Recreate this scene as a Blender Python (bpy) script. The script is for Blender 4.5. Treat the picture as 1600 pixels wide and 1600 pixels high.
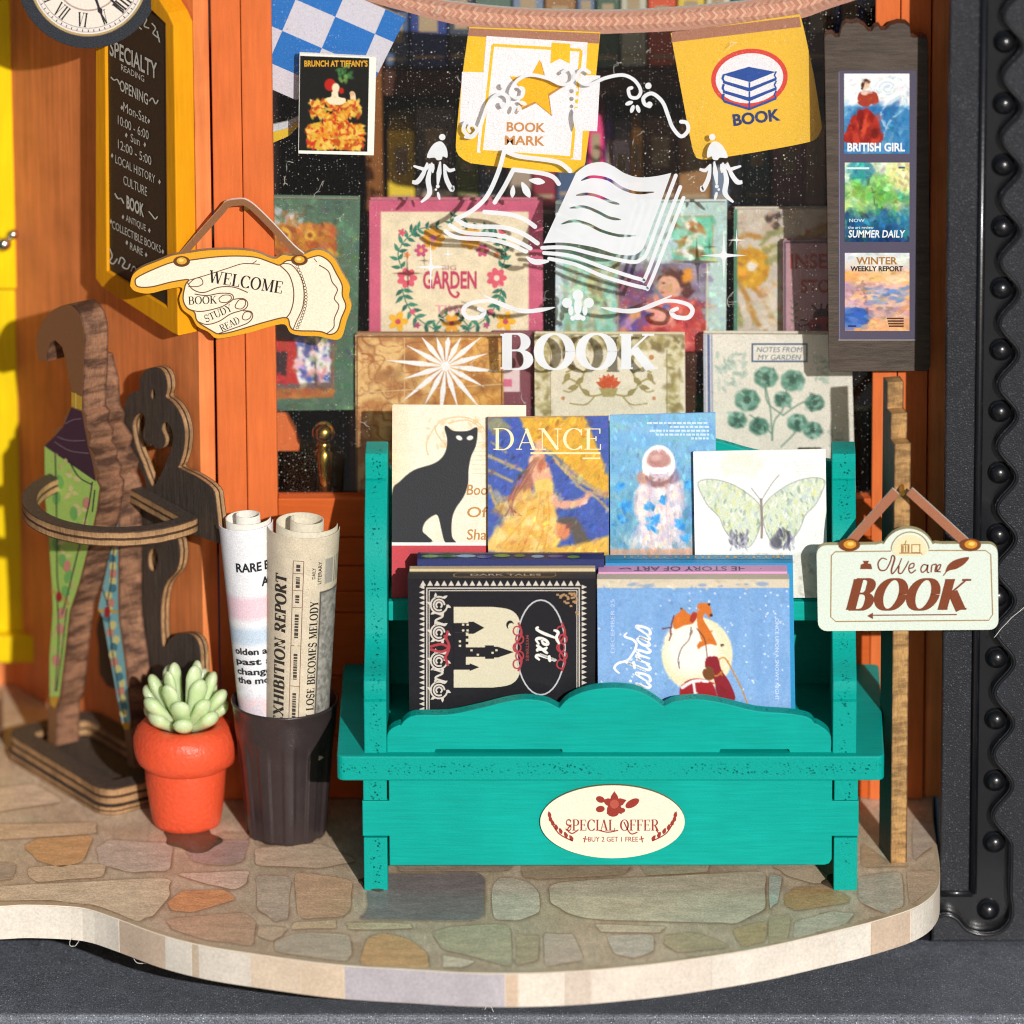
import bpy, bmesh, math, random
import numpy as np
from mathutils import Vector, Matrix
from mathutils.geometry import tessellate_polygon

# ------------------------------------------------------------------ units, camera
# All layout numbers are photo pixels; one pixel is 0.07 mm on the shop front plane.
S = 7e-5
PITCH = math.radians(21.0)
FPX = 16000.0
CX, CY, OY = 1000.0, 800.0, 1250.0
_f = np.array([0, math.cos(PITCH), -math.sin(PITCH)])
_r = np.array([1.0, 0, 0])
_u = np.array([0, math.sin(PITCH), math.cos(PITCH)])
def ray(px, py):
    return _f * FPX + _r * (px - CX) + _u * (CY - py)
CAM = -ray(CX, OY)

scene = bpy.context.scene
for o in list(bpy.data.objects):
    bpy.data.objects.remove(o)
col = scene.collection
cam_d = bpy.data.cameras.new('camera')
cam = bpy.data.objects.new('camera', cam_d)
col.objects.link(cam)
cam.location = Vector(CAM * S)
cam.rotation_euler = (math.pi / 2 - PITCH, 0, 0)
cam_d.sensor_width = 36
cam_d.lens = 36 * FPX / 1600
cam_d.shift_x = -(CX - 800) / 1600
cam_d.shift_y = (CY - 800) / 1600
cam_d.clip_start = 0.05
cam_d.clip_end = 100
cam_d.dof.use_dof = True
cam_d.dof.focus_distance = (FPX - 335) * S
cam_d.dof.aperture_fstop = 22
scene.camera = cam

SUN_EL = math.radians(22.5)
SUN_AZ = math.radians(15.5)      # to the right of straight in front of the shop
world = bpy.data.worlds.new('World')
scene.world = world
world.use_nodes = True
wn = world.node_tree
wn.nodes.clear()
wo = wn.nodes.new('ShaderNodeOutputWorld')
wb = wn.nodes.new('ShaderNodeBackground')
ws = wn.nodes.new('ShaderNodeTexSky')
ws.sky_type = 'NISHITA'
ws.sun_disc = False
ws.sun_elevation = SUN_EL
ws.sun_rotation = math.pi - SUN_AZ
ws.air_density = 1.0
ws.dust_density = 2.0
wn.links.new(ws.outputs[0], wb.inputs[0])
wb.inputs[1].default_value = 0.05
wn.links.new(wb.outputs[0], wo.inputs[0])
sd = bpy.data.lights.new('sun', 'SUN')
sd.energy = 4.7
sd.angle = math.radians(0.6)
sd.color = (1.0, 0.98, 0.95)
sun = bpy.data.objects.new('sun', sd)
col.objects.link(sun)
sdir = Vector((-math.sin(SUN_AZ) * math.cos(SUN_EL), math.cos(SUN_AZ) * math.cos(SUN_EL), -math.sin(SUN_EL)))
sun.rotation_euler = sdir.to_track_quat('-Z', 'Y').to_euler()
sun.location = (0.1, -0.5, 0.5)
scene.view_settings.view_transform = 'Standard'
scene.view_settings.look = 'None'
scene.view_settings.gamma = 1
scene.view_settings.use_curve_mapping = False
scene.view_settings.exposure = -0.46
scene.render.engine = 'CYCLES'
scene.cycles.use_denoising = True
scene.cycles.filter_width = 1.1
scene.cycles.max_bounces = 8
scene.cycles.transparent_max_bounces = 12

# ------------------------------------------------------------------ planes
class Plane:
    """A plane in the place; P() turns a photo pixel into the point where its ray meets it."""
    def __init__(self, O, n):
        self.O = np.array(O, float)
        n = np.array(n, float)
        n = n / np.linalg.norm(n)
        if np.dot(n, CAM - self.O) < 0:
            n = -n
        self.n = n
        e1 = np.cross([0, 0, 1.0], n)
        if np.linalg.norm(e1) < 1e-6:
            e1 = np.array([1.0, 0, 0])
        self.e1 = e1 / np.linalg.norm(e1)
        self.e2 = np.cross(self.n, self.e1)
    def P(self, px, py, off=0.0):
        d = ray(px, py)
        t = np.dot(self.O - CAM, self.n) / np.dot(d, self.n)
        return CAM + d * t + self.n * off
    def PA(self, X, Y, off=0.0):
        d = _f[None] * FPX + _r[None] * (X.ravel()[:, None] - CX) + _u[None] * (CY - Y.ravel()[:, None])
        t = np.dot(self.O - CAM, self.n) / (d @ self.n)
        return CAM[None] + d * t[:, None] + self.n[None] * off
    def to2(self, p):
        q = np.asarray(p) - self.O
        return float(q @ self.e1), float(q @ self.e2)
    def from2(self, a, b, off=0.0):
        return self.O + self.e1 * a + self.e2 * b + self.n * off
    def shift(self, off):
        return Plane(self.O + self.n * off, self.n)
def PY(Y):
    return Plane((0, Y, 0), (0, -1, 0))
def PZ(Z):
    return Plane((0, 0, Z), (0, 0, 1))
def lean(Y, Z, deg):
    a = math.radians(deg)
    return Plane((0, Y, Z), (0, -math.cos(a), math.sin(a)))
def scr(p):
    q = np.asarray(p, float) - CAM
    d = q @ _f
    return CX + FPX * (q @ _r) / d, CY - FPX * (q @ _u) / d

TH = math.radians(55.6)
U = np.array([math.cos(TH), -math.sin(TH), 0])      # along the angled side wall, towards the viewer
W = np.array([math.sin(TH), math.cos(TH), 0])       # into that wall
WALL_A = PZ(0).P(25, 1072)
def side_plane(off):                                 # parallel to the side wall, off pixels in front of it
    return Plane(WALL_A - W * off, -W)

# ------------------------------------------------------------------ meshes and objects
class MB:
    def __init__(self):
        self.v, self.f, self.m, self.uv, self.c = [], [], [], [], []
        self.has_uv = self.has_c = False
    def add(self, verts, faces, mat=0, colr=None, uvs=None):
        b = len(self.v)
        self.v += [tuple(map(float, p)) for p in verts]
        for k, f in enumerate(faces):
            self.f.append([b + i for i in f])
            self.m.append(mat)
            self.c.append(colr)
            self.uv.append(uvs[k] if uvs else None)
        if colr is not None: self.has_c = True
        if uvs: self.has_uv = True
    def box(self, a, b, mat=0):
        (x0, y0, z0), (x1, y1, z1) = np.minimum(a, b), np.maximum(a, b)
        v = [(x0, y0, z0), (x1, y0, z0), (x1, y1, z0), (x0, y1, z0), (x0, y0, z1), (x1, y0, z1), (x1, y1, z1), (x0, y1, z1)]
        self.add(v, [(0, 3, 2, 1), (4, 5, 6, 7), (0, 1, 5, 4), (1, 2, 6, 5), (2, 3, 7, 6), (3, 0, 4, 7)], mat)
        return self
    def hexa(self, v, mat=0):          # 8 corners: bottom ring then top ring
        self.add(v, [(0, 3, 2, 1), (4, 5, 6, 7), (0, 1, 5, 4), (1, 2, 6, 5), (2, 3, 7, 6), (3, 0, 4, 7)], mat)
        return self
    def lathe(self, c, prof, n=48, mat=0, rmod=None):
        c = np.array(c, float)
        vs, fs = [], []
        for j, (r, z) in enumerate(prof):
            for i in range(n):
                a = 2 * math.pi * i / n
                rr = r * (rmod(a, j) if rmod else 1)
                vs.append(c + np.array([rr * math.cos(a), rr * math.sin(a), z]))
        for j in range(len(prof) - 1):
            for i in range(n):
                k = (i + 1) % n
                fs.append((j * n + i, j * n + k, (j + 1) * n + k, (j + 1) * n + i))
        self.add(vs, fs, mat)
        return self
    def tube(self, pts, r, n=10, mat=0, caps=True):
        pts = [np.array(p, float) for p in pts]
        rs = r if hasattr(r, '__len__') else [r] * len(pts)
        vs, fs = [], []
        up = None
        for i, p in enumerate(pts):
            t = pts[min(i + 1, len(pts) - 1)] - pts[max(i - 1, 0)]
            t = t / (np.linalg.norm(t) + 1e-9)
            if up is None:
                up = np.array([0, 0, 1.0]) if abs(t[2]) < .9 else np.array([1.0, 0, 0])
            a = np.cross(up, t); a /= np.linalg.norm(a) + 1e-9
            up = np.cross(t, a)
            for k in range(n):
                w = 2 * math.pi * k / n
                vs.append(p + rs[i] * (math.cos(w) * a + math.sin(w) * up))
        for i in range(len(pts) - 1):
            for k in range(n):
                q = (k + 1) % n
                fs.append((i * n + k, i * n + q, (i + 1) * n + q, (i + 1) * n + k))
        if caps:
            fs.append(tuple(range(n))[::-1]); fs.append(tuple((len(pts) - 1) * n + k for k in range(n)))
        self.add(vs, fs, mat)
        return self

bases = {}
def base_of(o):
    while o.parent is not None: o = o.parent
    return bases.get(o.name, np.zeros(3))
def tag(o, label, cat, group=None):
    o['label'] = label; o['category'] = cat
    if group: o['group'] = group
    return o
def thing(name, base, label, cat, group=None):
    o = bpy.data.objects.new(name, None)
    o.empty_display_size = 0.002
    col.objects.link(o)
    b = np.array(base, float)
    o.location = Vector(b * S)
    bases[o.name] = b
    return tag(o, label, cat, group)
def mesh_from(mb, name, b):
    me = bpy.data.meshes.new(name)
    v = (np.array(mb.v) - b[None]) * S
    me.from_pydata([tuple(p) for p in v], [], mb.f)
    me.polygons.foreach_set('material_index', mb.m)
    if mb.has_uv:
        uvl = me.uv_layers.new(name='UVMap')
        flat = []
        for f, u in zip(mb.f, mb.uv):
            flat += (u if u is not None else [(0, 0)] * len(f))
        uvl.data.foreach_set('uv', np.array(flat, float).ravel())
    if mb.has_c:
        at = me.color_attributes.new('Col', 'FLOAT_COLOR', 'CORNER')
        flat = []
        for f, c in zip(mb.f, mb.c):
            cc = lin(c if c is not None else (1, 1, 1))
            flat += [(*cc, 1)] * len(f)
        at.data.foreach_set('color', np.array(flat, float).ravel())
    return me
def obj(name, mb, mats, parent=None, smooth=False, bevel=0, seg=2, base=None, auto=None, kind=None):
    if not isinstance(mats, (list, tuple)): mats = [mats]
    b = base_of(parent) if parent is not None else (np.zeros(3) if base is None else np.array(base, float))
    me = mb if isinstance(mb, bpy.types.Mesh) else mesh_from(mb, name, b)
    for m in mats: me.materials.append(m)
    o = bpy.data.objects.new(name, me)
    col.objects.link(o)
    if parent is not None:
        o.parent = parent
    else:
        o.location = Vector(b * S); bases[o.name] = b
    if smooth or auto:
        me.polygons.foreach_set('use_smooth', [True] * len(me.polygons))
        if auto:
            try: me.set_sharp_from_angle(angle=math.radians(auto))
            except Exception: pass
    if bevel:
        md = o.modifiers.new('bevel', 'BEVEL')
        md.width = bevel * S; md.segments = seg; md.limit_method = 'ANGLE'; md.angle_limit = math.radians(40)
    if kind: o['kind'] = kind
    return o
def lin(c):
    c = np.asarray(c, float)
    return np.where(c <= .04045, c / 12.92, ((np.clip(c, 0, None) + .055) / 1.055) ** 2.4)
def hx(s):
    s = s.lstrip('#')
    return tuple(int(s[i:i + 2], 16) / 255 for i in (0, 2, 4))
def C(c):
    return hx(c) if isinstance(c, str) else tuple(c)

# curve helper: filled 2D outline with holes, extruded
def curve_mesh(splines, t, bev=0.0):
    cu = bpy.data.curves.new('tmp', 'CURVE')
    cu.dimensions = '2D'; cu.fill_mode = 'BOTH'
    cu.extrude = max(t / 2 - bev, 0); cu.bevel_depth = bev; cu.bevel_resolution = 1
    for sp in splines:
        s = cu.splines.new('POLY')
        s.points.add(len(sp) - 1)
        for p, q in zip(s.points, sp): p.co = (q[0], q[1], 0, 1)
        s.use_cyclic_u = True
    ob = bpy.data.objects.new('tmp', cu)
    me = ob.to_mesh()
    v = np.array([tuple(x.co) for x in me.vertices]).reshape(-1, 3)
    f = [tuple(p.vertices) for p in me.polygons]
    nz = [p.normal.z for p in me.polygons]
    ob.to_mesh_clear()
    bpy.data.objects.remove(ob); bpy.data.curves.remove(cu)
    return v, f, nz
def smooth_pts(pts, n=6, closed=True):
    """Catmull-Rom through the points."""
    P = [np.array(p, float) for p in pts]
    N = len(P)
    out = []
    rng = range(N if closed else N - 1)
    for i in rng:
        if closed:
            a, b, c, d = P[(i - 1) % N], P[i], P[(i + 1) % N], P[(i + 2) % N]
        else:
            a, b, c, d = P[max(i - 1, 0)], P[i], P[i + 1], P[min(i + 2, N - 1)]
        for k in range(n):
            t = k / n
            out.append(.5 * ((2 * b) + (c - a) * t + (2 * a - 5 * b + 4 * c - d) * t * t + (3 * b - a - 3 * c + d) * t ** 3))
    if not closed: out.append(P[-1])
    return [tuple(p) for p in out]
def cutout(name, plane, outline, t, mats, parent=None, holes=(), bev=0.0, base=None, px=True, **kw):
    """A board: outline (photo pixels) on the plane, its thickness t behind it. mats = [face, edge]."""
    conv = (lambda q: plane.to2(plane.P(*q))) if px else (lambda q: q)
    spl = [[conv(q) for q in outline]] + [[conv(q) for q in h] for h in holes]
    v, f, nz = curve_mesh(spl, t, bev)
    mb = MB()
    wv = [plane.from2(p[0], p[1], p[2] - t / 2) for p in v]
    uvs = []
    mb.v = [tuple(p) for p in wv]
    for fc, n in zip(f, nz):
        mb.f.append(list(fc)); mb.m.append(0 if abs(n) > .9 else 1); mb.c.append(None)
        mb.uv.append([(v[i][0] + v[i][1] * .77, v[i][2] / t + .5) for i in fc])
    mb.has_uv = True
    if isinstance(mats, (list, tuple)) and len(mats) == 1: mats = [mats[0], mats[0]]
    if not isinstance(mats, (list, tuple)): mats = [mats, mats]
    return obj(name, mb, list(mats), parent, base=base, **kw)
def rrect(x0, y0, x1, y1, r, n=5):
    out = []
    for cx, cy, a0 in ((x1 - r, y0 + r, -90), (x1 - r, y1 - r, 0), (x0 + r, y1 - r, 90), (x0 + r, y0 + r, 180)):
        for k in range(n + 1):
            a = math.radians(a0 + 90 * k / n)
            out.append((cx + r * math.cos(a), cy + r * math.sin(a)))
    return out
def ring_pts(cx, cy, rx, ry, n=40, a0=0, a1=360, rot=0):
    out = []
    full = abs(a1 - a0) >= 360
    for k in range(n if full else n + 1):
        a = math.radians(a0 + (a1 - a0) * k / n)
        x, y = rx * math.cos(a), ry * math.sin(a)
        c, s = math.cos(math.radians(rot)), math.sin(math.radians(rot))
        out.append((cx + x * c - y * s, cy + x * s + y * c))
    return out

# ------------------------------------------------------------------ materials
class NT:
    def __init__(self, name):
        self.mat = bpy.data.materials.new(name)
        self.mat.use_nodes = True
        self.t = self.mat.node_tree
        self.t.nodes.clear()
        self.out = self.n('OutputMaterial')
    def n(self, typ, **kw):
        x = self.t.nodes.new('ShaderNode' + typ)
        for k, v in kw.items():
            if k.startswith('i_'): x.inputs[k[2:].replace('_', ' ')].default_value = v
            elif k.startswith('n_'): x.inputs[int(k[2:])].default_value = v
            else: setattr(x, k, v)
        return x
    def l(self, a, b): self.t.links.new(a, b)
    def px(self, scale=(1, 1, 1), uv=False):
        tc = self.n('TexCoord')
        m = self.n('Mapping')
        k = 1.0 if uv else 1 / S
        m.inputs['Scale'].default_value = tuple(s * k for s in scale)
        self.l(tc.outputs['UV' if uv else 'Object'], m.inputs['Vector'])
        if not uv:
            oi = self.n('ObjectInfo')
            ad = self.n('VectorMath', operation='MULTIPLY_ADD')
            sc = self.n('Combine' + 'XYZ')
            mul = self.n('Math', operation='MULTIPLY'); mul.inputs[1].default_value = 37.0
            self.l(oi.outputs['Random'], mul.inputs[0])
            for i in range(3): self.l(mul.outputs[0], sc.inputs[i])
            va = self.n('VectorMath', operation='ADD')
            self.l(m.outputs[0], va.inputs[0]); self.l(sc.outputs[0], va.inputs[1])
            return va.outputs[0]
        return m.outputs[0]
    def noise(self, vec, scale, detail=3, rough=.55):
        x = self.n('TexNoise'); x.inputs['Scale'].default_value = scale
        x.inputs['Detail'].default_value = detail; x.inputs['Roughness'].default_value = rough
        self.l(vec, x.inputs['Vector'])
        return x.outputs['Fac']
    def vor(self, vec, scale, feature='F1', rnd=1):
        x = self.n('TexVoronoi', feature=feature); x.inputs['Scale'].default_value = scale
        x.inputs['Randomness'].default_value = rnd
        self.l(vec, x.inputs['Vector'])
        return x
    def ramp(self, fac, stops, interp='LINEAR'):
        r = self.n('ValToRGB'); r.color_ramp.interpolation = interp
        els = r.color_ramp.elements
        while len(els) < len(stops): els.new(.5)
        for e, (p, c) in zip(els, stops):
            e.position = p
            e.color = (*c, 1) if hasattr(c, '__len__') else (c, c, c, 1)
        self.l(fac, r.inputs[0])
        return r.outputs[0]
    def mix(self, fac, a, b, mode='MIX'):
        m = self.n('Mix', data_type='RGBA', blend_type=mode)
        for s, x in ((m.inputs[0], fac), (m.inputs[6], a), (m.inputs[7], b)):
            if hasattr(x, 'is_linked') or hasattr(x, 'links'): self.l(x, s)
            elif hasattr(x, '__len__'): s.default_value = (*x, 1)
            else: s.default_value = x
        return m.outputs[2]
    def math(self, op, a, b=0.0, c=None):
        m = self.n('Math', operation=op)
        for s, x in zip(m.inputs, (a, b) if c is None else (a, b, c)):
            if hasattr(x, 'links'): self.l(x, s)
            else: s.default_value = x
        return m.outputs[0]
    def bump(self, h, dist=1.0, strength=1.0, prev=None):
        b = self.n('Bump'); b.inputs['Distance'].default_value = dist * S; b.inputs['Strength'].default_value = strength
        self.l(h, b.inputs['Height'])
        if prev is not None: self.l(prev, b.inputs['Normal'])
        return b.outputs[0]
    def bsdf(self, base, rough=.5, normal=None, **kw):
        p = self.n('BsdfPrincipled')
        for k, x in (('Base Color', base), ('Roughness', rough)):
            if hasattr(x, 'links'): self.l(x, p.inputs[k])
            else: p.inputs[k].default_value = (*x, 1) if hasattr(x, '__len__') else x
        for k, x in kw.items():
            s = p.inputs[k.replace('_', ' ')]
            if hasattr(x, 'links'): self.l(x, s)
            else: s.default_value = x
        if normal is not None: self.l(normal, p.inputs['Normal'])
        self.l(p.outputs[0], self.out.inputs[0])
        return p

def m_paint(name, c, grain=(1, 1, .06), rough=.55, var=.14, bump=1.0, fib=.25, coat=0.0):
    t = NT(name); c = lin(C(c))
    v = t.px(grain)
    n1 = t.noise(v, fib, 4, .6)
    n2 = t.noise(t.px(), .012, 3)
    n3 = t.noise(t.px(), .5, 2)
    f = t.math('ADD', t.math('MULTIPLY', n1, .6), t.math('MULTIPLY', n2, .4))
    colr = t.ramp(f, [(.3, tuple(c * (1 - var))), (.7, tuple(c * (1 + var)))])
    h = t.math('ADD', n1, t.math('MULTIPLY', n3, .5))
    t.bsdf(colr, rough, t.bump(h, 1.0 * bump, .6), Coat_Weight=coat, Coat_Roughness=.25, Specular_IOR_Level=.18)
    return t.mat
def m_paint_edge(name, c, rough=.55):
    """Painted end grain of plywood: small dark pits."""
    t = NT(name); c = lin(C(c))
    v = t.px((1, 1, 1))
    vo = t.vor(v, .20)
    pit = t.ramp(vo.outputs['Distance'], [(.22, 1.0), (.40, 0.0)])
    area = t.ramp(t.noise(t.px((.6, .6, .6)), .05, 2), [(.40, 0.0), (.52, 1.0)])
    rnd = t.ramp(t.noise(v, .21, 1), [(.44, 0.0), (.54, 1.0)])
    sx = t.n('SeparateXYZ'); t.l(t.px((1, 1, 1), uv=True), sx.inputs[0])
    band = t.ramp(sx.outputs[1], [(.18, 0.0), (.34, 1.0), (.62, 1.0), (.80, 0.0)])
    pit = t.math('MULTIPLY', t.math('MULTIPLY', t.math('MULTIPLY', pit, area), rnd), band)
    n = t.noise(v, .4, 3)
    colr = t.ramp(n, [(.3, tuple(c * .88)), (.7, tuple(c * 1.08))])
    colr = t.mix(t.math('MULTIPLY', pit, .8), colr, tuple(c * .12))
    t.bsdf(colr, rough, t.bump(t.math('SUBTRACT', t.math('MULTIPLY', n, .5), pit), 1.6, .8), Specular_IOR_Level=.18)
    return t.mat
def m_ply_edge(name, light, dark, scorch=.5, bands=True, sc=.02):
    """Laser-cut plywood edge: layers across the thickness, scorched along the cut."""
    t = NT(name)
    li, da = lin(C(light)), lin(C(dark))
    uv = t.px((1, 1, 1), uv=True)
    sx = t.n('SeparateXYZ'); t.l(uv, sx.inputs[0])
    wob = t.math('MULTIPLY_ADD', t.noise(t.px(), .06, 2), .10, -.05)
    y = t.math('ADD', sx.outputs[1], wob)
    fine = t.noise(t.px((1, 1, .25)), .35, 3)
    base = t.ramp(y, [(0, tuple(da * .8)), (.06, tuple(da)), (.10, tuple(li)), (.38, tuple(li * .9)), (.43, tuple(da * .7)), (.55, tuple(da * .9)), (.60, tuple(li)),
                      (.88, tuple(li * .85)), (.95, tuple(da)), (1, tuple(da * .7))]) if bands else t.ramp(y, [(0, tuple(da)), (.12, tuple(li)), (.9, tuple(li * .8)), (1, tuple(da))])
    nz = t.noise(t.px((.45, .45, 1.5) if not bands else (1, 1, 1)), sc, 4, .6)
    sco = t.math('MULTIPLY', t.ramp(nz, [(.40, 0.0), (.62, 1.0)]), scorch)
    c = t.mix(sco, base, tuple(da * .45))
    c = t.mix(.45, c, t.ramp(fine, [(.25, .12), (.75, 1.0)]), 'MULTIPLY')
    t.bsdf(c, .7, t.bump(fine, 2.0, .7))
    return t.mat
def m_ply_face(name, c, speck=.4, grain=(1, 1, .1)):
    t = NT(name); c = lin(C(c))
    n1 = t.noise(t.px(grain), .18, 4, .65)
    n2 = t.noise(t.px(), .8, 2)
    colr = t.ramp(n1, [(.28, tuple(c * .6)), (.72, tuple(c * 1.5))])
    sp = t.math('MULTIPLY', t.ramp(t.noise(t.px(), .35, 1), [(.66, 0.0), (.72, 1.0)]), speck)
    colr = t.mix(sp, colr, tuple(c * 3 + .05))
    t.bsdf(colr, .62, t.bump(t.math('ADD', n1, t.math('MULTIPLY', n2, .6)), 1.5, .7))
    return t.mat
def m_plastic(name, c, rough=.35, spark=.0, bump=.5, sc=.35, coat=0):
    t = NT(name); c = lin(C(c))
    n = t.noise(t.px(), sc, 2, .6)
    colr = t.ramp(t.noise(t.px(), .02, 3), [(.3, tuple(c * .85)), (.7, tuple(c * 1.15))])
    if spark > .5:
        g2 = t.noise(t.px(), .42, 3, .75)
        colr = t.mix(.85, colr, t.ramp(g2, [(.32, .18), (.68, 2.0)]), 'MULTIPLY')
    if spark:
        vo = t.vor(t.px(), .27)
        sp = t.ramp(vo.outputs['Distance'], [(.14, 1.0), (.34, 0.0)])
        rn = t.n('SeparateColor'); t.l(vo.outputs['Color'], rn.inputs[0])
        pick = t.ramp(rn.outputs[0], [(.45, 0.0), (1.0, .9)])
        sp = t.math('MULTIPLY', t.math('MULTIPLY', sp, pick), spark)
        colr = t.mix(sp, colr, (.75, .8, .9))
    t.bsdf(colr, rough, t.bump(n, 1.5, bump), Coat_Weight=coat, Coat_Roughness=.15)
    return t.mat
def m_print(name, rough=.5, grain=.18, coat=0.0, spec=.2, bump=.3, sc=.45):
    t = NT(name)
    a = t.n('Attribute', attribute_name='Col')
    n = t.noise(t.px(), sc, 2, .7)
    c = t.mix(grain, a.outputs['Color'], t.ramp(n, [(.3, .25), (.7, 1.6)]), 'MULTIPLY')
    p = t.bsdf(c, rough, t.bump(n, .8, bump), Coat_Weight=coat, Coat_Roughness=.12)
    p.inputs['Specular IOR Level'].default_value = spec
    return t.mat
def m_flat(name, c, rough=.5, var=.08, sc=.2, bump=.4, coat=0, **kw):
    t = NT(name); c = lin(C(c))
    n = t.noise(t.px(), sc, 3)
    colr = t.ramp(n, [(.3, tuple(c * (1 - var))), (.7, tuple(c * (1 + var)))])
    t.bsdf(colr, rough, t.bump(n, 1.0, bump), Coat_Weight=coat, **kw)
    return t.mat

TEAL = '#00a69a'
M = {}
M['teal'] = m_paint('teal_paint', TEAL, (.06, 1, 1), fib=.22, bump=.8)
M['teal_edge'] = m_paint_edge('teal_edge', TEAL)
M['orange'] = m_paint('orange_paint', '#dd7038', (1, 1, .08), fib=.16, bump=1.0, rough=.6)
M['orange_h'] = m_paint('orange_boards', '#cf5f26', (.06, 1, 1), fib=.16, bump=1.0, rough=.6)
M['orange_wood'] = m_paint('orange_stained_wood', '#e98a50', (1, 1, .05), fib=.10, var=.32, bump=.8, rough=.5)
M['amber'] = m_paint('amber_paint', '#ea9f14', (1, 1, .08), fib=.16, bump=.8)
M['yellow'] = m_paint('yellow_paint', '#f2cf0a', (1, 1, .08), fib=.16, bump=.8)
M['dark_ply'] = m_ply_face('dark_stained_plywood', '#4a4038')
M['board_ply'] = m_ply_face('weathered_dark_board', '#4d4138', .12, (.12, 1, 1))
M['ply_edge'] = m_ply_edge('plywood_edge', '#d0a270', '#5a3820', .45)
M['post_edge'] = m_ply_edge('post_plywood_edge', '#dca968', '#5a3a1e', .55, False, .06)
M['umb_edge'] = m_ply_edge('scorched_edge', '#b07e5e', '#5e3826', .85, False, .045)
M['board_edge'] = m_ply_edge('board_edge', '#7c4a28', '#2c1a10', .5, False)
M['black'] = m_plastic('black_plastic', '#17181c', .30, .0, .15, .2, coat=.5)
M['black_glit'] = m_plastic('black_glitter_plastic', '#666a73', .36, 1.0, 1.0, .4)
M['black_grain'] = m_plastic('black_grained_plastic', '#24262c', .34, .16, .6, .4, coat=.35)
M['bin'] = m_plastic('brown_black_plastic', '#3a3031', .28, .04, .15, .2)
M['print'] = m_print('print')
M['print_gloss'] = m_print('print_glossy', .35, .14, .15)
M['print_board'] = m_print('print_card', .6, .22, 0, .3, .6)
M['decal'] = m_flat('white_decal', '#f1f3f5', .45, .03)
M['paper'] = m_flat('paper_pages', '#e2d8c0', .7, .1)
M['white_card'] = m_flat('white_card_edge', '#f2eee2', .7, .06)
M['card_edge'] = m_flat('brown_card_edge', '#a88a68', .8, .2)
M['chalk'] = m_flat('chalkboard_black', '#2c281e', .5, .2, .4)
M['brass'] = m_flat('brass', '#c8a24a', .22, .1, .05, .1, Metallic=1.0)
M['silver'] = m_flat('silver_bead', '#d0ccc0', .2, .1, .05, .1, Metallic=1.0)
M['dark_wood'] = m_paint('dark_brown_wood', '#4a2a1a', (.08, 1, 1), fib=.12, var=.3)
M['interior'] = m_flat('interior_dark', '#2a1a14', .8, .2, .02)
# ------------------------------------------------------------------ lettering
_fontcache = {}
def sans_mesh(s, bold=0.0, cond=1.0):
    key = (s, bold)
    if key in _fontcache: return _fontcache[key]
    cu = bpy.data.curves.new('t', 'FONT')
    cu.body = s; cu.offset = bold; cu.fill_mode = 'FRONT'; cu.resolution_u = 3
    ob = bpy.data.objects.new('t', cu)
    me = ob.to_mesh()
    v = np.array([tuple(x.co)[:2] for x in me.vertices]).reshape(-1, 2)
    f = [tuple(p.vertices) for p in me.polygons]
    ob.to_mesh_clear()
    bpy.data.objects.remove(ob); bpy.data.curves.remove(cu)
    _fontcache[key] = (v, f)
    return v, f

def arc(cx, cy, rx, ry, a0, a1, n=14):
    return [(cx + rx * math.cos(math.radians(a0 + (a1 - a0) * k / n)), cy + ry * math.sin(math.radians(a0 + (a1 - a0) * k / n))) for k in range(n + 1)]
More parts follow.
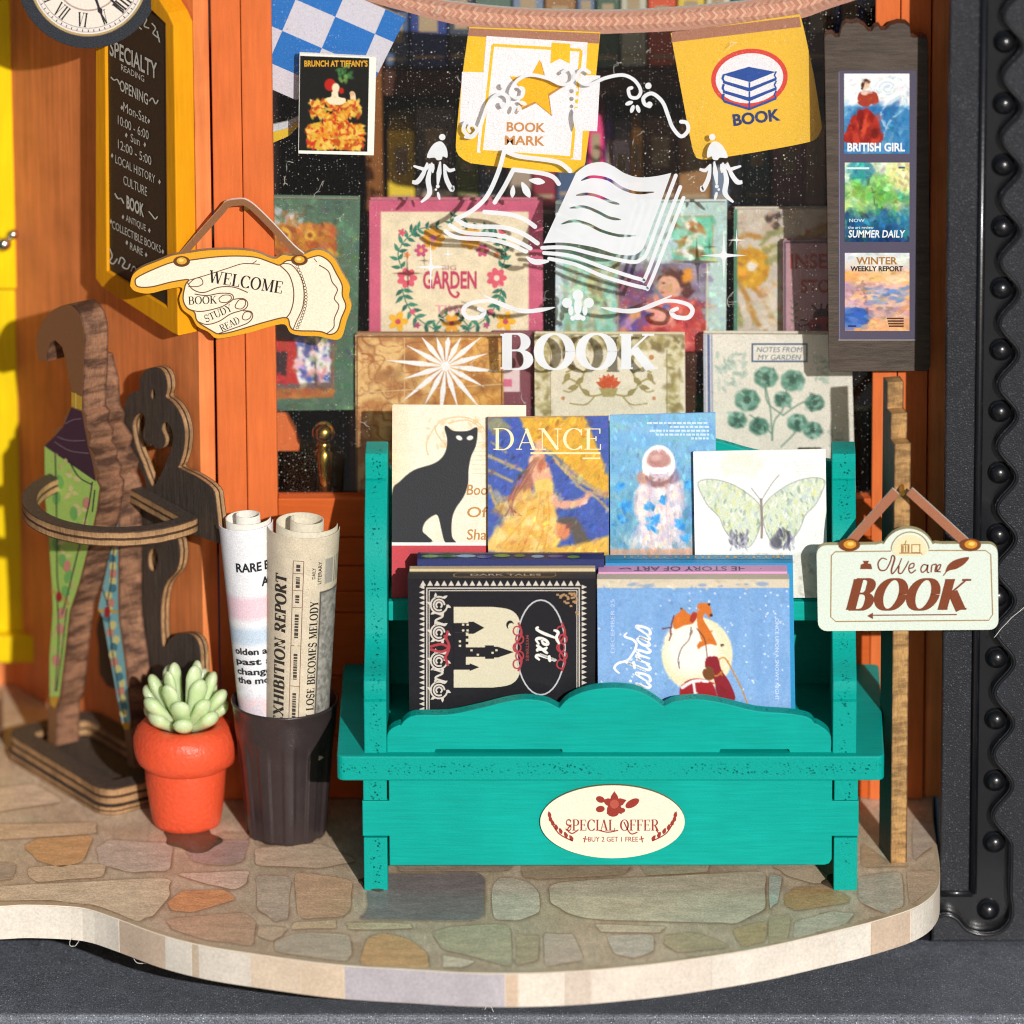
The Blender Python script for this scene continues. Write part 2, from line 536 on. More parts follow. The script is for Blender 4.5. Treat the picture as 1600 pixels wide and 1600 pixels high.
# serif capitals: (advance, strokes); stroke = (points, kind): T thick, t thin, n nib (thick on verticals), s serif
GL = {
 'A': (.78, [([(.10, 0), (.40, 1)], 't'), ([(.38, 1), (.66, 0)], 'T'), ([(.2, .33), (.56, .33)], 't'), ([(.0, 0), (.22, 0)], 's'), ([(.52, 0), (.80, 0)], 's')]),
 'B': (.70, [([(.16, 0), (.16, 1)], 'T'), ([(.1, 1), (.36, 1)] + arc(.36, .765, .2, .235, 90, -90) + [(.16, .53)], 'n'), ([(.16, .53), (.38, .53)] + arc(.38, .265, .24, .265, 90, -90) + [(.1, 0)], 'n'), ([(.02, 1), (.2, 1)], 's'), ([(.02, 0), (.2, 0)], 's')]),
 'C': (.74, [(arc(.42, .5, .34, .5, 42, 318, 24), 'n'), ([(.68, .98), (.68, .70)], 't'), ([(.68, .02), (.69, .2)], 't')]),
 'D': (.80, [([(.16, 0), (.16, 1)], 'T'), ([(.1, 1), (.34, 1)] + arc(.34, .5, .36, .5, 90, -90, 20) + [(.1, 0)], 'n'), ([(.02, 1), (.2, 1)], 's'), ([(.02, 0), (.2, 0)], 's')]),
 'E': (.66, [([(.16, 0), (.16, 1)], 'T'), ([(.02, 1), (.58, 1)], 't'), ([(.16, .52), (.44, .52)], 't'), ([(.02, 0), (.60, 0)], 't'), ([(.58, 1), (.58, .76)], 't'), ([(.60, 0), (.60, .26)], 't'), ([(.44, .63), (.44, .41)], 't')]),
 'F': (.62, [([(.16, 0), (.16, 1)], 'T'), ([(.02, 1), (.58, 1)], 't'), ([(.16, .52), (.44, .52)], 't'), ([(.02, 0), (.32, 0)], 's'), ([(.58, 1), (.58, .76)], 't'), ([(.44, .63), (.44, .41)], 't')]),
 'G': (.80, [(arc(.42, .5, .34, .5, 42, 345, 24), 'n'), ([(.68, .98), (.68, .72)], 't'), ([(.70, .08), (.70, .42)], 'T'), ([(.54, .42), (.82, .42)], 's')]),
 'H': (.84, [([(.16, 0), (.16, 1)], 'T'), ([(.68, 0), (.68, 1)], 'T'), ([(.16, .52), (.68, .52)], 't'), ([(.02, 1), (.30, 1)], 's'), ([(.02, 0), (.30, 0)], 's'), ([(.54, 1), (.82, 1)], 's'), ([(.54, 0), (.82, 0)], 's')]),
 'I': (.36, [([(.18, 0), (.18, 1)], 'T'), ([(.03, 1), (.33, 1)], 's'), ([(.03, 0), (.33, 0)], 's')]),
 'K': (.80, [([(.16, 0), (.16, 1)], 'T'), ([(.16, .40), (.64, 1)], 't'), ([(.32, .58), (.68, 0)], 'T'), ([(.02, 1), (.30, 1)], 's'), ([(.02, 0), (.30, 0)], 's'), ([(.50, 1), (.76, 1)], 's'), ([(.54, 0), (.84, 0)], 's')]),
 'L': (.64, [([(.16, 0), (.16, 1)], 'T'), ([(.02, 1), (.32, 1)], 's'), ([(.02, 0), (.58, 0)], 't'), ([(.58, 0), (.58, .26)], 't')]),
 'M': (.98, [([(.14, 0), (.16, 1)], 't'), ([(.17, 1), (.48, .05)], 'T'), ([(.48, .05), (.80, 1)], 't'), ([(.82, 0), (.82, 1)], 'T'), ([(.02, 1), (.22, 1)], 's'), ([(.02, 0), (.28, 0)], 's'), ([(.78, 1), (.96, 1)], 's'), ([(.70, 0), (.96, 0)], 's')]),
 'N': (.84, [([(.14, 0), (.14, 1)], 't'), ([(.15, 1), (.70, 0)], 'T'), ([(.70, 0), (.70, 1)], 't'), ([(.0, 1), (.2, 1)], 's'), ([(.02, 0), (.28, 0)], 's'), ([(.58, 1), (.84, 1)], 's')]),
 'O': (.84, [(arc(.42, .5, .34, .5, 0, 360, 30), 'n')]),
 'P': (.66, [([(.16, 0), (.16, 1)], 'T'), ([(.1, 1), (.36, 1)] + arc(.36, .74, .23, .26, 90, -90) + [(.16, .48)], 'n'), ([(.02, 1), (.2, 1)], 's'), ([(.02, 0), (.32, 0)], 's')]),
 'R': (.76, [([(.16, 0), (.16, 1)], 'T'), ([(.1, 1), (.36, 1)] + arc(.36, .755, .22, .245, 90, -90) + [(.16, .51)], 'n'), ([(.36, .5), (.64, 0)], 'T'), ([(.02, 1), (.2, 1)], 's'), ([(.02, 0), (.30, 0)], 's'), ([(.60, 0), (.76, 0)], 's')]),
 'S': (.60, [(arc(.31, .745, .22, .255, 30, 250, 12) + arc(.29, .26, .24, .26, 70, -150, 14), 'S'), ([(.51, .97), (.51, .74)], 't'), ([(.06, .03), (.06, .28)], 't')]),
 'T': (.72, [([(.36, 0), (.36, 1)], 'T'), ([(.04, 1), (.68, 1)], 't'), ([(.04, 1), (.04, .74)], 't'), ([(.68, 1), (.68, .74)], 't'), ([(.21, 0), (.51, 0)], 's')]),
 'U': (.82, [([(.16, 1), (.16, .30)], 'T'), (arc(.42, .28, .26, .28, 180, 360), 'n'), ([(.68, .28), (.68, 1)], 't'), ([(.02, 1), (.30, 1)], 's'), ([(.55, 1), (.81, 1)], 's')]),
 'V': (.78, [([(.12, 1), (.40, 0)], 'T'), ([(.40, 0), (.66, 1)], 't'), ([(0, 1), (.28, 1)], 's'), ([(.54, 1), (.78, 1)], 's')]),
 'W': (1.1, [([(.12, 1), (.34, 0)], 'T'), ([(.34, 0), (.56, .95)], 't'), ([(.54, .95), (.78, 0)], 'T'), ([(.78, 0), (.98, 1)], 't'), ([(0, 1), (.26, 1)], 's'), ([(.86, 1), (1.1, 1)], 's')]),
 'X': (.78, [([(.12, 1), (.66, 0)], 'T'), ([(.12, 0), (.64, 1)], 't'), ([(0, 1), (.26, 1)], 's'), ([(0, 0), (.24, 0)], 's'), ([(.52, 1), (.76, 1)], 's'), ([(.52, 0), (.80, 0)], 's')]),
 'Y': (.76, [([(.10, 1), (.38, .48)], 'T'), ([(.66, 1), (.38, .48)], 't'), ([(.38, .5), (.38, 0)], 'T'), ([(0, 1), (.24, 1)], 's'), ([(.54, 1), (.76, 1)], 's'), ([(.24, 0), (.52, 0)], 's')]),
 ' ': (.36, []),
}
def strip(pts, ws):
    """Variable-width ribbon as quads: returns verts, faces."""
    P = np.array(pts, float); n = len(P)
    T = np.zeros_like(P)
    T[1:-1] = P[2:] - P[:-2]; T[0] = P[1] - P[0]; T[-1] = P[-1] - P[-2]
    T /= np.linalg.norm(T, axis=1)[:, None] + 1e-9
    N = np.stack([-T[:, 1], T[:, 0]], 1)
    ws = np.asarray(ws, float)
    if ws.ndim == 0: ws = np.full(n, ws)
    elif len(ws) != n: ws = np.interp(np.linspace(0, 1, n), np.linspace(0, 1, len(ws)), ws)
    a, b = P + N * ws[:, None] / 2, P - N * ws[:, None] / 2
    v = np.concatenate([a, b])
    f = [(i, i + 1, n + i + 1, n + i) for i in range(n - 1)]
    return v, f
def serif_polys(s, T=.16, t=.045):
    """list of (verts, faces) in em units, total advance"""
    x = 0; out = []
    for ch in s:
        adv, st = GL.get(ch, GL[' '])
        for pts, k in st:
            P = np.array(pts, float)
            if k == 'T': w = T
            elif k in 't': w = t
            elif k == 's': w = t * 1.1
            else:
                d = np.gradient(P, axis=0); d /= np.linalg.norm(d, axis=1)[:, None] + 1e-9
                if k == 'S': w = t + (T - t) * np.abs(d[:, 0] * .8 - d[:, 1] * .35).clip(0, 1)
                else: w = t + (T - t) * np.abs(d[:, 1]) ** 1.6
            if k in 'ts' and abs(P[0][1] - P[-1][1]) < 1e-6:
                P = P.copy(); P[:, 1] = np.where(P[:, 1] > .9, P[:, 1] - t / 2, np.where(P[:, 1] < .1, P[:, 1] + t / 2, P[:, 1]))
            v, f = strip(P + np.array([x, 0]), w)
            out.append((v, f))
        x += adv + T * .28
    return out, x

SCR = {
 'r': (.7, [[(0, 0), (.12, .9), (.12, .7), (.35, 1), (.62, .92)]]), 'i': (.5, [[(0, .3), (.15, 1), (.12, .2), (.3, 0), (.5, .3)], [(.22, 1.4)]]),
 's': (.66, [[(0, .1), (.35, 1), (.5, .6), (.45, .1), (.15, 0), (.05, .2)]]), 't': (.62, [[(.1, .3), (.3, 1.7), (.2, .3), (.4, 0), (.62, .3)], [(0, 1.1), (.55, 1.2)]]),
 'm': (1.2, [[(.05, 0), (.12, 1), (.12, .7), (.35, 1), (.45, .7), (.45, 0)], [(.45, .6), (.7, 1), (.82, .7), (.82, .2), (1, 0), (1.2, .3)]]),
 'a': (.85, [[(.52, .78), (.32, .92), (.08, .5), (.2, .05), (.45, .25), (.56, .78), (.55, .2), (.68, .02), (.85, .25)]]), 'h': (.85, [[(.05, 0), (.2, 1.9), (.35, 1.8), (.15, .5), (.4, 1), (.52, .7), (.52, .2), (.7, 0), (.85, .3)]]),
 'C': (1.1, [[(.95, 1.6), (.7, 1.95), (.25, 1.5), (.1, .7), (.35, .02), (.8, .1), (1.05, .5)]]), 'T': (.95, [[(0, 1.5), (.1, 1.9), (.6, 1.75), (1.1, 2.0)], [(.65, 1.8), (.5, .6), (.3, .05), (.05, .2)]]),
 'e': (.62, [[(.05, .45), (.45, .6), (.4, 1), (.15, .9), (.05, .4), (.25, 0), (.62, .25)]]), 'x': (.72, [[(.05, .95), (.3, .7), (.45, .15), (.65, .1)], [(.6, 1), (.1, 0)]]),
}
# ------------------------------------------------------------------ flat print (vector)
class Print:
    """Ink on a surface: thin sheets a few microns above it, in photo pixels on a plane."""
    def __init__(self, plane, off=.5, fn=None):
        self.pl, self.off, self.mb, self.k, self.fn = plane, off, MB(), 0, fn
    def _z(self, layer):
        self.k += 1
        return self.off + layer * .35 + (self.k % 7) * .045
    def raw(self, v, f, c, layer=0):
        z = self._z(layer)
        v = np.asarray(v, float)
        if self.fn: pts = [self.fn(p[0], p[1], z) for p in v]
        else: pts = self.pl.PA(v[:, 0], v[:, 1], z)
        self.mb.add(pts, [tuple(q) for q in f], 0, C(c))
        return self
    def poly(self, pts, c, layer=0):
        tri = tessellate_polygon([[Vector((p[0], p[1], 0)) for p in pts]])
        return self.raw(pts, tri, c, layer)
    def stroke(self, pts, w, c, layer=0, sm=0, cap=False):
        if sm: pts = smooth_pts(pts, sm, False)
        v, f = strip(pts, w)
        self.raw(v, f, c, layer)
        if cap:
            ww = w if not hasattr(w, '__len__') else None
            for q, k in ((pts[0], 0), (pts[-1], -1)):
                r = (ww if ww is not None else w[k]) / 2
                self.ell(q[0], q[1], r, r, c, layer, n=10)
        return self
    def ell(self, x, y, rx, ry, c, layer=0, rot=0, n=20):
        return self.raw([(x, y)] + ring_pts(x, y, rx, ry, n, rot=rot), [(0, i + 1, (i + 1) % n + 1) for i in range(n)], c, layer)
    def ring(self, x, y, rx, ry, w, c, layer=0, rot=0, n=36):
        p = ring_pts(x, y, rx, ry, n, rot=rot)
        return self.stroke(p + [p[0]], w, c, layer)
    def rect(self, x0, y0, x1, y1, c, layer=0):
        return self.raw([(x0, y0), (x1, y0), (x1, y1), (x0, y1)], [(0, 1, 2, 3)], c, layer)
    def frame(self, x0, y0, x1, y1, w, c, layer=0):
        for a in ((x0, y0, x1, y0 + w), (x0, y1 - w, x1, y1), (x0, y0 + w, x0 + w, y1 - w), (x1 - w, y0 + w, x1, y1 - w)):
            self.rect(*a, c, layer)
        return self
    def text(self, s, x, y, w, h, c, layer=1, rot=0, font='sans', bold=.012, T=.16, t=.045, ital=0, skew=0, flip=1):
        """centred at x, y; w wide, capitals h high; rot in degrees clockwise on the picture; skew = rise per pixel"""
        if font == 'sans':
            v, f = sans_mesh(s, bold)
            parts = [(v, f)]
            lo, hi = v[:, 0].min(), v[:, 0].max()
            cap = .69
        else:
            parts, adv = serif_polys(s, T, t)
            lo = min(p[0][:, 0].min() for p in parts); hi = max(p[0][:, 0].max() for p in parts)
            cap = 1.0
        cr, sr = math.cos(math.radians(rot)), math.sin(math.radians(rot))
        for v, f in parts:
            a = ((v[:, 0] - lo) / (hi - lo) - .5) * w
            b = (v[:, 1] / cap - .5) * h * flip
            a = a + ital * b
            X = x + a * cr + b * sr
            Y = y + a * sr - b * cr + skew * a
            self.raw(np.stack([X, Y], 1), f, c, layer)
        return self
    def script(self, word, x, y, sc, c, rot=0, w=2.0, ital=.25, layer=1):
        """joined handwriting: x, y = start of the baseline, sc = x-height in pixels"""
        cr, sr = math.cos(math.radians(rot)), math.sin(math.radians(rot))
        a = 0
        for ch in word:
            adv, sts = SCR[ch]
            for st in sts:
                P = [(a + q[0] + ital * q[1], q[1]) for q in st]
                P = [(x + (p * cr + q * sr) * sc, y + (p * sr - q * cr) * sc) for p, q in P]
                if len(P) == 1: self.ell(P[0][0], P[0][1], w * .6, w * .6, c, layer, n=8)
                else: self.stroke(P, [w * .6, w * 1.15, w, w * 1.2, w * .6], c, layer, 6)
            a += adv
        return self
    def petals(self, x, y, r, n, c, c2=None, layer=0, pr=.42, rot=0):
        for k in range(n):
            a = 2 * math.pi * k / n + rot
            self.ell(x + r * .6 * math.cos(a), y + r * .6 * math.sin(a), r * .5, r * pr * .8, c, layer, rot=math.degrees(a), n=10)
        self.ell(x, y, r * .3, r * .3, c2 or c, layer + 1, n=10)
        return self
    def leaf(self, x, y, L, w, ang, c, layer=0):
        a = math.radians(ang); d = np.array([math.cos(a), math.sin(a)]); n = np.array([-d[1], d[0]])
        p = [np.array([x, y]) + d * L * t + n * w * s for t, s in ((0, 0), (.3, .5), (.6, .42), (1, 0), (.6, -.42), (.3, -.5))]
        return self.raw(p, [(0, 1, 2, 3, 4, 5)], c, layer)
    def build(self, name, mat, parent, **kw):
        return obj(name, self.mb, mat, parent, **kw)

# ------------------------------------------------------------------ painted pictures (colour per vertex of a fine grid)
class Cv:
    def __init__(self, x0, y0, x1, y1, step=1.5, c=(1, 1, 1)):
        self.b = (x0, y0, x1, y1)
        nx, ny = int((x1 - x0) / step) + 1, int((y1 - y0) / step) + 1
        self.nx, self.ny, self.step = nx, ny, step
        self.X, self.Y = np.meshgrid(np.linspace(x0, x1, nx), np.linspace(y0, y1, ny))
        self.A = np.ones((ny, nx, 3)) * np.array(C(c))
        self.rng = np.random.default_rng(abs(int(x0 * 7 + y0 * 13)) + 5)
    def put(self, al, c):
        c = np.asarray(C(c) if not isinstance(c, np.ndarray) else c)
        self.A = self.A * (1 - al[..., None]) + c * al[..., None]
        return self
    def noise(self, sc, seed=0, oc=3):
        r = np.random.default_rng(seed + 11)
        out = 0; amp = 1; tot = 0
        sx, sy = sc if hasattr(sc, '__len__') else (sc, sc)
        for _ in range(oc):
            u = (self.X - self.b[0]) / sx; v = (self.Y - self.b[1]) / sy
            g = r.random((int(v.max()) + 3, int(u.max()) + 3))
            i, j = u.astype(int), v.astype(int); a, b = u - i, v - j
            a = a * a * (3 - 2 * a); b = b * b * (3 - 2 * b)
            out = out + amp * (g[j, i] * (1 - a) * (1 - b) + g[j, i + 1] * a * (1 - b) + g[j + 1, i] * (1 - a) * b + g[j + 1, i + 1] * a * b)
            tot += amp; amp *= .5; sx /= 2; sy /= 2
        return out / tot
    def sub(self, x0, y0, x1, y1):
        return (self.X > x0) & (self.X < x1) & (self.Y > y0) & (self.Y < y1)
    def _d(self, pts, closed):
        d = np.full(self.X.shape, 1e9)
        P = list(pts) + ([pts[0]] if closed else [])
        for (ax, ay), (bx, by) in zip(P[:-1], P[1:]):
            vx, vy = bx - ax, by - ay
            L = vx * vx + vy * vy + 1e-9
            t = np.clip(((self.X - ax) * vx + (self.Y - ay) * vy) / L, 0, 1)
            d = np.minimum(d, (self.X - ax - t * vx) ** 2 + (self.Y - ay - t * vy) ** 2)
        return np.sqrt(d)
    def poly(self, pts, c, soft=None, a=1.0, warp=0):
        soft = soft or self.step
        ins = np.zeros(self.X.shape, bool)
        X, Y = self.X, self.Y
        if warp:
            X = X + (self.noise(9, 3) - .5) * warp; Y = Y + (self.noise(9, 4) - .5) * warp
        for (ax, ay), (bx, by) in zip(pts, list(pts[1:]) + [pts[0]]):
            if ay == by: continue
            cr = ((ay > Y) != (by > Y)) & (X < (bx - ax) * (Y - ay) / (by - ay) + ax)
            ins ^= cr
        d = self._d(pts, True)
        al = np.clip(np.where(ins, .5 + d / soft, .5 - d / soft), 0, 1)
        return self.put(al * a, c)
    def line(self, pts, w, c, a=1.0, soft=None, sm=0):
        if sm: pts = smooth_pts(pts, sm, False)
        soft = soft or self.step
        d = self._d(pts, False)
        return self.put(np.clip((w / 2 - d) / soft + .5, 0, 1) * a, c)
    def ell(self, x, y, rx, ry, c, rot=0, soft=None, a=1.0):
        cs, sn = math.cos(math.radians(rot)), math.sin(math.radians(rot))
        dx, dy = self.X - x, self.Y - y
        q = np.sqrt(((dx * cs + dy * sn) / rx) ** 2 + ((-dx * sn + dy * cs) / ry) ** 2)
        s = (soft or self.step) / min(rx, ry)
        return self.put(np.clip((1 - q) / s + .5, 0, 1) * a, c)
    def grad(self, c0, c1, axis=1, p0=None, p1=None):
        v = self.Y if axis else self.X
        lo, hi = (v.min(), v.max()) if p0 is None else (p0, p1)
        return self.put(np.clip((v - lo) / (hi - lo), 0, 1), c1) if c0 is None else self.put(np.ones(v.shape), c0).put(np.clip((v - lo) / (hi - lo), 0, 1), c1)
    def mottle(self, amt, sc=6, seed=0):
        n = self.noise(sc, seed) - .5
        self.A = np.clip(self.A * (1 + amt * 2 * n[..., None]), 0, 1)
        return self
    def dabs(self, n, box, cols, size, a=.7, rot=(0, 180), asp=2.2):
        for k in range(n):
            x = self.rng.uniform(box[0], box[2]); y = self.rng.uniform(box[1], box[3])
            s = size * self.rng.uniform(.5, 1.3)
            m = self.sub(x - 3 * s, y - 3 * s, x + 3 * s, y + 3 * s)
            if not m.any(): continue
            ys, xs = np.where(m)
            sl = (slice(ys.min(), ys.max() + 1), slice(xs.min(), xs.max() + 1))
            r = math.radians(self.rng.uniform(*rot)); cs, sn = math.cos(r), math.sin(r)
            dx, dy = self.X[sl] - x, self.Y[sl] - y
            q = np.sqrt(((dx * cs + dy * sn) / (s * asp)) ** 2 + ((-dx * sn + dy * cs) / s) ** 2)
            al = np.clip((1.2 - q) * 1.6, 0, 1) * a
            c = np.array(C(cols[self.rng.integers(len(cols))]))
            self.A[sl] = self.A[sl] * (1 - al[..., None]) + c * al[..., None]
        return self
    def painterly(self, n, size, jit=.07, rot=(0, 180), asp=2.2, a=.75, box=None):
        b = box or self.b
        for k in range(n):
            x = self.rng.uniform(b[0], b[2]); y = self.rng.uniform(b[1], b[3])
            i = min(int((x - self.b[0]) / (self.b[2] - self.b[0]) * (self.nx - 1)), self.nx - 1); j = min(int((y - self.b[1]) / (self.b[3] - self.b[1]) * (self.ny - 1)), self.ny - 1)
            c = np.clip(self.A[j, i] * (1 + self.rng.normal(0, jit)) + self.rng.normal(0, jit * .35, 3), 0, 1)
            s = size * self.rng.uniform(.5, 1.4); R = int(s * asp * 1.3 / self.step) + 2
            sl = (slice(max(j - R, 0), j + R + 1), slice(max(i - R, 0), i + R + 1))
            r = math.radians(self.rng.uniform(*rot)); cs, sn = math.cos(r), math.sin(r)
            dx, dy = self.X[sl] - x, self.Y[sl] - y
            q = np.sqrt(((dx * cs + dy * sn) / (s * asp)) ** 2 + ((-dx * sn + dy * cs) / s) ** 2)
            al = np.clip((1.2 - q) * 1.8, 0, 1) * a
            self.A[sl] = self.A[sl] * (1 - al[..., None]) + c * al[..., None]
        return self
    def mesh(self, fn, name, b, keep=None):
        """fn(X, Y) -> N x 3 world points"""
        P = fn(self.X, self.Y)
        nx, ny = self.nx, self.ny
        idx = np.arange(nx * ny).reshape(ny, nx)
        q = np.stack([idx[:-1, :-1], idx[1:, :-1], idx[1:, 1:], idx[:-1, 1:]], -1).reshape(-1, 4)
        me = bpy.data.meshes.new(name)
        v = (P - b[None]) * S
        me.vertices.add(len(v)); me.vertices.foreach_set('co', v.astype(np.float32).ravel())
        if keep is not None: q = q[keep(self.X, self.Y).ravel()[q].all(1)]
        me.loops.add(q.size); me.loops.foreach_set('vertex_index', q.ravel().astype(np.int32))
        me.polygons.add(len(q)); me.polygons.foreach_set('loop_start', np.arange(0, q.size, 4, dtype=np.int32))
        me.update(calc_edges=True)
        at = me.color_attributes.new('Col', 'FLOAT_COLOR', 'POINT')
        rgba = np.concatenate([lin(np.clip(self.A, 0, 1)).reshape(-1, 3), np.ones((nx * ny, 1))], 1)
        at.data.foreach_set('color', rgba.astype(np.float32).ravel())
        return me
    def build(self, name, plane, mat, parent, off=.25, fn=None, keep=None):
        b = base_of(parent)
        me = self.mesh(fn or (lambda X, Y: plane.PA(X, Y, off)), name, b, keep)
        return obj(name, me, mat, parent)
    def quad(self, quad, nrm, name, mat, parent, off=.25):
        """map the canvas rectangle onto four world corners: top-left, top-right, bottom-right, bottom-left"""
        x0, y0, x1, y1 = self.b
        tl, tr, br, bl = [np.asarray(p) + np.asarray(nrm) * off for p in quad]
        def fn(X, Y):
            u = ((X - x0) / (x1 - x0)).ravel()[:, None]; v = ((Y - y0) / (y1 - y0)).ravel()[:, None]
            return tl * (1 - u) * (1 - v) + tr * u * (1 - v) + br * u * v + bl * (1 - u) * v
        me = self.mesh(fn, name, base_of(parent))
        return obj(name, me, mat, parent)

# ------------------------------------------------------------------ a book: front cover, pages, back cover, spine
def book(label, plane, quad, t, cover, art=None, spine='left', spine_c=None, group=None, name='book', mat='print', inset=3.0, parts=True, cvt=1.6):
    """quad: photo pixels of the front cover (tl, tr, br, bl) on the plane; t = thickness behind it."""
    q = [plane.P(*p) for p in quad]
    base = (q[2] + q[3]) / 2 - plane.n * t / 2
    o = thing(name, base, label, 'book', group)
    n = plane.n
    def slab(corners, d0, d1):
        mb = MB()
        a = [c - n * d1 for c in corners]; b = [c - n * d0 for c in corners]
        mb.hexa([a[3], a[2], b[2], b[3], a[0], a[1], b[1], b[0]])
        return mb
    cm = coverm(cover)
    f = obj('front_cover', slab(q, 0, cvt), cm, o)
    if parts:
        tl, tr, br, bl = q
        ex = (tr - tl) / np.linalg.norm(tr - tl); ey = (bl - tl) / np.linalg.norm(bl - tl)
        i = inset
        qi = [tl + ex * i + ey * i, tr - ex * i + ey * i, br - ex * i - ey * i, bl + ex * i - ey * i]
        if spine == 'left': qi[0] = tl + ex * 1.5 + ey * i; qi[3] = bl + ex * 1.5 - ey * i
        if spine == 'top': qi[0] = tl + ex * i + ey * 1.5; qi[1] = tr - ex * i + ey * 1.5
        obj('page_block', slab(qi, cvt, t - cvt), M['paper'], o)
        obj('back_cover', slab(q, t - cvt, t), cm, o)
        sm = coverm(spine_c or cover)
        if spine == 'left': sp = [tl, tl + ex * 1.4, bl + ex * 1.4, bl]
        else: sp = [tl, tr, tr + ey * 1.4, tl + ey * 1.4]
        obj('spine', slab(sp, cvt, t - cvt), sm, o)
    if art is not None:
        cv, pr = art
        if cv is not None: cv.quad(q, n, 'printed_picture', M[mat], f)
        if pr is not None: pr.build('printed_lettering', M[mat], f)
    return o
_cm = {}
def coverm(c):
    if c not in _cm: _cm[c] = m_flat('cover_' + c.lstrip('#'), c, .55, .08, .4)
    return _cm[c]
# ================================================================== THE SETTING
def stone_mat():
    t = NT('printed_stone')
    oi = t.n('ObjectInfo')
    n1 = t.noise(t.px((.5, 1.2, 1)), .035, 5, .6)
    n2 = t.noise(t.px(), .35, 3, .7)
    c = t.mix(.75, oi.outputs['Color'], t.ramp(n1, [(.25, (1.65, 1.58, 1.5)), (.75, (2.7, 2.65, 2.55))]), 'MULTIPLY')
    c = t.mix(.5, c, t.ramp(n2, [(.3, .4), (.7, 1.5)]), 'MULTIPLY')
    n4 = t.noise(t.px((1, 2.2, 1)), .09, 4, .7)
    c = t.mix(.4, c, t.ramp(n4, [(.3, .55), (.7, 1.4)]), 'MULTIPLY')
    t.bsdf(c, .42, t.bump(n2, .6, .25), Coat_Weight=.16, Coat_Roughness=.1, Specular_IOR_Level=.15)
    return t.mat
M['stone'] = stone_mat()
def grout_mat():
    t = NT('printed_mortar')
    n1 = t.noise(t.px(), .02, 5, .65); n2 = t.noise(t.px(), .35, 3, .7)
    c = t.ramp(n1, [(.25, tuple(lin(C('#a98c70')))), (.5, tuple(lin(C('#d0b898')))), (.75, tuple(lin(C('#bfb496'))))])
    c = t.mix(.3, c, t.ramp(n2, [(.3, .45), (.7, 1.35)]), 'MULTIPLY')
    t.bsdf(c, .42, t.bump(n2, .6, .25), Coat_Weight=.14, Coat_Roughness=.15, Specular_IOR_Level=.3)
    return t.mat
M['grout'] = grout_mat()
M['print_floor'] = m_print('print_floor', .42, .4, .16, .15, .25, .35)
M['cut_edge'] = m_flat('cream_printed_edge', '#e9dccb', .6, .10, .03)
def edge_mat():
    t = NT('printed_edge')
    oi = t.n('ObjectInfo')
    n2 = t.noise(t.px(), .22, 4, .7); n1 = t.noise(t.px(), .02, 3)
    c = t.mix(.4, oi.outputs['Color'], t.ramp(n2, [(.3, .55), (.7, 1.3)]), 'MULTIPLY')
    c = t.mix(.3, c, t.ramp(n1, [(.3, .7), (.7, 1.2)]), 'MULTIPLY')
    t.bsdf(c, .55, t.bump(n2, .8, .3))
    return t.mat
M['edge_print'] = edge_mat()

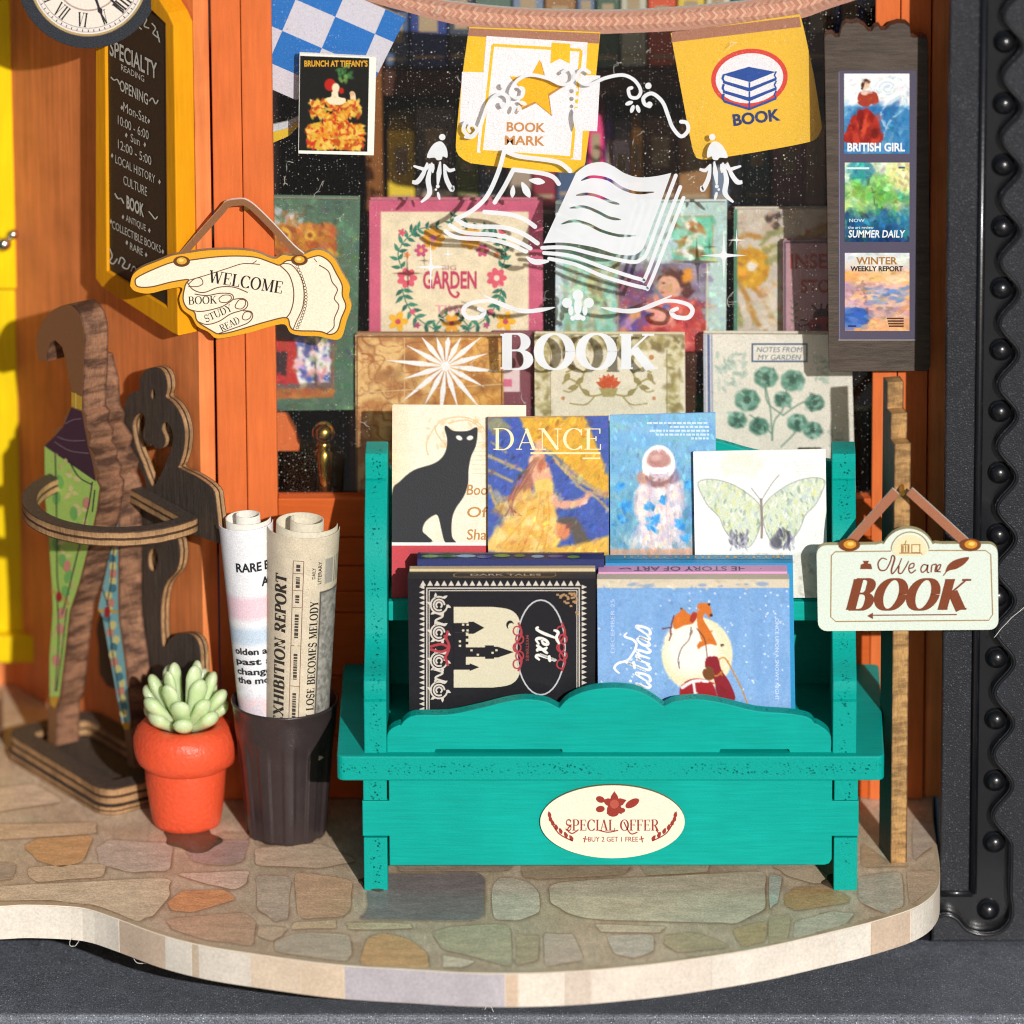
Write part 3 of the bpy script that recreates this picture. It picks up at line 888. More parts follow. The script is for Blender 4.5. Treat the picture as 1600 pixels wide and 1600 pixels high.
front = [(-80, 1416), (0, 1415), (40, 1413), (100, 1415), (140, 1420), (190, 1437), (250, 1459), (320, 1477), (400, 1490), (520, 1506), (640, 1514), (760, 1520), (880, 1518), (1000, 1508), (1100, 1495), (1200, 1478), (1300, 1455), (1360, 1440), (1420, 1421), (1450, 1404), (1466, 1382), (1467, 1350), (1461, 1310), (1456, 1275)]
front = smooth_pts(front, 5, False)
platform = thing('stone_platform', PZ(0).P(760, 1400) * [1, 1, 0] + [0, 0, -56], 'curved platform printed with stone paving that carries the whole shop front', 'platform')
cutout('slab', PZ(0), front + [(1456, 1225), (-80, 1040)], 56, [M['grout'], M['cut_edge']], platform, bev=1.2)
stones = '''a87a48 37,1323 60,1310 146,1305 130,1345 95,1355 60,1345
9a8f84 150,1325 170,1312 270,1318 265,1360 205,1363 155,1350
a89578 45,1355 165,1350 160,1370 60,1378 45,1370
b5a68b -10,1385 265,1371 265,1400 240,1430 215,1440 150,1414 80,1406 -10,1407
b07040 262,1410 285,1392 350,1390 368,1405 300,1425 268,1422
b59c8c 275,1365 390,1360 385,1380 365,1390 320,1380
7d6a68 290,1330 320,1315 390,1312 380,1345 345,1352 300,1345
a88f70 -10,1288 150,1285 150,1302 -10,1312
7f7468 -10,1346 25,1350 20,1372 -10,1375
a8957e -10,1232 55,1225 100,1252 20,1264 -10,1270
9c7f66 258,1436 380,1426 400,1440 395,1478 320,1468 270,1452
968a7a 400,1368 455,1370 450,1435 430,1440 402,1420
a08062 460,1362 550,1375 548,1420 535,1432 466,1435
a58f78 398,1325 500,1318 560,1345 500,1356 400,1352
4a4850 572,1370 605,1365 757,1363 755,1438 562,1436 575,1420
a39070 460,1441 525,1437 525,1450 455,1452
9c9474 540,1442 640,1443 645,1450 545,1452
95907f 430,1470 470,1457 545,1460 550,1490 540,1502 430,1487
a87c48 562,1507 574,1466 600,1458 640,1468 668,1490 670,1512
8f8c70 675,1457 705,1448 796,1444 800,1510 760,1500 692,1483
b7b09a 692,1492 742,1502 722,1511 692,1511
a39f90 800,1372 825,1378 842,1395 843,1425 810,1438 772,1436 768,1390 780,1372
a39c88 858,1385 880,1378 1060,1368 1196,1361 1196,1420 1150,1443 1100,1441 940,1437 890,1428 860,1410
80705a 815,1352 985,1350 975,1366 840,1373 818,1370
86856c 1000,1350 1110,1348 1105,1362 1010,1367
998d80 850,1458 895,1460 912,1500 852,1510
9a958c 948,1462 1020,1460 1022,1485 990,1497 960,1490
8a7c5c 1040,1462 1080,1457 1120,1468 1140,1480 1060,1488 1038,1475
8a7c60 806,1460 842,1462 840,1500 806,1508
8c6c40 1225,1400 1245,1386 1290,1385 1328,1402 1325,1410 1245,1422 1228,1415
8fa09a 1202,1366 1222,1370 1215,1410 1203,1420
8c8c80 1340,1370 1408,1362 1412,1415 1385,1428 1342,1408
94806a 1417,1362 1462,1360 1464,1384 1422,1413
9c9a88 1242,1440 1300,1424 1335,1427 1322,1443 1240,1466
8f8264 1202,1432 1235,1430 1230,1468 1202,1474
a09078 1205,1352 1268,1350 1310,1378 1270,1380 1230,1368
8f8478 1427,1278 1452,1288 1459,1320 1427,1345
8a7458 1346,1318 1385,1345 1420,1352 1346,1354
907a50 1145,1452 1198,1440 1196,1470 1160,1480
8b7a68 395,1290 500,1285 498,1312 400,1320
8f7c66 350,1300 392,1302 385,1312 330,1310
a29680 930,1444 1040,1448 1030,1457 940,1456
75685a 620,1350 800,1350 790,1360 625,1361
a08e76 405,1447 450,1450 440,1462 425,1470 402,1462'''
ground_art = Cv(-80, 1180, 1470, 1522, 2.6, '#dcc4a8')
ga = ground_art
ga.put(np.clip((ga.noise((90, 30), 2) - .35) * 2.4, 0, 1) * .7, '#c2a488'); ga.put(np.clip((ga.noise((60, 22), 7) - .5) * 3, 0, 1) * .6, '#cfc2a2'); ga.put(np.clip((ga.noise((40, 14), 9) - .55) * 4, 0, 1) * .4, '#eedcc2')
mrng = random.Random(3)
for row in stones.split('\n'):
    c, *pp = row.split()
    pp = [tuple(map(float, q.split(','))) for q in pp]
    k = .90 if len(pp) == 4 else .88
    pp = [q for a, b in zip(pp, pp[1:] + pp[:1]) for q in (tuple(k * np.array(a) + (1 - k) * np.array(b)), tuple(.5 * np.array(a) + .5 * np.array(b) + [mrng.uniform(-1.5, 1.5), mrng.uniform(-1.0, 1.0)]), tuple((1 - k) * np.array(a) + k * np.array(b)))]
    sp = smooth_pts(pp, 3)
    o = cutout('paving_stone', PZ(.2), sp, .6, [M['stone'], M['grout']], platform)
    o.color = (*lin(tuple(.66 * np.array(C(c)) + .34 * np.array(C('#b8a392')))), 1)
    cen = np.mean(pp, axis=0)
    gx, gy = min(q[0] for q in pp) - 12, min(q[1] for q in pp) - 8
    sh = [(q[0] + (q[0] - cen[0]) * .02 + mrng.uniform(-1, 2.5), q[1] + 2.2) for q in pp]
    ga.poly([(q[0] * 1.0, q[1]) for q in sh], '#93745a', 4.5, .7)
    ga.line(pp + [pp[0]], 3.2, '#8f7056', .5, 3)
ga.mottle(.10, 6, 3)
_op = front + [(1456, 1225), (-80, 1040)]
def on_slab(X, Y):
    ins = np.zeros(X.shape, bool)
    P_ = [(a + (0 if a < 1300 else -5), b - 3) for a, b in _op]
    for (ax, ay), (bx, by) in zip(P_, P_[1:] + P_[:1]):
        if ay == by: continue
        ins ^= ((ay > Y) != (by > Y)) & (X < (bx - ax) * (Y - ay) / (by - ay) + ax)
    return ins
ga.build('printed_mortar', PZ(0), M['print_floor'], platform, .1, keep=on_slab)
# printed stones round the front edge
fw = [PZ(0).P(*q) for q in front]
fx = [q[0] for q in front]
def edge_piece(x0, x1, c, z0=-54.5, z1=-1.5, slope=0):
    mb = MB(); N = 14
    xs = np.linspace(x0, x1, N)
    k = int(np.argmax(fx))
    pts = [np.array([np.interp(x, fx[:k], [p[j] for p in fw[:k]]) for j in range(3)]) for x in xs]
    vs = []
    for i, p in enumerate(pts):
        q0, q1 = pts[max(i - 1, 0)], pts[min(i + 1, N - 1)]
        t = (q1 - q0) / (np.linalg.norm(q1 - q0) + 1e-9); n = np.array([t[1], -t[0], 0])
        e = p + n * 2.4; sl = slope * (i / (N - 1) - .5)
        vs += [e + [0, 0, z0], e + [0, 0, z1], p - n * 2 + [0, 0, z0], p - n * 2 + [0, 0, z1]]
    fs = []
    for i in range(N - 1):
        a, b = 4 * i, 4 * i + 4
        fs += [(a, b, b + 1, a + 1), (a + 1, b + 1, b + 3, a + 3), (a, a + 2, b + 2, b)]
    fs += [(0, 1, 3, 2), (4 * N - 4, 4 * N - 2, 4 * N - 1, 4 * N - 3)]
    mb.add(vs, fs)
    o = obj('edge_stone', mb, M['edge_print'], platform)
    o.color = (*lin(C(c)), 1)
for x0, x1, c in ((-60, 186, '#ece2d2'), (189, 258, '#c8a78a'), (260, 299, '#e9e0d2'), (302, 310, '#c4a888'), (312, 391, '#e4d8c8'), (394, 470, '#e3c6a6'), (473, 537, '#dcbc9a'), (540, 788, '#a69fb0'), (791, 808, '#cfa988'), (811, 880, '#e8dccb'), (883, 922, '#cdb8a6'), (925, 1110, '#e6d6c6'), (1112, 1300, '#efe4d6'), (1303, 1358, '#eee6da'), (1361, 1420, '#c9a98c'), (1423, 1455, '#eae2d4')):
    edge_piece(x0 - .8, x1 + .8, tuple(.62 * np.array(C(c)) + .38 * np.array(C('#f0e6d8'))))

ZP = -156
plinth = MB()
plinth.box((-1250, -478, -330), (760, 520, ZP))
o = obj('display_plinth', plinth, [M['black_glit']], bevel=7, seg=3)
o['kind'] = 'structure'
riser = MB().box((-1200, -150, ZP), (470, 480, -57))
o = obj('plinth_riser', riser, M['black'], bevel=3); o['kind'] = 'structure'
ground = MB(); ground.add([(-60000, -60000, -330), (60000, -60000, -330), (60000, 60000, -330), (-60000, 60000, -330)], [(0, 1, 2, 3)])
o = obj('ground', ground, m_flat('studio_table', '#4a4a4c', .7, .05, .001)); o['kind'] = 'structure'

# ---- black moulded frame on the right
YF = -200
fx0 = PY(YF).P(1477, 700)[0]
frame = thing('moulded_frame', (fx0 + 60, YF, ZP), 'black plastic frame with a wavy moulding and a row of round beads', 'frame')
ztop = PY(YF).P(1500, -90)[2]
zb = ZP + 1
X = lambda px, y=700, Y=YF: PY(Y).P(px, y)[0]
Zc = lambda py, Y=YF: PY(Y).P(1500, py)[2]
obj('backing', MB().box((X(1476), YF + 12, zb), (X(1700), YF + 40, ztop)), M['black'], frame)
obj('inner_strip', MB().box((X(1477), YF - 2, Zc(1392)), (X(1522.5), YF + 12, ztop)), M['black_grain'], frame, bevel=2)
xr, zr = X(1529), Zc(1396)
mb = MB()
mb.tube([(xr, YF + 2, ztop), (xr, YF + 2, zr), ], 6.2, 14)
mb.tube([(xr, YF + 2, zr), (X(1470), YF + 2, zr)], 6.2, 14)
obj('ridge', mb, M['black'], frame, smooth=True)
mb = MB().tube([(xr - 10, YF + 3, ztop), (xr - 10, YF + 3, zr + 10), ], 2.6, 10)
mb.tube([(xr - 10, YF + 3, zr + 10), (X(1470), YF + 3, zr + 10)], 2.6, 10)
obj('fine_ridge', mb, M['black'], frame, smooth=True)
xb = X(1562, 700, -196)
bz = [PY(-196).P(1562, y)[2] for y in (67 + 96.2 * k for k in range(14))] + [PY(-196).P(1562, 1423)[2]]
bz = [PY(-196).P(1562, 67 - 96.2)[2]] + bz
amp, xm = 14.5, xb + 11
wav = []
zz = ztop
per = 103.0
while zz > bz[-2] - 30:
    idx = np.interp(-zz, [-q for q in bz[:-1]], range(len(bz) - 1)) if zz < bz[0] else (bz[0] - zz) / per
    wav.append((xm + amp * math.cos(2 * math.pi * idx), zz)); zz -= 4
xc, zc = xb - 8, bz[-1]
tail = [(xm + 14, zc + 34), (xc + 36, zc + 12), (xc + 33, zc - 12), (xc + 16, zc - 30), (xc - 10, zc - 34), (xc - 34, zc - 26), (xc - 50, zc - 8), (xc - 66, zc - 1), (xc - 82, zc - 6), (X(1468), zc - 8)]
tail = smooth_pts([wav[-1]] + tail, 4, False)[1:]
outline = wav + tail + [(X(1468), zb + 8), (X(1720), zb + 8), (X(1720), ztop)]
pf = Plane((0, YF - 10, 0), (0, -1, 0))
ol = [pf.to2(np.array([a, YF - 10, z])) for a, z in outline]
cutout('wave_moulding', pf, ol, 30, [M['black_grain'], M['black']], frame, bev=4.5, px=False, auto=40)
rim = [(a + 1, z) for a, z in wav] + [(a + 1, z) for a, z in tail]
mb = MB().tube([(a, YF - 10.5, z) for a, z in rim], 2.8, 10)
obj('wave_rim', mb, M['black'], frame, smooth=True)
prof = [(17.5, 0), (17.5, 3), (16, 5), (15, 5.5), (14.2, 8), (12.2, 12), (8.5, 15.2), (4.5, 16.8), (.4, 17.4)]
me_bead = None
for i, z in enumerate(bz):
    x = xb if i < len(bz) - 1 else xc
    if me_bead is None:
        mb = MB(); mb.lathe((0, 0, 0), prof, 28)
        mb.v = [(p[0], -p[2], p[1]) for p in mb.v]
        me_bead = mesh_from(mb, 'bead', np.zeros(3))
        me_bead.materials.append(M['black'])
        me_bead.polygons.foreach_set('use_smooth', [True] * len(me_bead.polygons))
    b = bpy.data.objects.new('bead', me_bead); col.objects.link(b); b.parent = frame
    b.location = Vector((np.array([x, YF + 11, z]) - bases[frame.name]) * S)
obj('bottom_rail', MB().box((X(1380), YF + 14, zb), (X(1720), YF + 46, Zc(1440))), M['black'], frame)
mb = MB().tube([(-1200, YF + 12, ZP + 8), (470, YF + 12, ZP + 8)], 9, 12)
obj('base_bead', mb, M['black'], frame, smooth=True)

# ---- the shop front: posts, boards, side wall, pane
shop = thing('shop_front', (0, 20, 0), 'orange painted wooden shop front with a big window and an angled side wall', 'shop front')
ZT = 1430
def plank(name, x0, x1, y0=0, y1=30, z0=1, z1=ZT, mat='orange', bevel=1.8, yref=400):
    a, b = PY(y0).P(x0, yref)[0], PY(y0).P(x1, yref)[0]
    return obj(name, MB().box((a, y0, z0), (b, y1, z1)), M[mat], shop, bevel=bevel)
plank('post', 335, 380.5); plank('post', 381.5, 428.5, -1.5)
plank('post', 1365, 1403, -1); plank('post', 1404.5, 1451, 0.5)
plank('end_board', 1453, 1500, 10, 40, mat='orange_wood')
def zof(y, Y=0): return PY(Y).P(900, y)[2]
xl, xr2 = PY(0).P(429, 400)[0], PY(0).P(1364.5, 400)[0]
obj('window_rail', MB().box((xl, -3, zof(838)), (xr2, 26, zof(778))), M['orange_h'], shop, bevel=2)
ys = [840, 885, 925, 958, 1057, 1150, 1249]
for a, b in zip(ys, ys[1:]):
    obj('wall_board', MB().box((xl, 2, zof(b - .8)), (xr2, 26, zof(a + .8))), M['orange_h'], shop, bevel=1.6)
obj('lintel', MB().box((PY(0).P(330, 0)[0], 0, ZT + 1), (PY(0).P(1500, 0)[0], 30, ZT + 90)), M['orange_h'], shop)
# angled side wall
L = (WALL_A[1] - 3) / math.sin(TH)
p0, p1 = WALL_A - U * 10, WALL_A + U * L
mb = MB()
mb.hexa([p0 + [0, 0, 1], p1 + [0, 0, 1], p1 + W * 28 + [0, 0, 1], p0 + W * 28 + [0, 0, 1], p0 + [0, 0, ZT], p1 + [0, 0, ZT], p1 + W * 28 + [0, 0, ZT], p0 + W * 28 + [0, 0, ZT]])
obj('side_wall', mb, M['orange_wood'], shop)
YL = WALL_A[1] + 4
obj('rear_wall', MB().box((-1400, YL, 1), (WALL_A[0] + 4, YL + 26, ZT)), M['orange_wood'], shop)
# interior shell
room = MB()
room.box((-1200, 1050, 0), (520, 1080, ZT)); 
obj('back_wall', room, M['interior'], shop)
obj('interior_floor', MB().box((-620, 40, .5), (478, 1050, 6)), M['interior'], shop)
obj('ceiling', MB().box((-1000, 30, ZT + 2), (520, 1080, ZT + 30)), M['interior'], shop)
obj('interior_side', MB().box((480, 42, 0), (500, 1050, ZT)), M['interior'], shop)

def glass_mat():
    t = NT('dusty_glass')
    tr = t.n('BsdfTransparent')
    gl = t.n('BsdfGlossy'); gl.inputs['Roughness'].default_value = .03
    fr = t.n('Fresnel'); fr.inputs['IOR'].default_value = 1.45
    mx = t.n('MixShader'); t.l(fr.outputs[0], mx.inputs[0]); t.l(tr.outputs[0], mx.inputs[1]); t.l(gl.outputs[0], mx.inputs[2])
    v = t.px()
    def specks(sc, thr, keep):
        vo = t.vor(v, sc)
        sp = t.ramp(vo.outputs['Distance'], [(thr * .5, 1.0), (thr, 0.0)])
        s = t.n('SeparateColor'); t.l(vo.outputs['Color'], s.inputs[0])
        return t.math('MULTIPLY', sp, t.ramp(s.outputs[0], [(keep, 0.0), (min(keep + .12, .999), 1.0)]))
    patch = t.ramp(t.noise(t.px(), .008, 2), [(.40, .25), (.62, 1.0)])
    d = t.math('ADD', t.math('MULTIPLY', specks(.22, .24, .60), .40), t.math('MULTIPLY', specks(.08, .13, .72), .7))
    # a few fibres
    warp = t.n('VectorMath', operation='ADD')
    nn = t.n('TexNoise'); nn.inputs['Scale'].default_value = .03; t.l(v, nn.inputs['Vector'])
    sc = t.n('VectorMath', operation='SCALE'); sc.inputs['Scale'].default_value = 40; t.l(nn.outputs['Color'], sc.inputs[0])
    t.l(v, warp.inputs[0]); t.l(sc.outputs[0], warp.inputs[1])
    fib = t.vor(warp.outputs[0], .012, 'DISTANCE_TO_EDGE')
    fl = t.math('MULTIPLY', t.ramp(fib.outputs['Distance'], [(.004, 1.0), (.009, 0.0)]), t.ramp(t.noise(t.px(), .03, 1), [(.66, 0.0), (.70, .5)]))
    d = t.math('MINIMUM', t.math('MULTIPLY_ADD', t.math('MAXIMUM', d, fl), patch, .0015), 1.0)
    df = t.n('BsdfDiffuse'); df.inputs[0].default_value = (.75, .70, .62, 1)
    m2 = t.n('MixShader'); t.l(d, m2.inputs[0]); t.l(mx.outputs[0], m2.inputs[1]); t.l(df.outputs[0], m2.inputs[2])
    t.l(m2.outputs[0], t.out.inputs[0])
    return t.mat
M['glass'] = glass_mat()
YG = 14
gx0, gx1 = PY(YG).P(424, 400)[0], PY(YG).P(1370, 400)[0]
mb = MB(); mb.box((gx0, YG, zof(790)), (gx1, YG + 3, ZT + 4))
pane = obj('window_pane', mb, M['glass'], shop)

# ---- yellow window at the far left
pyl = YL - 26
yw = thing('yellow_window_frame', (PY(pyl).P(0, 900)[0], pyl, PY(pyl).P(0, 1036)[2]), 'bright yellow painted window frame on the rear wall beside the side wall', 'window')
def ybox(name, x0, x1, y0, y1, d0, d1, yref=None):
    P = PY(d0)
    a, b = P.P(x0, yref or 700)[0], P.P(x1, yref or 700)[0]
    obj(name, MB().box((a, d0, P.P(0, y1)[2]), (b, d1, P.P(0, y0)[2])), M['yellow'], yw, bevel=2.5)
ybox('upper_stile', -80, 22, -90, 452, pyl - 5, YL - 1, 300)
ybox('lower_stile', -80, 31, 454, 993, pyl, YL - 1, 760)
ybox('sill', -80, 68, 995, 1036, pyl - 26, YL - 1, 1000)
hd = thing('silver_beaded_handle', PY(pyl - 30).P(8, 380), 'silver handle of two small beads on the yellow window frame', 'handle')
for nm, px, py, r in (('large_bead', 6, 381, 12), ('small_bead', 20, 366, 8.5)):
    c = PY(pyl - 5 - r).P(px, py)
    obj(nm, MB().lathe(c, [(r * math.sin(a) + .01, -r * math.cos(a)) for a in np.linspace(0, math.pi, 14)], 20), M['silver'], hd, smooth=True)
c = PY(pyl - 10).P(13, 374)
obj('stem', MB().tube([PY(pyl - 16).P(6, 381), PY(pyl - 12).P(20, 366), PY(pyl + 2).P(14, 374)], 4, 10), M['silver'], hd, smooth=True)
# ================================================================== INSIDE THE WINDOW
# ---- white print on the pane (photo pixels on the pane's front face)
dp = Print(PY(YG), .35)
WHT = '#f4f6f8'
def holes_poly(pr, outer, holes, c):
    pl = pr.pl
    v, f, nz = curve_mesh([[(p[0], -p[1]) for p in outer]] + [[(p[0], -p[1]) for p in h] for h in holes], 0)
    pr.raw(np.stack([v[:, 0], -v[:, 1]], 1), f, c)
def stroke_outline(pts, w):
    P = smooth_pts(pts, 5, False); v, f = strip(P, [w * .3] + [w] * 6 + [w * .3]); n = len(v) // 2
    return [tuple(p) for p in v[:n]] + [tuple(p) for p in v[n:][::-1]]
page = smooth_pts([(849, 380), (874, 326), (900, 270)], 2, False)[:-1] + smooth_pts([(900, 270), (918, 257), (941, 253), (959, 260), (977, 271), (999, 277), (1026, 275), (1049, 270)], 4, False)[:-1] + smooth_pts([(1049, 270), (1028, 328), (1006, 386)], 2, False)[:-1] + smooth_pts([(1006, 386), (998, 395), (984, 399), (959, 396), (927, 386), (882, 379), (849, 380)], 4, False)[:-1]
pl_lines = [[(908, 282), (925, 276), (950, 280), (972, 294), (995, 301), (1022, 300)], [(900, 305), (918, 303), (936, 307), (954, 315), (968, 319)], [(890, 325), (912, 323), (932, 330), (952, 340), (970, 343)], [(877, 350), (896, 345), (918, 350), (941, 361), (968, 368), (993, 368)]]
holes_poly(dp, page, [stroke_outline(l, 4.5) for l in pl_lines], WHT)
S_ = lambda pts, w=6.5, sm=6: dp.stroke(pts, w, WHT, 0, sm, True)
S_([(847, 387), (887, 387), (932, 398), (985, 409), (1002, 405), (1012, 392), (1034, 332), (1056, 274)], 6)
S_([(850, 395), (894, 400), (944, 418), (1000, 436), (1009, 432), (1035, 364), (1063, 292)], 6)
S_([(858, 404), (899, 413), (944, 432), (1005, 449), (1015, 444), (1042, 376), (1068, 309)], 6)
S_([(788, 236), (778, 270), (761, 306), (739, 328), (713, 342)], 7)
S_([(713, 342), (734, 353), (784, 355), (815, 364), (840, 380)], 7)
S_([(703, 352), (725, 363), (775, 367), (802, 374), (829, 388)], 6.5)
S_([(696, 361), (716, 371), (766, 374), (797, 382), (822, 393)], 6.5)
S_([(790, 236), (811, 244), (856, 250), (876, 255), (891, 267)], 7)
S_([(773, 316), (788, 292), (802, 265)], 7); S_([(802, 265), (820, 267), (849, 271), (865, 277), (873, 287)], 7)
S_([(757, 331), (797, 335), (820, 343), (836, 354)], 7)
S_([(823, 402), (836, 409), (856, 408)], [3, 8, 9, 4])
for x, y, L, w, a in ((802, 289, 20, 12, 95), (815, 284, 28, 18, 62), (826, 281, 26, 13, 8)): 
    dp.poly(smooth_pts([(x, y), (x + L * .6 * math.cos(math.radians(a - 20)), y + L * .6 * math.sin(math.radians(a - 20))), (x + L * math.cos(math.radians(a)), y + L * math.sin(math.radians(a))), (x + L * .6 * math.cos(math.radians(a + 20)), y + L * .6 * math.sin(math.radians(a + 20)))], 4), WHT)
def sparkle(x, y, rx, ry, k=.12):
    pts = []
    for a in range(4):
        t = a * math.pi / 2
        pts.append((x + rx * math.cos(t), y + ry * math.sin(t)))
        for s in (.25, .5, .75):
            u = t + s * math.pi / 2
            rr = k * (1.0 + .5 * abs(s - .5))
            pts.append((x + rx * rr * math.cos(u) * 1.25, y + ry * rr * math.sin(u) * 1.25))
    dp.poly(pts, WHT)
for a in ((673, 417, 27, 38), (700, 397, 11, 15), (1131, 399, 36, 44), (1151, 375, 14, 18), (1106, 425, 7, 9)): sparkle(*a)
def both(fn, cx=900):
    fn(lambda p: p); fn(lambda p: (2 * cx - p[0], p[1]))
def swirl(m):
    Q = lambda pts: [m(p) for p in pts]
    S_(Q([(921, 113), (912, 108), (904, 113), (904, 124), (912, 131), (925, 131), (945, 122), (972, 117), (991, 125), (1001, 141), (996, 152), (985, 151), (982, 140), (987, 137)]), 5.5)
    S_(Q([(1015, 166), (1007, 162), (1006, 152), (1019, 146), (1035, 159), (1044, 181), (1051, 199), (1064, 213), (1075, 204), (1073, 192), (1064, 190)]), 6)
    dp.ell(*m((1013, 134)), 5, 5, WHT); dp.ell(*m((1015, 163)), 4.5, 4.5, WHT)
    for dx, dy, r in ((983, 161, 160), (988, 170, 110), (997, 170, 70)):
        x, y = m((dx, dy)); dp.ell(x, y, 6.5, 3.2, WHT, rot=(r if m((1, 0))[0] == 1 else 180 - r))
both(swirl)
for y, r in ((140, 3.5), (152, 3.5), (164, 3)): dp.ell(900, y, r, r, WHT)
dp.poly(smooth_pts([(900, 168), (905, 182), (900, 204), (895, 182)], 4), WHT)
S_([(727, 214), (739, 214), (745, 204), (739, 195), (732, 199), (734, 205)], 4.5)
def tassel(m):
    Q = lambda pts: [m(p) for p in pts]
    dp.ell(*m((691, 214)), 5, 5, WHT)
    dp.poly(Q(smooth_pts([(690, 221), (698, 232), (699, 246), (692, 244), (690, 249), (683, 250), (679, 246), (667, 246), (672, 232), (680, 223)], 3)), WHT)
    for pts, w in (([(672, 256), (665, 264), (655, 262), (646, 259)], [2, 6, 5, 3]), ([(668, 254), (661, 272), (652, 284), (644, 284)], [3, 7, 8, 5]), ([(675, 254), (669, 280), (671, 302), (658, 316)], [3, 8, 8, 3]),
                   ([(677, 256), (676, 270)], [3, 5, 2]), ([(688, 252), (686, 270), (684, 288)], [2, 8, 3]), ([(694, 256), (697, 278), (706, 296), (708, 290)], [3, 7, 8, 3]), ([(695, 258), (702, 266), (711, 264)], [3, 6, 4]), ([(684, 300), (687, 312)], [3, 5, 2])):
        dp.stroke(Q(pts), w, WHT, 0, 6)
    dp.ell(*m((684, 291)), 3, 3, WHT); dp.ell(*m((681, 296)), 2, 2, WHT)
tassel(lambda p: p); tassel(lambda p: (1804 - p[0], p[1]))
def divider(m):
    Q = lambda pts: [m(p) for p in pts]
    S_(Q([(867, 480), (845, 484), (815, 486), (785, 474), (757, 462)]), [1, 7, 6, 4, 2])
    S_(Q([(845, 485), (800, 482), (765, 470), (735, 474), (724, 484), (731, 496), (750, 495), (757, 487), (748, 482)]), [3, 5, 6, 7, 7, 7, 6])
divider(lambda p: p); divider(lambda p: (1806 - p[0], p[1]))
for x, y, rx, ry, r in ((903, 461, 8.5, 9), (886, 473, 8, 8, 0), (920, 473, 8, 8, 0), (903, 478, 6, 14), (892, 484, 4, 9, 25), (914, 484, 4, 9, -25), (903, 495, 7, 5), (895, 497, 4, 4), (911, 497, 4, 4)) if False else [(a + (0,))[:5] for a in ((903, 461, 8.5, 9), (886, 473, 8, 8), (920, 473, 8, 8), (903, 478, 6, 14), (892, 485, 4, 8), (914, 485, 4, 8), (903, 495, 7, 5), (895, 497, 4, 4), (911, 497, 4, 4))]:
    dp.ell(x, y, rx, ry, WHT, rot=r, n=16)
dp.text('BOOK', 905, 549, 246, 55, WHT, 0, font='serif', T=.21, t=.05)
def decal_mat():
    t = NT('translucent_white_ink')
    d = t.n('BsdfDiffuse'); d.inputs[0].default_value = (.80, .82, .85, 1)
    tr = t.n('BsdfTransparent'); mx = t.n('MixShader')
    n = t.noise(t.px(), .02, 2)
    t.l(t.ramp(n, [(.35, .03), (.65, .13)]), mx.inputs[0]); t.l(d.outputs[0], mx.inputs[1]); t.l(tr.outputs[0], mx.inputs[2])
    t.l(mx.outputs[0], t.out.inputs[0])
    return t.mat
M['ink'] = decal_mat()
dec = dp.build('white_window_print', M['ink'], pane)
dec['label'] = 'white printed open book, scrolls and the word BOOK on the glass'

# ---- bunting
BYP = PY(42)
bp = BYP.P(900, 30)
bunting = thing('bunting', bp, 'printed card bunting of a rope and three flags behind the window pane', 'bunting')
rtop = [(395, -130), (470, -80), (560, -32), (640, -8), (720, 5), (800, 13), (900, 17), (1000, 16), (1100, 9), (1200, -3), (1300, -25), (1400, -60)]
rbot = [(1400, -20), (1300, 12), (1255, 28), (1200, 37), (1100, 45), (1000, 51), (900, 53), (800, 49), (720, 40), (640, 20), (560, -4), (470, -48), (395, -95)]
cutout('rope', BYP, smooth_pts(rtop, 4, False) + smooth_pts(rbot, 4, False), 8, [coverm('#b98672'), M['white_card']], bunting)
rp = Print(BYP, .3)
T0 = smooth_pts(rtop, 8, False); B0 = smooth_pts(rbot[::-1], 8, False)
xs = np.arange(400, 1395, 5.5)
tx, ty = zip(*T0); bx, by = zip(*B0)
for k, x in enumerate(xs):
    y0, y1 = np.interp(x, tx, ty) + 3, np.interp(x + 6, bx, by) - 6
    c = ['#cf9c82', '#c48c74', '#d6a88e', '#ba7f69'][(k * 3) % 4]
    for j in range(4):
        a, b = y0 + (y1 - y0) * j / 4, y0 + (y1 - y0) * (j + 1) / 4
        s = 3 if j % 2 else -3
        rp.raw([(x - s, a), (x + 4.8 - s, a), (x + 4.8 + s, b), (x + s, b)], [(0, 1, 2, 3)], tuple(np.array(C(c)) * (1.06 if j in (1, 2) else .93)))
rp.build('rope_print', M['print_board'], bunting)
def flag(outline, c, prn, lab=None):
    pl = PY(40)
    f = cutout('flag', pl, outline, 7, [coverm(c), M['card_edge']], bunting)
    if lab: f['label'] = lab
    pr = Print(pl, .3); prn(pr); pr.build('flag_print', M['print_board'], f)
def strap(pr, pts): pr.poly(pts, '#a8745c', 0)  # brown strip printed across the flag top as the rope's shade
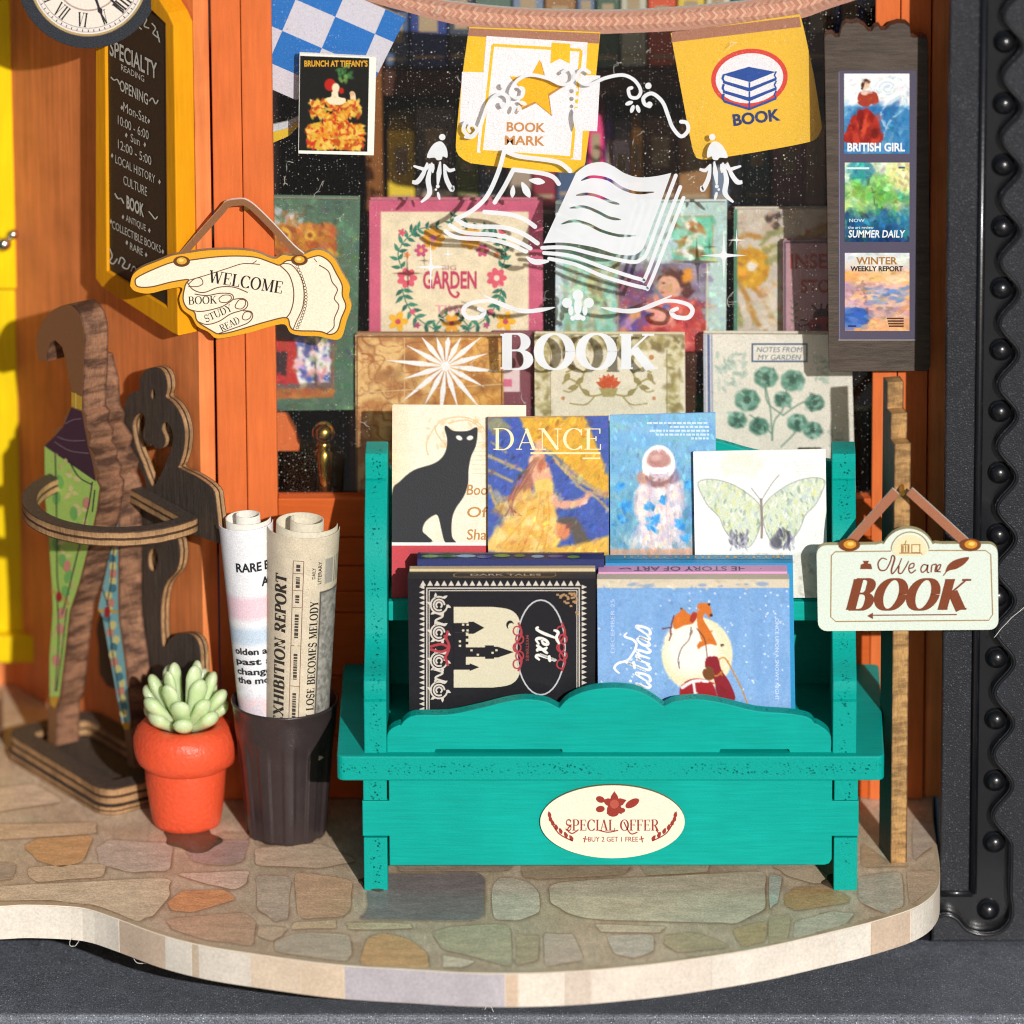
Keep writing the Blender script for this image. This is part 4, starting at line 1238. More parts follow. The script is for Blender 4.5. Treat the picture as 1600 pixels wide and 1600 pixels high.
# checked flag: rows tilted
def checks(pr):
    o0 = np.array([400.0, -28.0]); ex = np.array([62, 27.0]); ey = np.array([-21, 49.0])
    from_poly = [(400, -60), (500, -28), (632, 34), (584, 128), (557, 148), (400, 148)]
    for i in range(-1, 5):
        for j in range(-1, 5):
            if (i + j) % 2: continue
            q = [o0 + ex * a + ey * b for a, b in ((i, j), (i + 1, j), (i + 1, j + 1), (i, j + 1))]
            q = clip_poly(q, flag1)
            if len(q) > 2: pr.poly([tuple(p) for p in q], '#1d6fbe', 0)
def clip_poly(sub, clip):
    out = [np.array(p, float) for p in sub]
    n = len(clip)
    area = sum(clip[i][0] * clip[(i + 1) % n][1] - clip[(i + 1) % n][0] * clip[i][1] for i in range(n))
    sg = 1 if area > 0 else -1
    for i in range(n):
        a, b = np.array(clip[i], float), np.array(clip[(i + 1) % n], float)
        ins = lambda p: sg * ((b[0] - a[0]) * (p[1] - a[1]) - (b[1] - a[1]) * (p[0] - a[0])) >= 0
        inp, out = out, []
        for k in range(len(inp)):
            p, q = inp[k - 1], inp[k]
            if ins(q) != ins(p):
                d = q - p; e = b - a; den = e[0] * d[1] - e[1] * d[0]
                if abs(den) > 1e-9:
                    t = (e[1] * (p[0] - a[0]) - e[0] * (p[1] - a[1])) / den
                    out.append(p + d * t)
            if ins(q): out.append(q)
        if not out: return []
    return out
flag1 = [(380, -70), (500, -30), (634, 28), (585, 126), (462, 156), (380, 120)]
flag(flag1, '#cfcbd4', checks, 'blue and white checked flag')
def bm(pr):
    strap(pr, [(733, 44), (937, 52), (936, 68), (731, 56)])
    W_ = '#efecf0'; Yv = '#f0bf12'
    pr.poly([(722, 112), (938, 118), (933, 205), (718, 196)], W_, 0)
    pr.poly([(760, 56), (918, 66), (908, 250), (745, 238)], W_, 1)
    for a, b in (((770, 70), (908, 78)), ((908, 78), (893, 246)), ((893, 246), (752, 236)), ((752, 236), (770, 70))): pr.stroke([a, b], 4.5, Yv, 2)
    pr.poly([(862, 66), (891, 68), (890, 99), (875, 91), (860, 99)], Yv, 3)
    star = [(838 + r * math.sin(a), 138 - r * math.cos(a)) for k in range(10) for r, a in [((46 if k % 2 == 0 else 20), k * math.pi / 5 + .12)]]
    pr.poly([(x + 2, y + 3) for x, y in star], '#c08a40', 3); pr.poly(star, '#efb310', 4)
    pr.text('BOOK', 822, 198, 60, 14, '#c98a4a', 4, 1.5, bold=.02); pr.text('MARK', 820, 219, 62, 14, '#c98a4a', 4, 1.5, bold=.02)
flag2 = [(733, 42), (938, 50)] + smooth_pts([(937, 60), (928, 150), (915, 250)], 3, False) + smooth_pts([(915, 252), (908, 268), (885, 270), (800, 263), (735, 255)], 3, False) + smooth_pts([(725, 250), (713, 236), (714, 200), (722, 120)], 3, False)
flag(flag2, '#f0bf12', bm, 'yellow and white flag reading BOOK MARK')
def bk(pr):
    strap(pr, [(1050, 50), (1249, 26), (1252, 42), (1049, 66)])
    pr.ell(1171, 122, 60, 46, '#d6433a', 0, -6, 36); pr.ell(1171, 122, 53, 39, '#e9e8ee', 1, -6, 36)
    B = '#1e4a9c'
    for k in range(3):
        y = 108 + 15 * k
        pr.poly([(1129, y + 8), (1170, y - 4), (1212, y + 4), (1172, y + 20)] if k == 0 else [(1129, y + 2), (1171, y + 14), (1212, y - 2), (1212, y + 2), (1171, y + 20), (1130, y + 7)], B, 2)
        pr.stroke([(1131, y + 8), (1129, y + 14), (1132, y + 20), (1171, y + 32), (1213, y + 15)], 3.6, B, 3)
        pr.stroke([(1171, y + 20), (1171, y + 31)], 2.5, B, 3)
        pr.stroke([(1213, y + 3), (1210, y + 9), (1213, y + 15)], 2.5, B, 3)
    pr.text('BOOK', 1182, 183, 74, 17, '#26386e', 2, -7, bold=.035)
flag3 = [(1048, 52), (1250, 22)] + smooth_pts([(1256, 45), (1272, 120), (1283, 190)], 3, False) + smooth_pts([(1284, 200), (1276, 216), (1255, 224), (1180, 238), (1110, 249)], 3, False) + smooth_pts([(1095, 249), (1083, 236), (1066, 150), (1052, 75)], 3, False)
flag(flag3, '#e9b92e', bk, 'yellow flag with a stack of books in a red ring')

# ---- bookcase far inside
YB = 470
PB = PY(YB)
case = thing('back_bookcase', (PB.P(900, 500)[0], YB + 80, 6), 'dark brown bookcase with crowded shelves deep inside the shop', 'bookcase')
def pb(name, x0, x1, y0, y1, d0, d1, mat='dark_wood', parent=case):
    P = PY(d0)
    return obj(name, MB().box((P.P(x0, 300)[0], d0, P.P(0, y1)[2]), (P.P(x1, 300)[0], d1, P.P(0, y0)[2])), M[mat], parent, bevel=2)
pb('shelf', 600, 1400, 112, 150, YB, YB + 160)
pb('shelf', 600, 1400, 330, 360, YB, YB + 160)
pb('shelf', 600, 1400, -110, -80, YB, YB + 160)
M['side_brown'] = m_paint('brown_post', '#8a5526', (1, 1, .08))
pb('side', 572, 598, -120, 620, YB - 8, YB + 160, 'side_brown')
pb('side', 1401, 1425, -120, 620, YB - 8, YB + 160, 'side_brown')
pb('back', 600, 1400, -120, 620, YB + 162, YB + 176, 'interior')
spines = []
rng = random.Random(4)
NAMES = {'#96917f': 'stone grey', '#35473a': 'bottle green', '#22305f': 'midnight blue', '#a88f1e': 'mustard', '#4a4440': 'charcoal', '#5c6a20': 'olive', '#4a5568': 'slate blue', '#7a6a5a': 'taupe', '#a8265a': 'magenta', '#4a2a7a': 'violet', '#948a98': 'grey lilac', '#b07a30': 'ochre', '#4a3020': 'dark brown', '#7c5058': 'dusty pink',
         '#1c2a5a': 'navy', '#2a2f3a': 'blue black', '#3f5046': 'dark green', '#8a8a7a': 'pale grey', '#9a3a20': 'brick red', '#a08a30': 'dull gold', '#6a1f2a': 'wine red', '#556070': 'steel grey', '#2f4a4a': 'dark teal', '#8a6a50': 'tan', '#30405a': 'dusk blue', '#705030': 'chestnut'}
low = [(606, 648, 205, '#a88f1e'), (650, 711, 170, '#4a4440'), (713, 747, 195, '#5c6a20'), (749, 788, 205, '#4a5568'), (790, 830, 190, '#7a6a5a'), (832, 868, 200, '#6a1f2a'), (870, 916, 185, '#30405a'), (918, 944, 180, '#a8265a'), (945, 956, 190, '#4a2a7a'), (957, 985, 220, '#948a98'), (986, 1004, 200, '#b07a30'), (1006, 1058, 185, '#4a3020'), (1060, 1110, 190, '#705030'), (1112, 1160, 200, '#556070'), (1162, 1202, 180, '#2f4a4a'), (1206, 1256, 210, '#7c5058'), (1258, 1290, 190, '#8a6a50'), (1292, 1330, 180, '#3f5046')]
up = [(604, 640, 20, '#30405a'), (642, 700, -20, '#1c2a5a'), (702, 742, -30, '#2a2f3a'), (744, 800, -10, '#3f5046'), (802, 850, -30, '#556070'), (852, 900, -15, '#705030'), (902, 930, -25, '#4a5568'), (932, 968, -20, '#35473a'), (970, 1010, -30, '#8a8a7a'), (1012, 1056, -15, '#9a3a20'), (1058, 1100, -25, '#a08a30'), (1102, 1140, -30, '#96917f'), (1142, 1200, -20, '#2f4a4a'), (1202, 1250, -30, '#6a1f2a'), (1252, 1300, -15, '#4a3020'), (1302, 1350, -25, '#22305f')]
for rowname, rows, yb in (('lower', low, 329.5), ('upper', up, 111.5)):
    for x0, x1, y0, c in rows:
        d = YB + 12 + rng.uniform(0, 14)
        P = PY(d)
        zb2 = PY(YB).P(0, yb)[2]
        b = thing('book', (P.P((x0 + x1) / 2, 300)[0], d + 40, zb2), f'{NAMES[c]} book standing in the {rowname} row of the back bookcase', 'book', 'books on the back bookcase')
        xa, xb_ = P.P(x0, 300)[0], P.P(x1, 300)[0]
        zt = P.P(0, y0)[2]
        cl = '#%02x%02x%02x' % tuple(min(255, int(v * 255 * 1.35 + 10)) for v in C(c))
        obj('cover', MB().box((xa, d, zb2), (xb_, d + 110, zt)), coverm(cl), b, bevel=4)
        mb = MB()
        w = (xb_ - xa)
        mb.box((xa + w * .25, d - .6, zb2 + (zt - zb2) * .45), (xb_ - w * .25, d + 1, zb2 + (zt - zb2) * .8)); mb.box((xa + w * .1, d - .6, zb2 + (zt - zb2) * .12), (xb_ - w * .1, d + 1, zb2 + (zt - zb2) * .16))
        obj('spine_print', mb, coverm('#b09a78'), b)

# ---- stepped stand inside the window that carries the display books
zs2 = zof(770, 60)
stand = thing('window_display_stand', (-100, 150, 6), 'dark brown stepped stand inside the window under the display books', 'stand')
z_low = PY(70).P(0, 790)[2]; z_up = PY(150).P(0, 545)[2]
obj('lower_step', MB().box((gx0 + 20, 50, z_low - 18), (gx1 - 20, 128, z_low)), M['dark_wood'], stand, bevel=2)
obj('upper_step', MB().box((PY(150).P(545, 500)[0], 134, z_up - 18), (gx1 - 20, 215, z_up)), M['dark_wood'], stand, bevel=2)
obj('step_riser', MB().box((PY(150).P(545, 500)[0], 128.5, z_low - 18), (gx1 - 20, 133.5, z_up)), M['dark_wood'], stand)
for x in (gx0 + 120, gx1 - 60): obj('leg', MB().box((x, 60, 6), (x + 30, 210, z_low - 18.5)), M['dark_wood'], stand)

R1 = lean(140, z_up, 7)
R2 = lean(62, z_low, 7)
# green picture book
def green_book():
    cv = Cv(418, 312, 562, 640, 2, '#4f6e58')
    cv.mottle(.12, 30)
    cv.poly([(418, 345), (526, 352), (526, 620), (418, 622)], '#a8612e')
    cv.dabs(220, (418, 352, 524, 470), ['#c98a2e', '#b5502a', '#d9a43a', '#8f4a26'], 5, .6)
    for k in range(2): 
        for x in (448, 486): cv.ell(x + k * 6, 368 + 36 * k, 9, 9, '#e0b040', soft=4); cv.ell(x + k * 6, 368 + 36 * k, 4, 4, '#8f4a26', soft=3)
    cv.poly([(418, 480), (524, 480), (524, 606), (418, 606)], '#6a5a58')
    cv.poly([(418, 528), (466, 530), (468, 598), (418, 598)], '#b8322a')
    cv.poly([(432, 548), (452, 550), (450, 586), (432, 584)], '#3a2226')
    cv.poly([(468, 524), (518, 522), (518, 596), (468, 598)], '#cfd4dc')
    cv.dabs(90, (468, 526, 516, 590), ['#e8d8d4', '#4a5aa8', '#6a8a58', '#d88a8a', '#f0eee8', '#3a4a8a'], 5, .8)
    cv.line([(496, 560), (497, 600)], 3, '#5a3a2a')
    cv.dabs(40, (418, 330, 470, 352), ['#b58a50', '#8a6a40', '#c0ccd0'], 4, .7)
    cv.painterly(500, 3, .09)
    pr = Print(R1, .5); pr.text('STORIES', 480, 617, 36, 5, '#c4cec8', 1, bold=.0)
    return cv, pr
R1a = lean(96, PY(96).P(0, 642)[2], 6)
book('dark green picture book with a red house leaning behind the WELCOME hand', R1a, [(416, 310), (562, 312), (556, 640), (416, 642)], 26, '#4f6e58', green_book(), mat='print_board')
# Garden
def garden():
    cv = Cv(578, 312, 848, 560, 1.6, '#c85a78')
    cv.poly([(596, 330), (826, 330), (826, 556), (596, 556)], '#e8d9b8').mottle(.06, 14)
    pr = Print(R1, .5)
    G = '#2f7a64'; G2 = '#3a8a70'
    rr = random.Random(2)
    def sprig(pts, n, L):
        P = smooth_pts(pts, 8, False)
        pr.stroke(P, 1.8, G, 0)
        for k in range(n):
            i = int((k + .5) / n * (len(P) - 2)); p, q = P[i], P[i + 1]
            a = math.degrees(math.atan2(q[1] - p[1], q[0] - p[0]))
            for s in (-1, 1): pr.leaf(p[0], p[1], L * rr.uniform(.8, 1.2), L * .42, a + s * rr.uniform(40, 65), rr.choice((G, G2, '#256a58')), 1)
    def mir(pts): return [(1412 - x, y) for x, y in pts]
    for m in (lambda p: p, mir):
        sprig(m([(628, 420), (622, 396), (634, 374), (652, 362)]), 6, 15)
        sprig(m([(640, 362), (662, 356), (690, 354)]), 4, 13)
        sprig(m([(628, 450), (636, 475), (656, 500), (690, 520)]), 7, 16)
        sprig(m([(676, 515), (690, 498), (700, 490)]), 3, 12)
        pr.petals(*m([(636, 434)])[0], 15, 7, '#dd5a6e', '#f0dcc0', 2)
        pr.petals(*m([(658, 391)])[0], 10, 6, '#c8507a', '#e8b060', 2)
        pr.petals(*m([(677, 372)])[0], 17, 8, '#e0a030', '#d070a0', 2)
        pr.petals(*m([(622, 502)])[0], 15, 5, '#eeb428', '#c84a5a', 2)
        pr.petals(*m([(645, 487)])[0], 5, 5, '#d85a78', '#d85a78', 2); pr.petals(*m([(628, 363)])[0], 6, 5, '#d85a6e', None, 2)
        pr.petals(*m([(652, 508)])[0], 5, 5, '#b04070', None, 2); pr.petals(*m([(636, 398)])[0], 5, 5, '#e08a50', None, 2)
    pr.petals(706, 505, 14, 6, '#eaa424', '#c84a5a', 2); pr.leaf(706, 520, 14, 6, 200, G, 1); pr.leaf(706, 520, 14, 6, -20, G, 1)
    sprig([(706, 350), (704, 342), (712, 330)], 2, 10)
    pr.text('BIG', 702, 418, 22, 7, '#b88a8a', 3); pr.text('GARDEN', 703, 437, 84, 26, '#c43c60', 3, bold=.03)
    pr.stroke([(700, 446), (704, 458), (712, 464), (717, 459), (713, 455)], [3, 4, 4, 4, 2], '#c43c60', 3, 5)
    pr.text('TIME', 704, 482, 48, 11, '#e0a0a8', 3)
    return cv, pr
book('pink bordered floral book titled GARDEN behind the window print', R1, [(577, 313), (848, 313), (848, 556), (577, 556)], 24, '#c85a78', garden(), mat='print_board')
# pale green book with a girl
def girl():
    cv = Cv(868, 316, 1136, 560, 1.6, '#bcd6d4')
    cv.grad('#c4d8da', '#b4cfc8', 0)
    cv.poly([(880, 330), (966, 330), (966, 556), (880, 556)], '#8fcab6')
    cv.dabs(130, (884, 334, 962, 550), ['#a8d8c8', '#c8c4a0', '#9a8a58', '#7ab8a4', '#d8e0d0'], 5, .6, (60, 120), 4)
    cv.poly([(1050, 338), (1114, 338), (1114, 408), (1050, 408)], '#6fc6a8')
    cv.dabs(60, (1055, 345, 1105, 400), ['#b07a3a', '#e8e0cc', '#8a5a2a', '#8fd4ba', '#f0ece0'], 5, .85)
    cv.line([(1050, 338), (1114, 338), (1114, 408), (1050, 408)], 2, '#b09a60')
    cv.poly([(966, 414), (1104, 412), (1104, 556), (966, 556)], '#7a6a80')
    cv.dabs(160, (968, 416, 1102, 470), ['#8a7f96', '#6a5a70', '#6f7f80', '#9a90a8'], 7, .5)
    cv.dabs(120, (968, 430, 1015, 520), ['#b06a70', '#8a4a60', '#c08a78', '#6a4a78', '#4a3a70'], 6, .6)
    cv.poly(smooth_pts([(1028, 440), (1034, 424), (1054, 420), (1072, 428), (1080, 446), (1082, 462), (1070, 470), (1060, 452), (1040, 440)], 3), '#5a2f28', 4)
    cv.ell(1074, 432, 8, 12, '#e0922a', 20, 4)
    cv.poly(smooth_pts([(1030, 440), (1040, 432), (1056, 436), (1064, 452), (1060, 466), (1046, 470), (1034, 462), (1029, 452)], 3), '#e0a88a', 3)
    cv.ell(1037, 444, 3, 1.5, '#4a2a24'); cv.ell(1036, 459, 3, 1.6, '#b0403a'); cv.ell(1045, 456, 5, 4, '#d8806a', soft=5, a=.7)
    cv.poly(smooth_pts([(1010, 500), (1030, 472), (1060, 466), (1090, 480), (1106, 520), (1104, 560), (1000, 560)], 3), '#c8443e', 5)
    cv.dabs(130, (1010, 475, 1104, 556), ['#d85a4e', '#b8302e', '#e0786a', '#a02a30', '#e89a88'], 6, .6)
    cv.ell(1026, 494, 22, 10, '#e8b0a0', 35, 5, .8); cv.ell(1042, 482, 6, 4, '#3a62b8')
    cv.dabs(60, (968, 490, 1012, 550), ['#5a4aa0', '#8a4a70', '#b08ac8', '#e0a060', '#4a3a7a'], 5, .8)
    cv.painterly(700, 3, .09)
    cv.line([(966, 330), (966, 556)], 2, '#a89a68'); cv.line([(1106, 412), (1106, 556)], 2.5, '#cfc4a8')
    return cv, None
book('pale turquoise book with a painted girl in red behind the window print', R1, [(868, 317), (1136, 316), (1134, 556), (868, 556)], 24, '#bcd2d4', girl(), mat='print_board')
def citrus():
    cv = Cv(1148, 325, 1345, 560, 1.8, '#cbbfae')
    cv.mottle(.06, 20)
    cv.dabs(26, (1150, 330, 1345, 360), ['#d0c4b4', '#b89a80'], 8, .5)
    for x, y in ((1202, 340), (1216, 336), (1214, 352)): cv.ell(x, y, 6, 7, '#4a3a34', soft=4)
    cv.ell(1176, 418, 27, 31, '#c8901a', soft=4).dabs(60, (1152, 388, 1200, 448), ['#d8a020', '#b87a14', '#e0b030'], 5, .5)
    cv.ell(1175, 416, 7, 8, '#e8e0d0', soft=4)
    for p in ([(1150, 375), (1166, 366), (1188, 370)], [(1158, 448), (1170, 470), (1180, 500), (1196, 520)], [(1180, 452), (1196, 470), (1208, 500), (1216, 520)], [(1250, 372), (1276, 358), (1298, 348)], [(1262, 380), (1290, 362), (1330, 352)]): cv.line(p, 8, '#b07a2a', .85, 5, 5)
    for p in ([(1190, 380), (1204, 366), (1222, 360)], [(1200, 410), (1216, 400)], [(1196, 390), (1214, 384)], [(1152, 480), (1158, 510)]): cv.line(p, 9, '#8a8a4a', .8, 5, 4)
    cv.dabs(30, (1190, 440, 1230, 520), ['#d8d0c0', '#c8a060', '#e0d8c8'], 6, .6)
    cv.painterly(400, 3, .07)
    cv.poly([(1148, 325), (1153, 325), (1153, 556), (1148, 556)], '#2f7a64')
    return cv, None
book('cream book with an ochre flower standing behind the insect book', R1.shift(-26), [(1147, 327), (1345, 326), (1343, 556), (1147, 556)], 20, '#cbbfae', citrus(), mat='print_board')
def insect():
    cv = Cv(1224, 376, 1345, 560, 2, '#b58a90'); cv.mottle(.05, 20)
    pr = Print(R1.shift(8), .5)
    pr.frame(1225, 377, 1344, 558, 3, '#5c4a58', 0)
    pr.text('INSECT', 1283, 408, 96, 22, '#a84a34', 1, bold=.02); pr.text('STORY', 1290, 447, 78, 20, '#a84a34', 1, bold=.02)
    B = '#3a1a20'
    pr.ell(1284, 494, 14, 12, B, 1); pr.ell(1286, 508, 24, 14, '#9a2a2a', 1); pr.ell(1278, 510, 5, 4, B, 2); pr.ell(1296, 508, 5, 4, B, 2)
    for p in ([(1276, 484), (1268, 476)], [(1290, 484), (1294, 474)], [(1264, 506), (1252, 510), (1246, 506)], [(1282, 484), (1284, 474)], [(1262, 500), (1250, 500)]): pr.stroke(p, 2.5, B, 1)
    for k in range(8): pr.leaf(1240 + (k % 2) * 2, 508 - k * 5, 9, 4, -150 if k % 2 else -30, '#7a7468', 1)
    return cv, pr
book('dusty pink book titled INSECT STORY partly hidden by the hanging poster board', R1.shift(8), [(1224, 376), (1345, 375), (1344, 558), (1224, 558)], 18, '#a87a82', insect(), mat='print_board')
# compass
def compass():
    cv = Cv(556, 524, 786, 790, 1.6, '#b98048')
    cv.put(np.clip((cv.noise(22, 5) - .38) * 5, 0, 1), '#e0b878')
    cv.put(np.clip(1 - np.abs(cv.noise(26, 8, 2) - .5) * 28, 0, 1) * .7, '#8a4420')
    cv.put(np.clip(1 - np.abs(cv.noise(17, 9, 2) - .5) * 22, 0, 1) * .6, '#9a5428')
    cv.put(np.clip((cv.X - 640) / 110, 0, 1) * .4, '#d8932a')
    cv.put(np.clip((cv.noise(40, 3) - .55) * 5, 0, 1) * .5, '#7a4a24')
    pr = Print(R2, .5)
    x, y = 696, 572
    for k in range(16):
        a = 2 * math.pi * k / 16 + .1
        R_ = 88 if k % 2 == 0 else 70
        if k % 4 == 0: R_ = 96
        d = np.array([math.cos(a), math.sin(a)]); n = np.array([-d[1], d[0]])
        c0 = np.array([x, y])
        far = c0 + d * R_
        if far[1] < 526: far = c0 + d * min(R_, (y - 526) / max(-d[1], 1e-3))
        if far[0] > 783: far = c0 + d * min(R_, (783 - x) / d[0])
        pr.raw([c0, c0 + d * R_ * .4 + n * 4.2, far, c0 + d * R_ * .4 - n * 4.2], [(0, 1, 2, 3)], '#f2f0ee', 0)
    pr.ell(x, y, 7, 7, '#f2f0ee', 1)
    pr.frame(557, 525, 785, 790, 2, '#6a4a28', 0)
    pr.stroke([(632, 526), (632, 790)], 1.2, '#d8b888', 0); pr.stroke([(556, 614), (785, 600)], 1.2, '#d8b888', 0)
    return cv, pr
book('brown map book with a white compass star leaning behind the cat book', R2, [(555, 523), (786, 524), (788, 786), (557, 786)], 24, '#8a5a30', compass(), mat='print_board')
book('plain maroon book between the compass book and the cream floral book', R2.shift(-26), [(770, 520), (850, 520), (850, 786), (770, 786)], 18, '#7a3a48', (None, Print(R2.shift(-26), .5).rect(772, 575, 812, 612, '#e0c8c8').rect(772, 592, 800, 604, '#d06a88', 1)), mat='print_board')
def cream():
    cv = Cv(836, 523, 1072, 790, 1.8, '#e4dac2'); cv.mottle(.04, 16)
    cv.poly([(836, 523), (1070, 523), (1070, 546), (836, 546)], '#b5a878'); cv.poly([(838, 546), (858, 546), (858, 790), (838, 790)], '#b8ac84'); cv.poly([(1044, 546), (1064, 546), (1064, 790), (1044, 790)], '#b8ac84')
    cv.dabs(300, (838, 524, 1068, 544), ['#8a7a48', '#d8ccA0'.lower(), '#a89a60', '#e0d8b8', '#7a6a40'], 4, .7)
    for b in ((838, 546, 858, 700), (1044, 546, 1064, 700)): cv.dabs(120, b, ['#8a7a48', '#d8cca0', '#a89a60', '#e0d8b8'], 4, .7)
    pr = Print(R2, .5)
    Gd = '#a89a60'
    for m in (lambda p: p, lambda p: (1902 - p[0], p[1])):
        Q = lambda pts: [m(p) for p in pts]
        for pts, w in (([(946, 615), (920, 618), (905, 600), (912, 584), (900, 576), (884, 582)], 3), ([(905, 600), (890, 592), (878, 600)], 3), ([(912, 584), (920, 566), (908, 556)], 3.4), ([(930, 618), (915, 632), (890, 630)], 2.4), ([(905, 600), (892, 612), (880, 610)], 2.4)): pr.stroke(Q(pts), w, Gd, 0, 5)
        for (px_, py_), a in (((900, 576), 200), ((912, 590), 140), ((918, 570), 250), ((904, 604), 170), ((922, 618), 220), ((890, 582), 120)):
            x, y = m((px_, py_)); pr.leaf(x, y, 18, 9, a if m((1, 0))[0] == 1 else 180 - a, '#9a8c58', 1)
        pr.ell(*m((880, 622)), 3, 3, '#c88a5a', 1); pr.ell(*m((884, 558)), 4, 4, '#c08a4a', 1)
    for k in range(7):
        a = -160 + k * 23; pr.leaf(951, 604, 21, 12, a, '#d86a3a' if k % 2 else '#c8582e', 1)
    pr.ell(951, 598, 8, 8, '#c8502a', 2)
    pr.poly([(936, 606), (966, 606), (960, 620), (942, 620)], '#a89a60', 1)
    pr.stroke([(860, 546), (860, 786)], 1.2, '#8a7a50', 0); pr.stroke([(1042, 546), (1042, 786)], 1.2, '#8a7a50', 0)
    return cv, pr
book('cream book with a gold scroll border and an orange bloom behind the DANCE book', R2, [(835, 523), (1070, 524), (1072, 786), (837, 786)], 24, '#cfc4a0', cream(), mat='print_board')
def herbs():
    cv = Cv(1100, 522, 1334, 790, 1.6, '#e2dccd'); cv.mottle(.03, 20)
    cv.poly([(1100, 522), (1104, 522), (1104, 790), (1100, 790)], '#a8acc0'); cv.poly([(1106, 522), (1110, 522), (1110, 790), (1106, 790)], '#4a5a90'); cv.poly([(1112, 522), (1114, 522), (1114, 790), (1112, 790)], '#7a86b0')
    for p in ([(1206, 690), (1210, 660), (1224, 640), (1230, 610)], [(1224, 650), (1200, 630), (1196, 600)], [(1224, 650), (1244, 636), (1262, 628), (1280, 636)], [(1206, 680), (1186, 660), (1172, 650)], [(1206, 690), (1204, 640), (1196, 600)], [(1220, 700), (1240, 680), (1250, 660)]): cv.line(p, 2.4, '#6a8a78', .9, None, 5)
    fl = [(1198, 590, 19), (1240, 595, 19), (1168, 626, 20), (1224, 625, 14), (1274, 630, 15), (1186, 668, 16), (1246, 662, 16), (1270, 674, 15), (1152, 658, 15), (1300, 612, 0)]
    for x, y, r in fl:
        if not r: continue
        for k in range(7):
            a = 2 * math.pi * k / 7; cv.ell(x + r * .55 * math.cos(a), y + r * .5 * math.sin(a), r * .48, r * .42, ['#4a7a66', '#6a9a86', '#5a8a74'][k % 3], soft=4, a=.9)
        cv.dabs(14, (x - r * .7, y - r * .7, x + r * .7, y + r * .7), ['#3a5e50', '#86b4a0', '#2f4f44', '#a8c8b8'], 3, .6)
        cv.ell(x, y, r * .3, r * .3, '#3a5a4c', soft=3)
    cv.dabs(50, (1120, 545, 1165, 610), ['#a8bcae', '#c0ccc0', '#90a89a'], 3, .7)
    cv.dabs(24, (1275, 556, 1300, 600), ['#90a89a', '#b0c0b0'], 3, .6)
    cv.dabs(24, (1295, 675, 1318, 702), ['#a0aca0', '#c0c8bc'], 2.5, .6)
    pr = Print(R2, .5)
    pr.frame(1174, 536, 1262, 566, 3, '#5a6a86', 0); pr.text('NOTES FROM', 1218, 546, 70, 8, '#6a7890', 1, bold=.0, ital=.2); pr.text('MY GARDEN', 1218, 558, 66, 8, '#6a7890', 1, bold=.0, ital=.2)
    return cv, pr
book('cream book printed with dark green leafy flowers below the hanging poster board', R2, [(1099, 522), (1330, 523), (1337, 786), (1101, 786)], 24, '#cfc8b8', herbs(), mat='print_board')

# ---- brass finial and orange bracket inside the pane
fin = thing('brass_post', (PY(50).P(506, 780)[0], 50, PY(50).P(0, 792)[2]), 'polished brass post with a round knob inside the window corner', 'post')
fc = PY(50).P(506, 676)
def sphere(c, r, mat, parent, name): return obj(name, MB().lathe(c, [(r * math.sin(a) + .01, -r * math.cos(a)) for a in np.linspace(0, math.pi, 16)], 24), mat, parent, smooth=True)
sphere(fc, 18, M['brass'], fin, 'knob')
zb3 = PY(50).P(0, 790)[2]
obj('shaft', MB().lathe((fc[0], fc[1], 0), [(9, fc[2] - 16), (12, fc[2] - 22), (9, fc[2] - 27), (14, fc[2] - 32), (13, fc[2] - 50), (9, zb3 + 18), (12, zb3 + 8), (12, zb3)], 24), M['brass'], fin, smooth=True)
br = tag(cutout('orange_bracket', PY(150), [(405, 640), (442, 640), (452, 662), (468, 690), (466, 704), (405, 704)], 26, [M['orange'], M['orange']], None, base=PY(150).P(435, 704), bev=1), 'orange wooden bracket inside the window left of the brass post', 'bracket')

rb = thing('paper_ribbon', PY(70).P(446, 222), 'short yellow and white paper ribbon below the checked flag', 'ribbon')
cutout('yellow_band', PY(70), [(420, 208), (452, 200), (470, 186), (470, 194), (452, 212), (420, 226)], 5, [coverm('#e0b81e'), M['white_card']], rb)
cutout('white_band', PY(72), [(420, 196), (448, 190), (468, 181), (469, 187), (452, 199), (420, 207)], 5, [coverm('#c8c8cc'), M['white_card']], rb)
# ================================================================== THE TEAL BOOK STALL
cart = thing('book_stall', (PY(-200).P(955, 1300)[0], -200, 0), 'teal painted wooden book stall with a scalloped front board and two tiers', 'book stall')
YC = -357
xL0, xL1 = PY(YC).P(568, 1290)[0], PY(YC).P(605, 1290)[0]
xR0, xR1 = PY(YC).P(1303, 1290)[0], PY(YC).P(1340, 1290)[0]
zc_ = lambda y, Y=YC: PY(Y).P(950, y)[2]
zTabT, zTabB = zc_(1253), zc_(1305)
ZSB, ZST = zc_(1219, -380), zc_(1181, -380)
TE = [M['teal'], M['teal_edge']]
def yz_board(name, prof, x0, x1, parent, bev=1.5, mats=TE, smoothn=0):
    pl = Plane((x0, 0, 0), (-1, 0, 0))
    pl.n = np.array([-1.0, 0, 0]); pl.e1 = np.array([0, -1.0, 0]); pl.e2 = np.array([0, 0, 1.0])
    pts = [(-y, z) for y, z in prof]
    return cutout(name, pl, pts, x1 - x0, mats, parent, bev=bev, px=False)
legp = [(YC, 0), (-318, 0), (-312, 12), (-280, 24), (-120, 24), (-90, 12), (-84, 0), (-45, 0), (-45, ZSB - 1), (YC, ZSB - 1), (YC, zTabT + 5), (YC + 26, zTabT + 5), (YC + 26, zTabB - 5), (YC, zTabB - 5)]
yz_board('leg_board', legp, xL0, xL1, cart)
yz_board('leg_board', legp, xR0, xR1, cart)
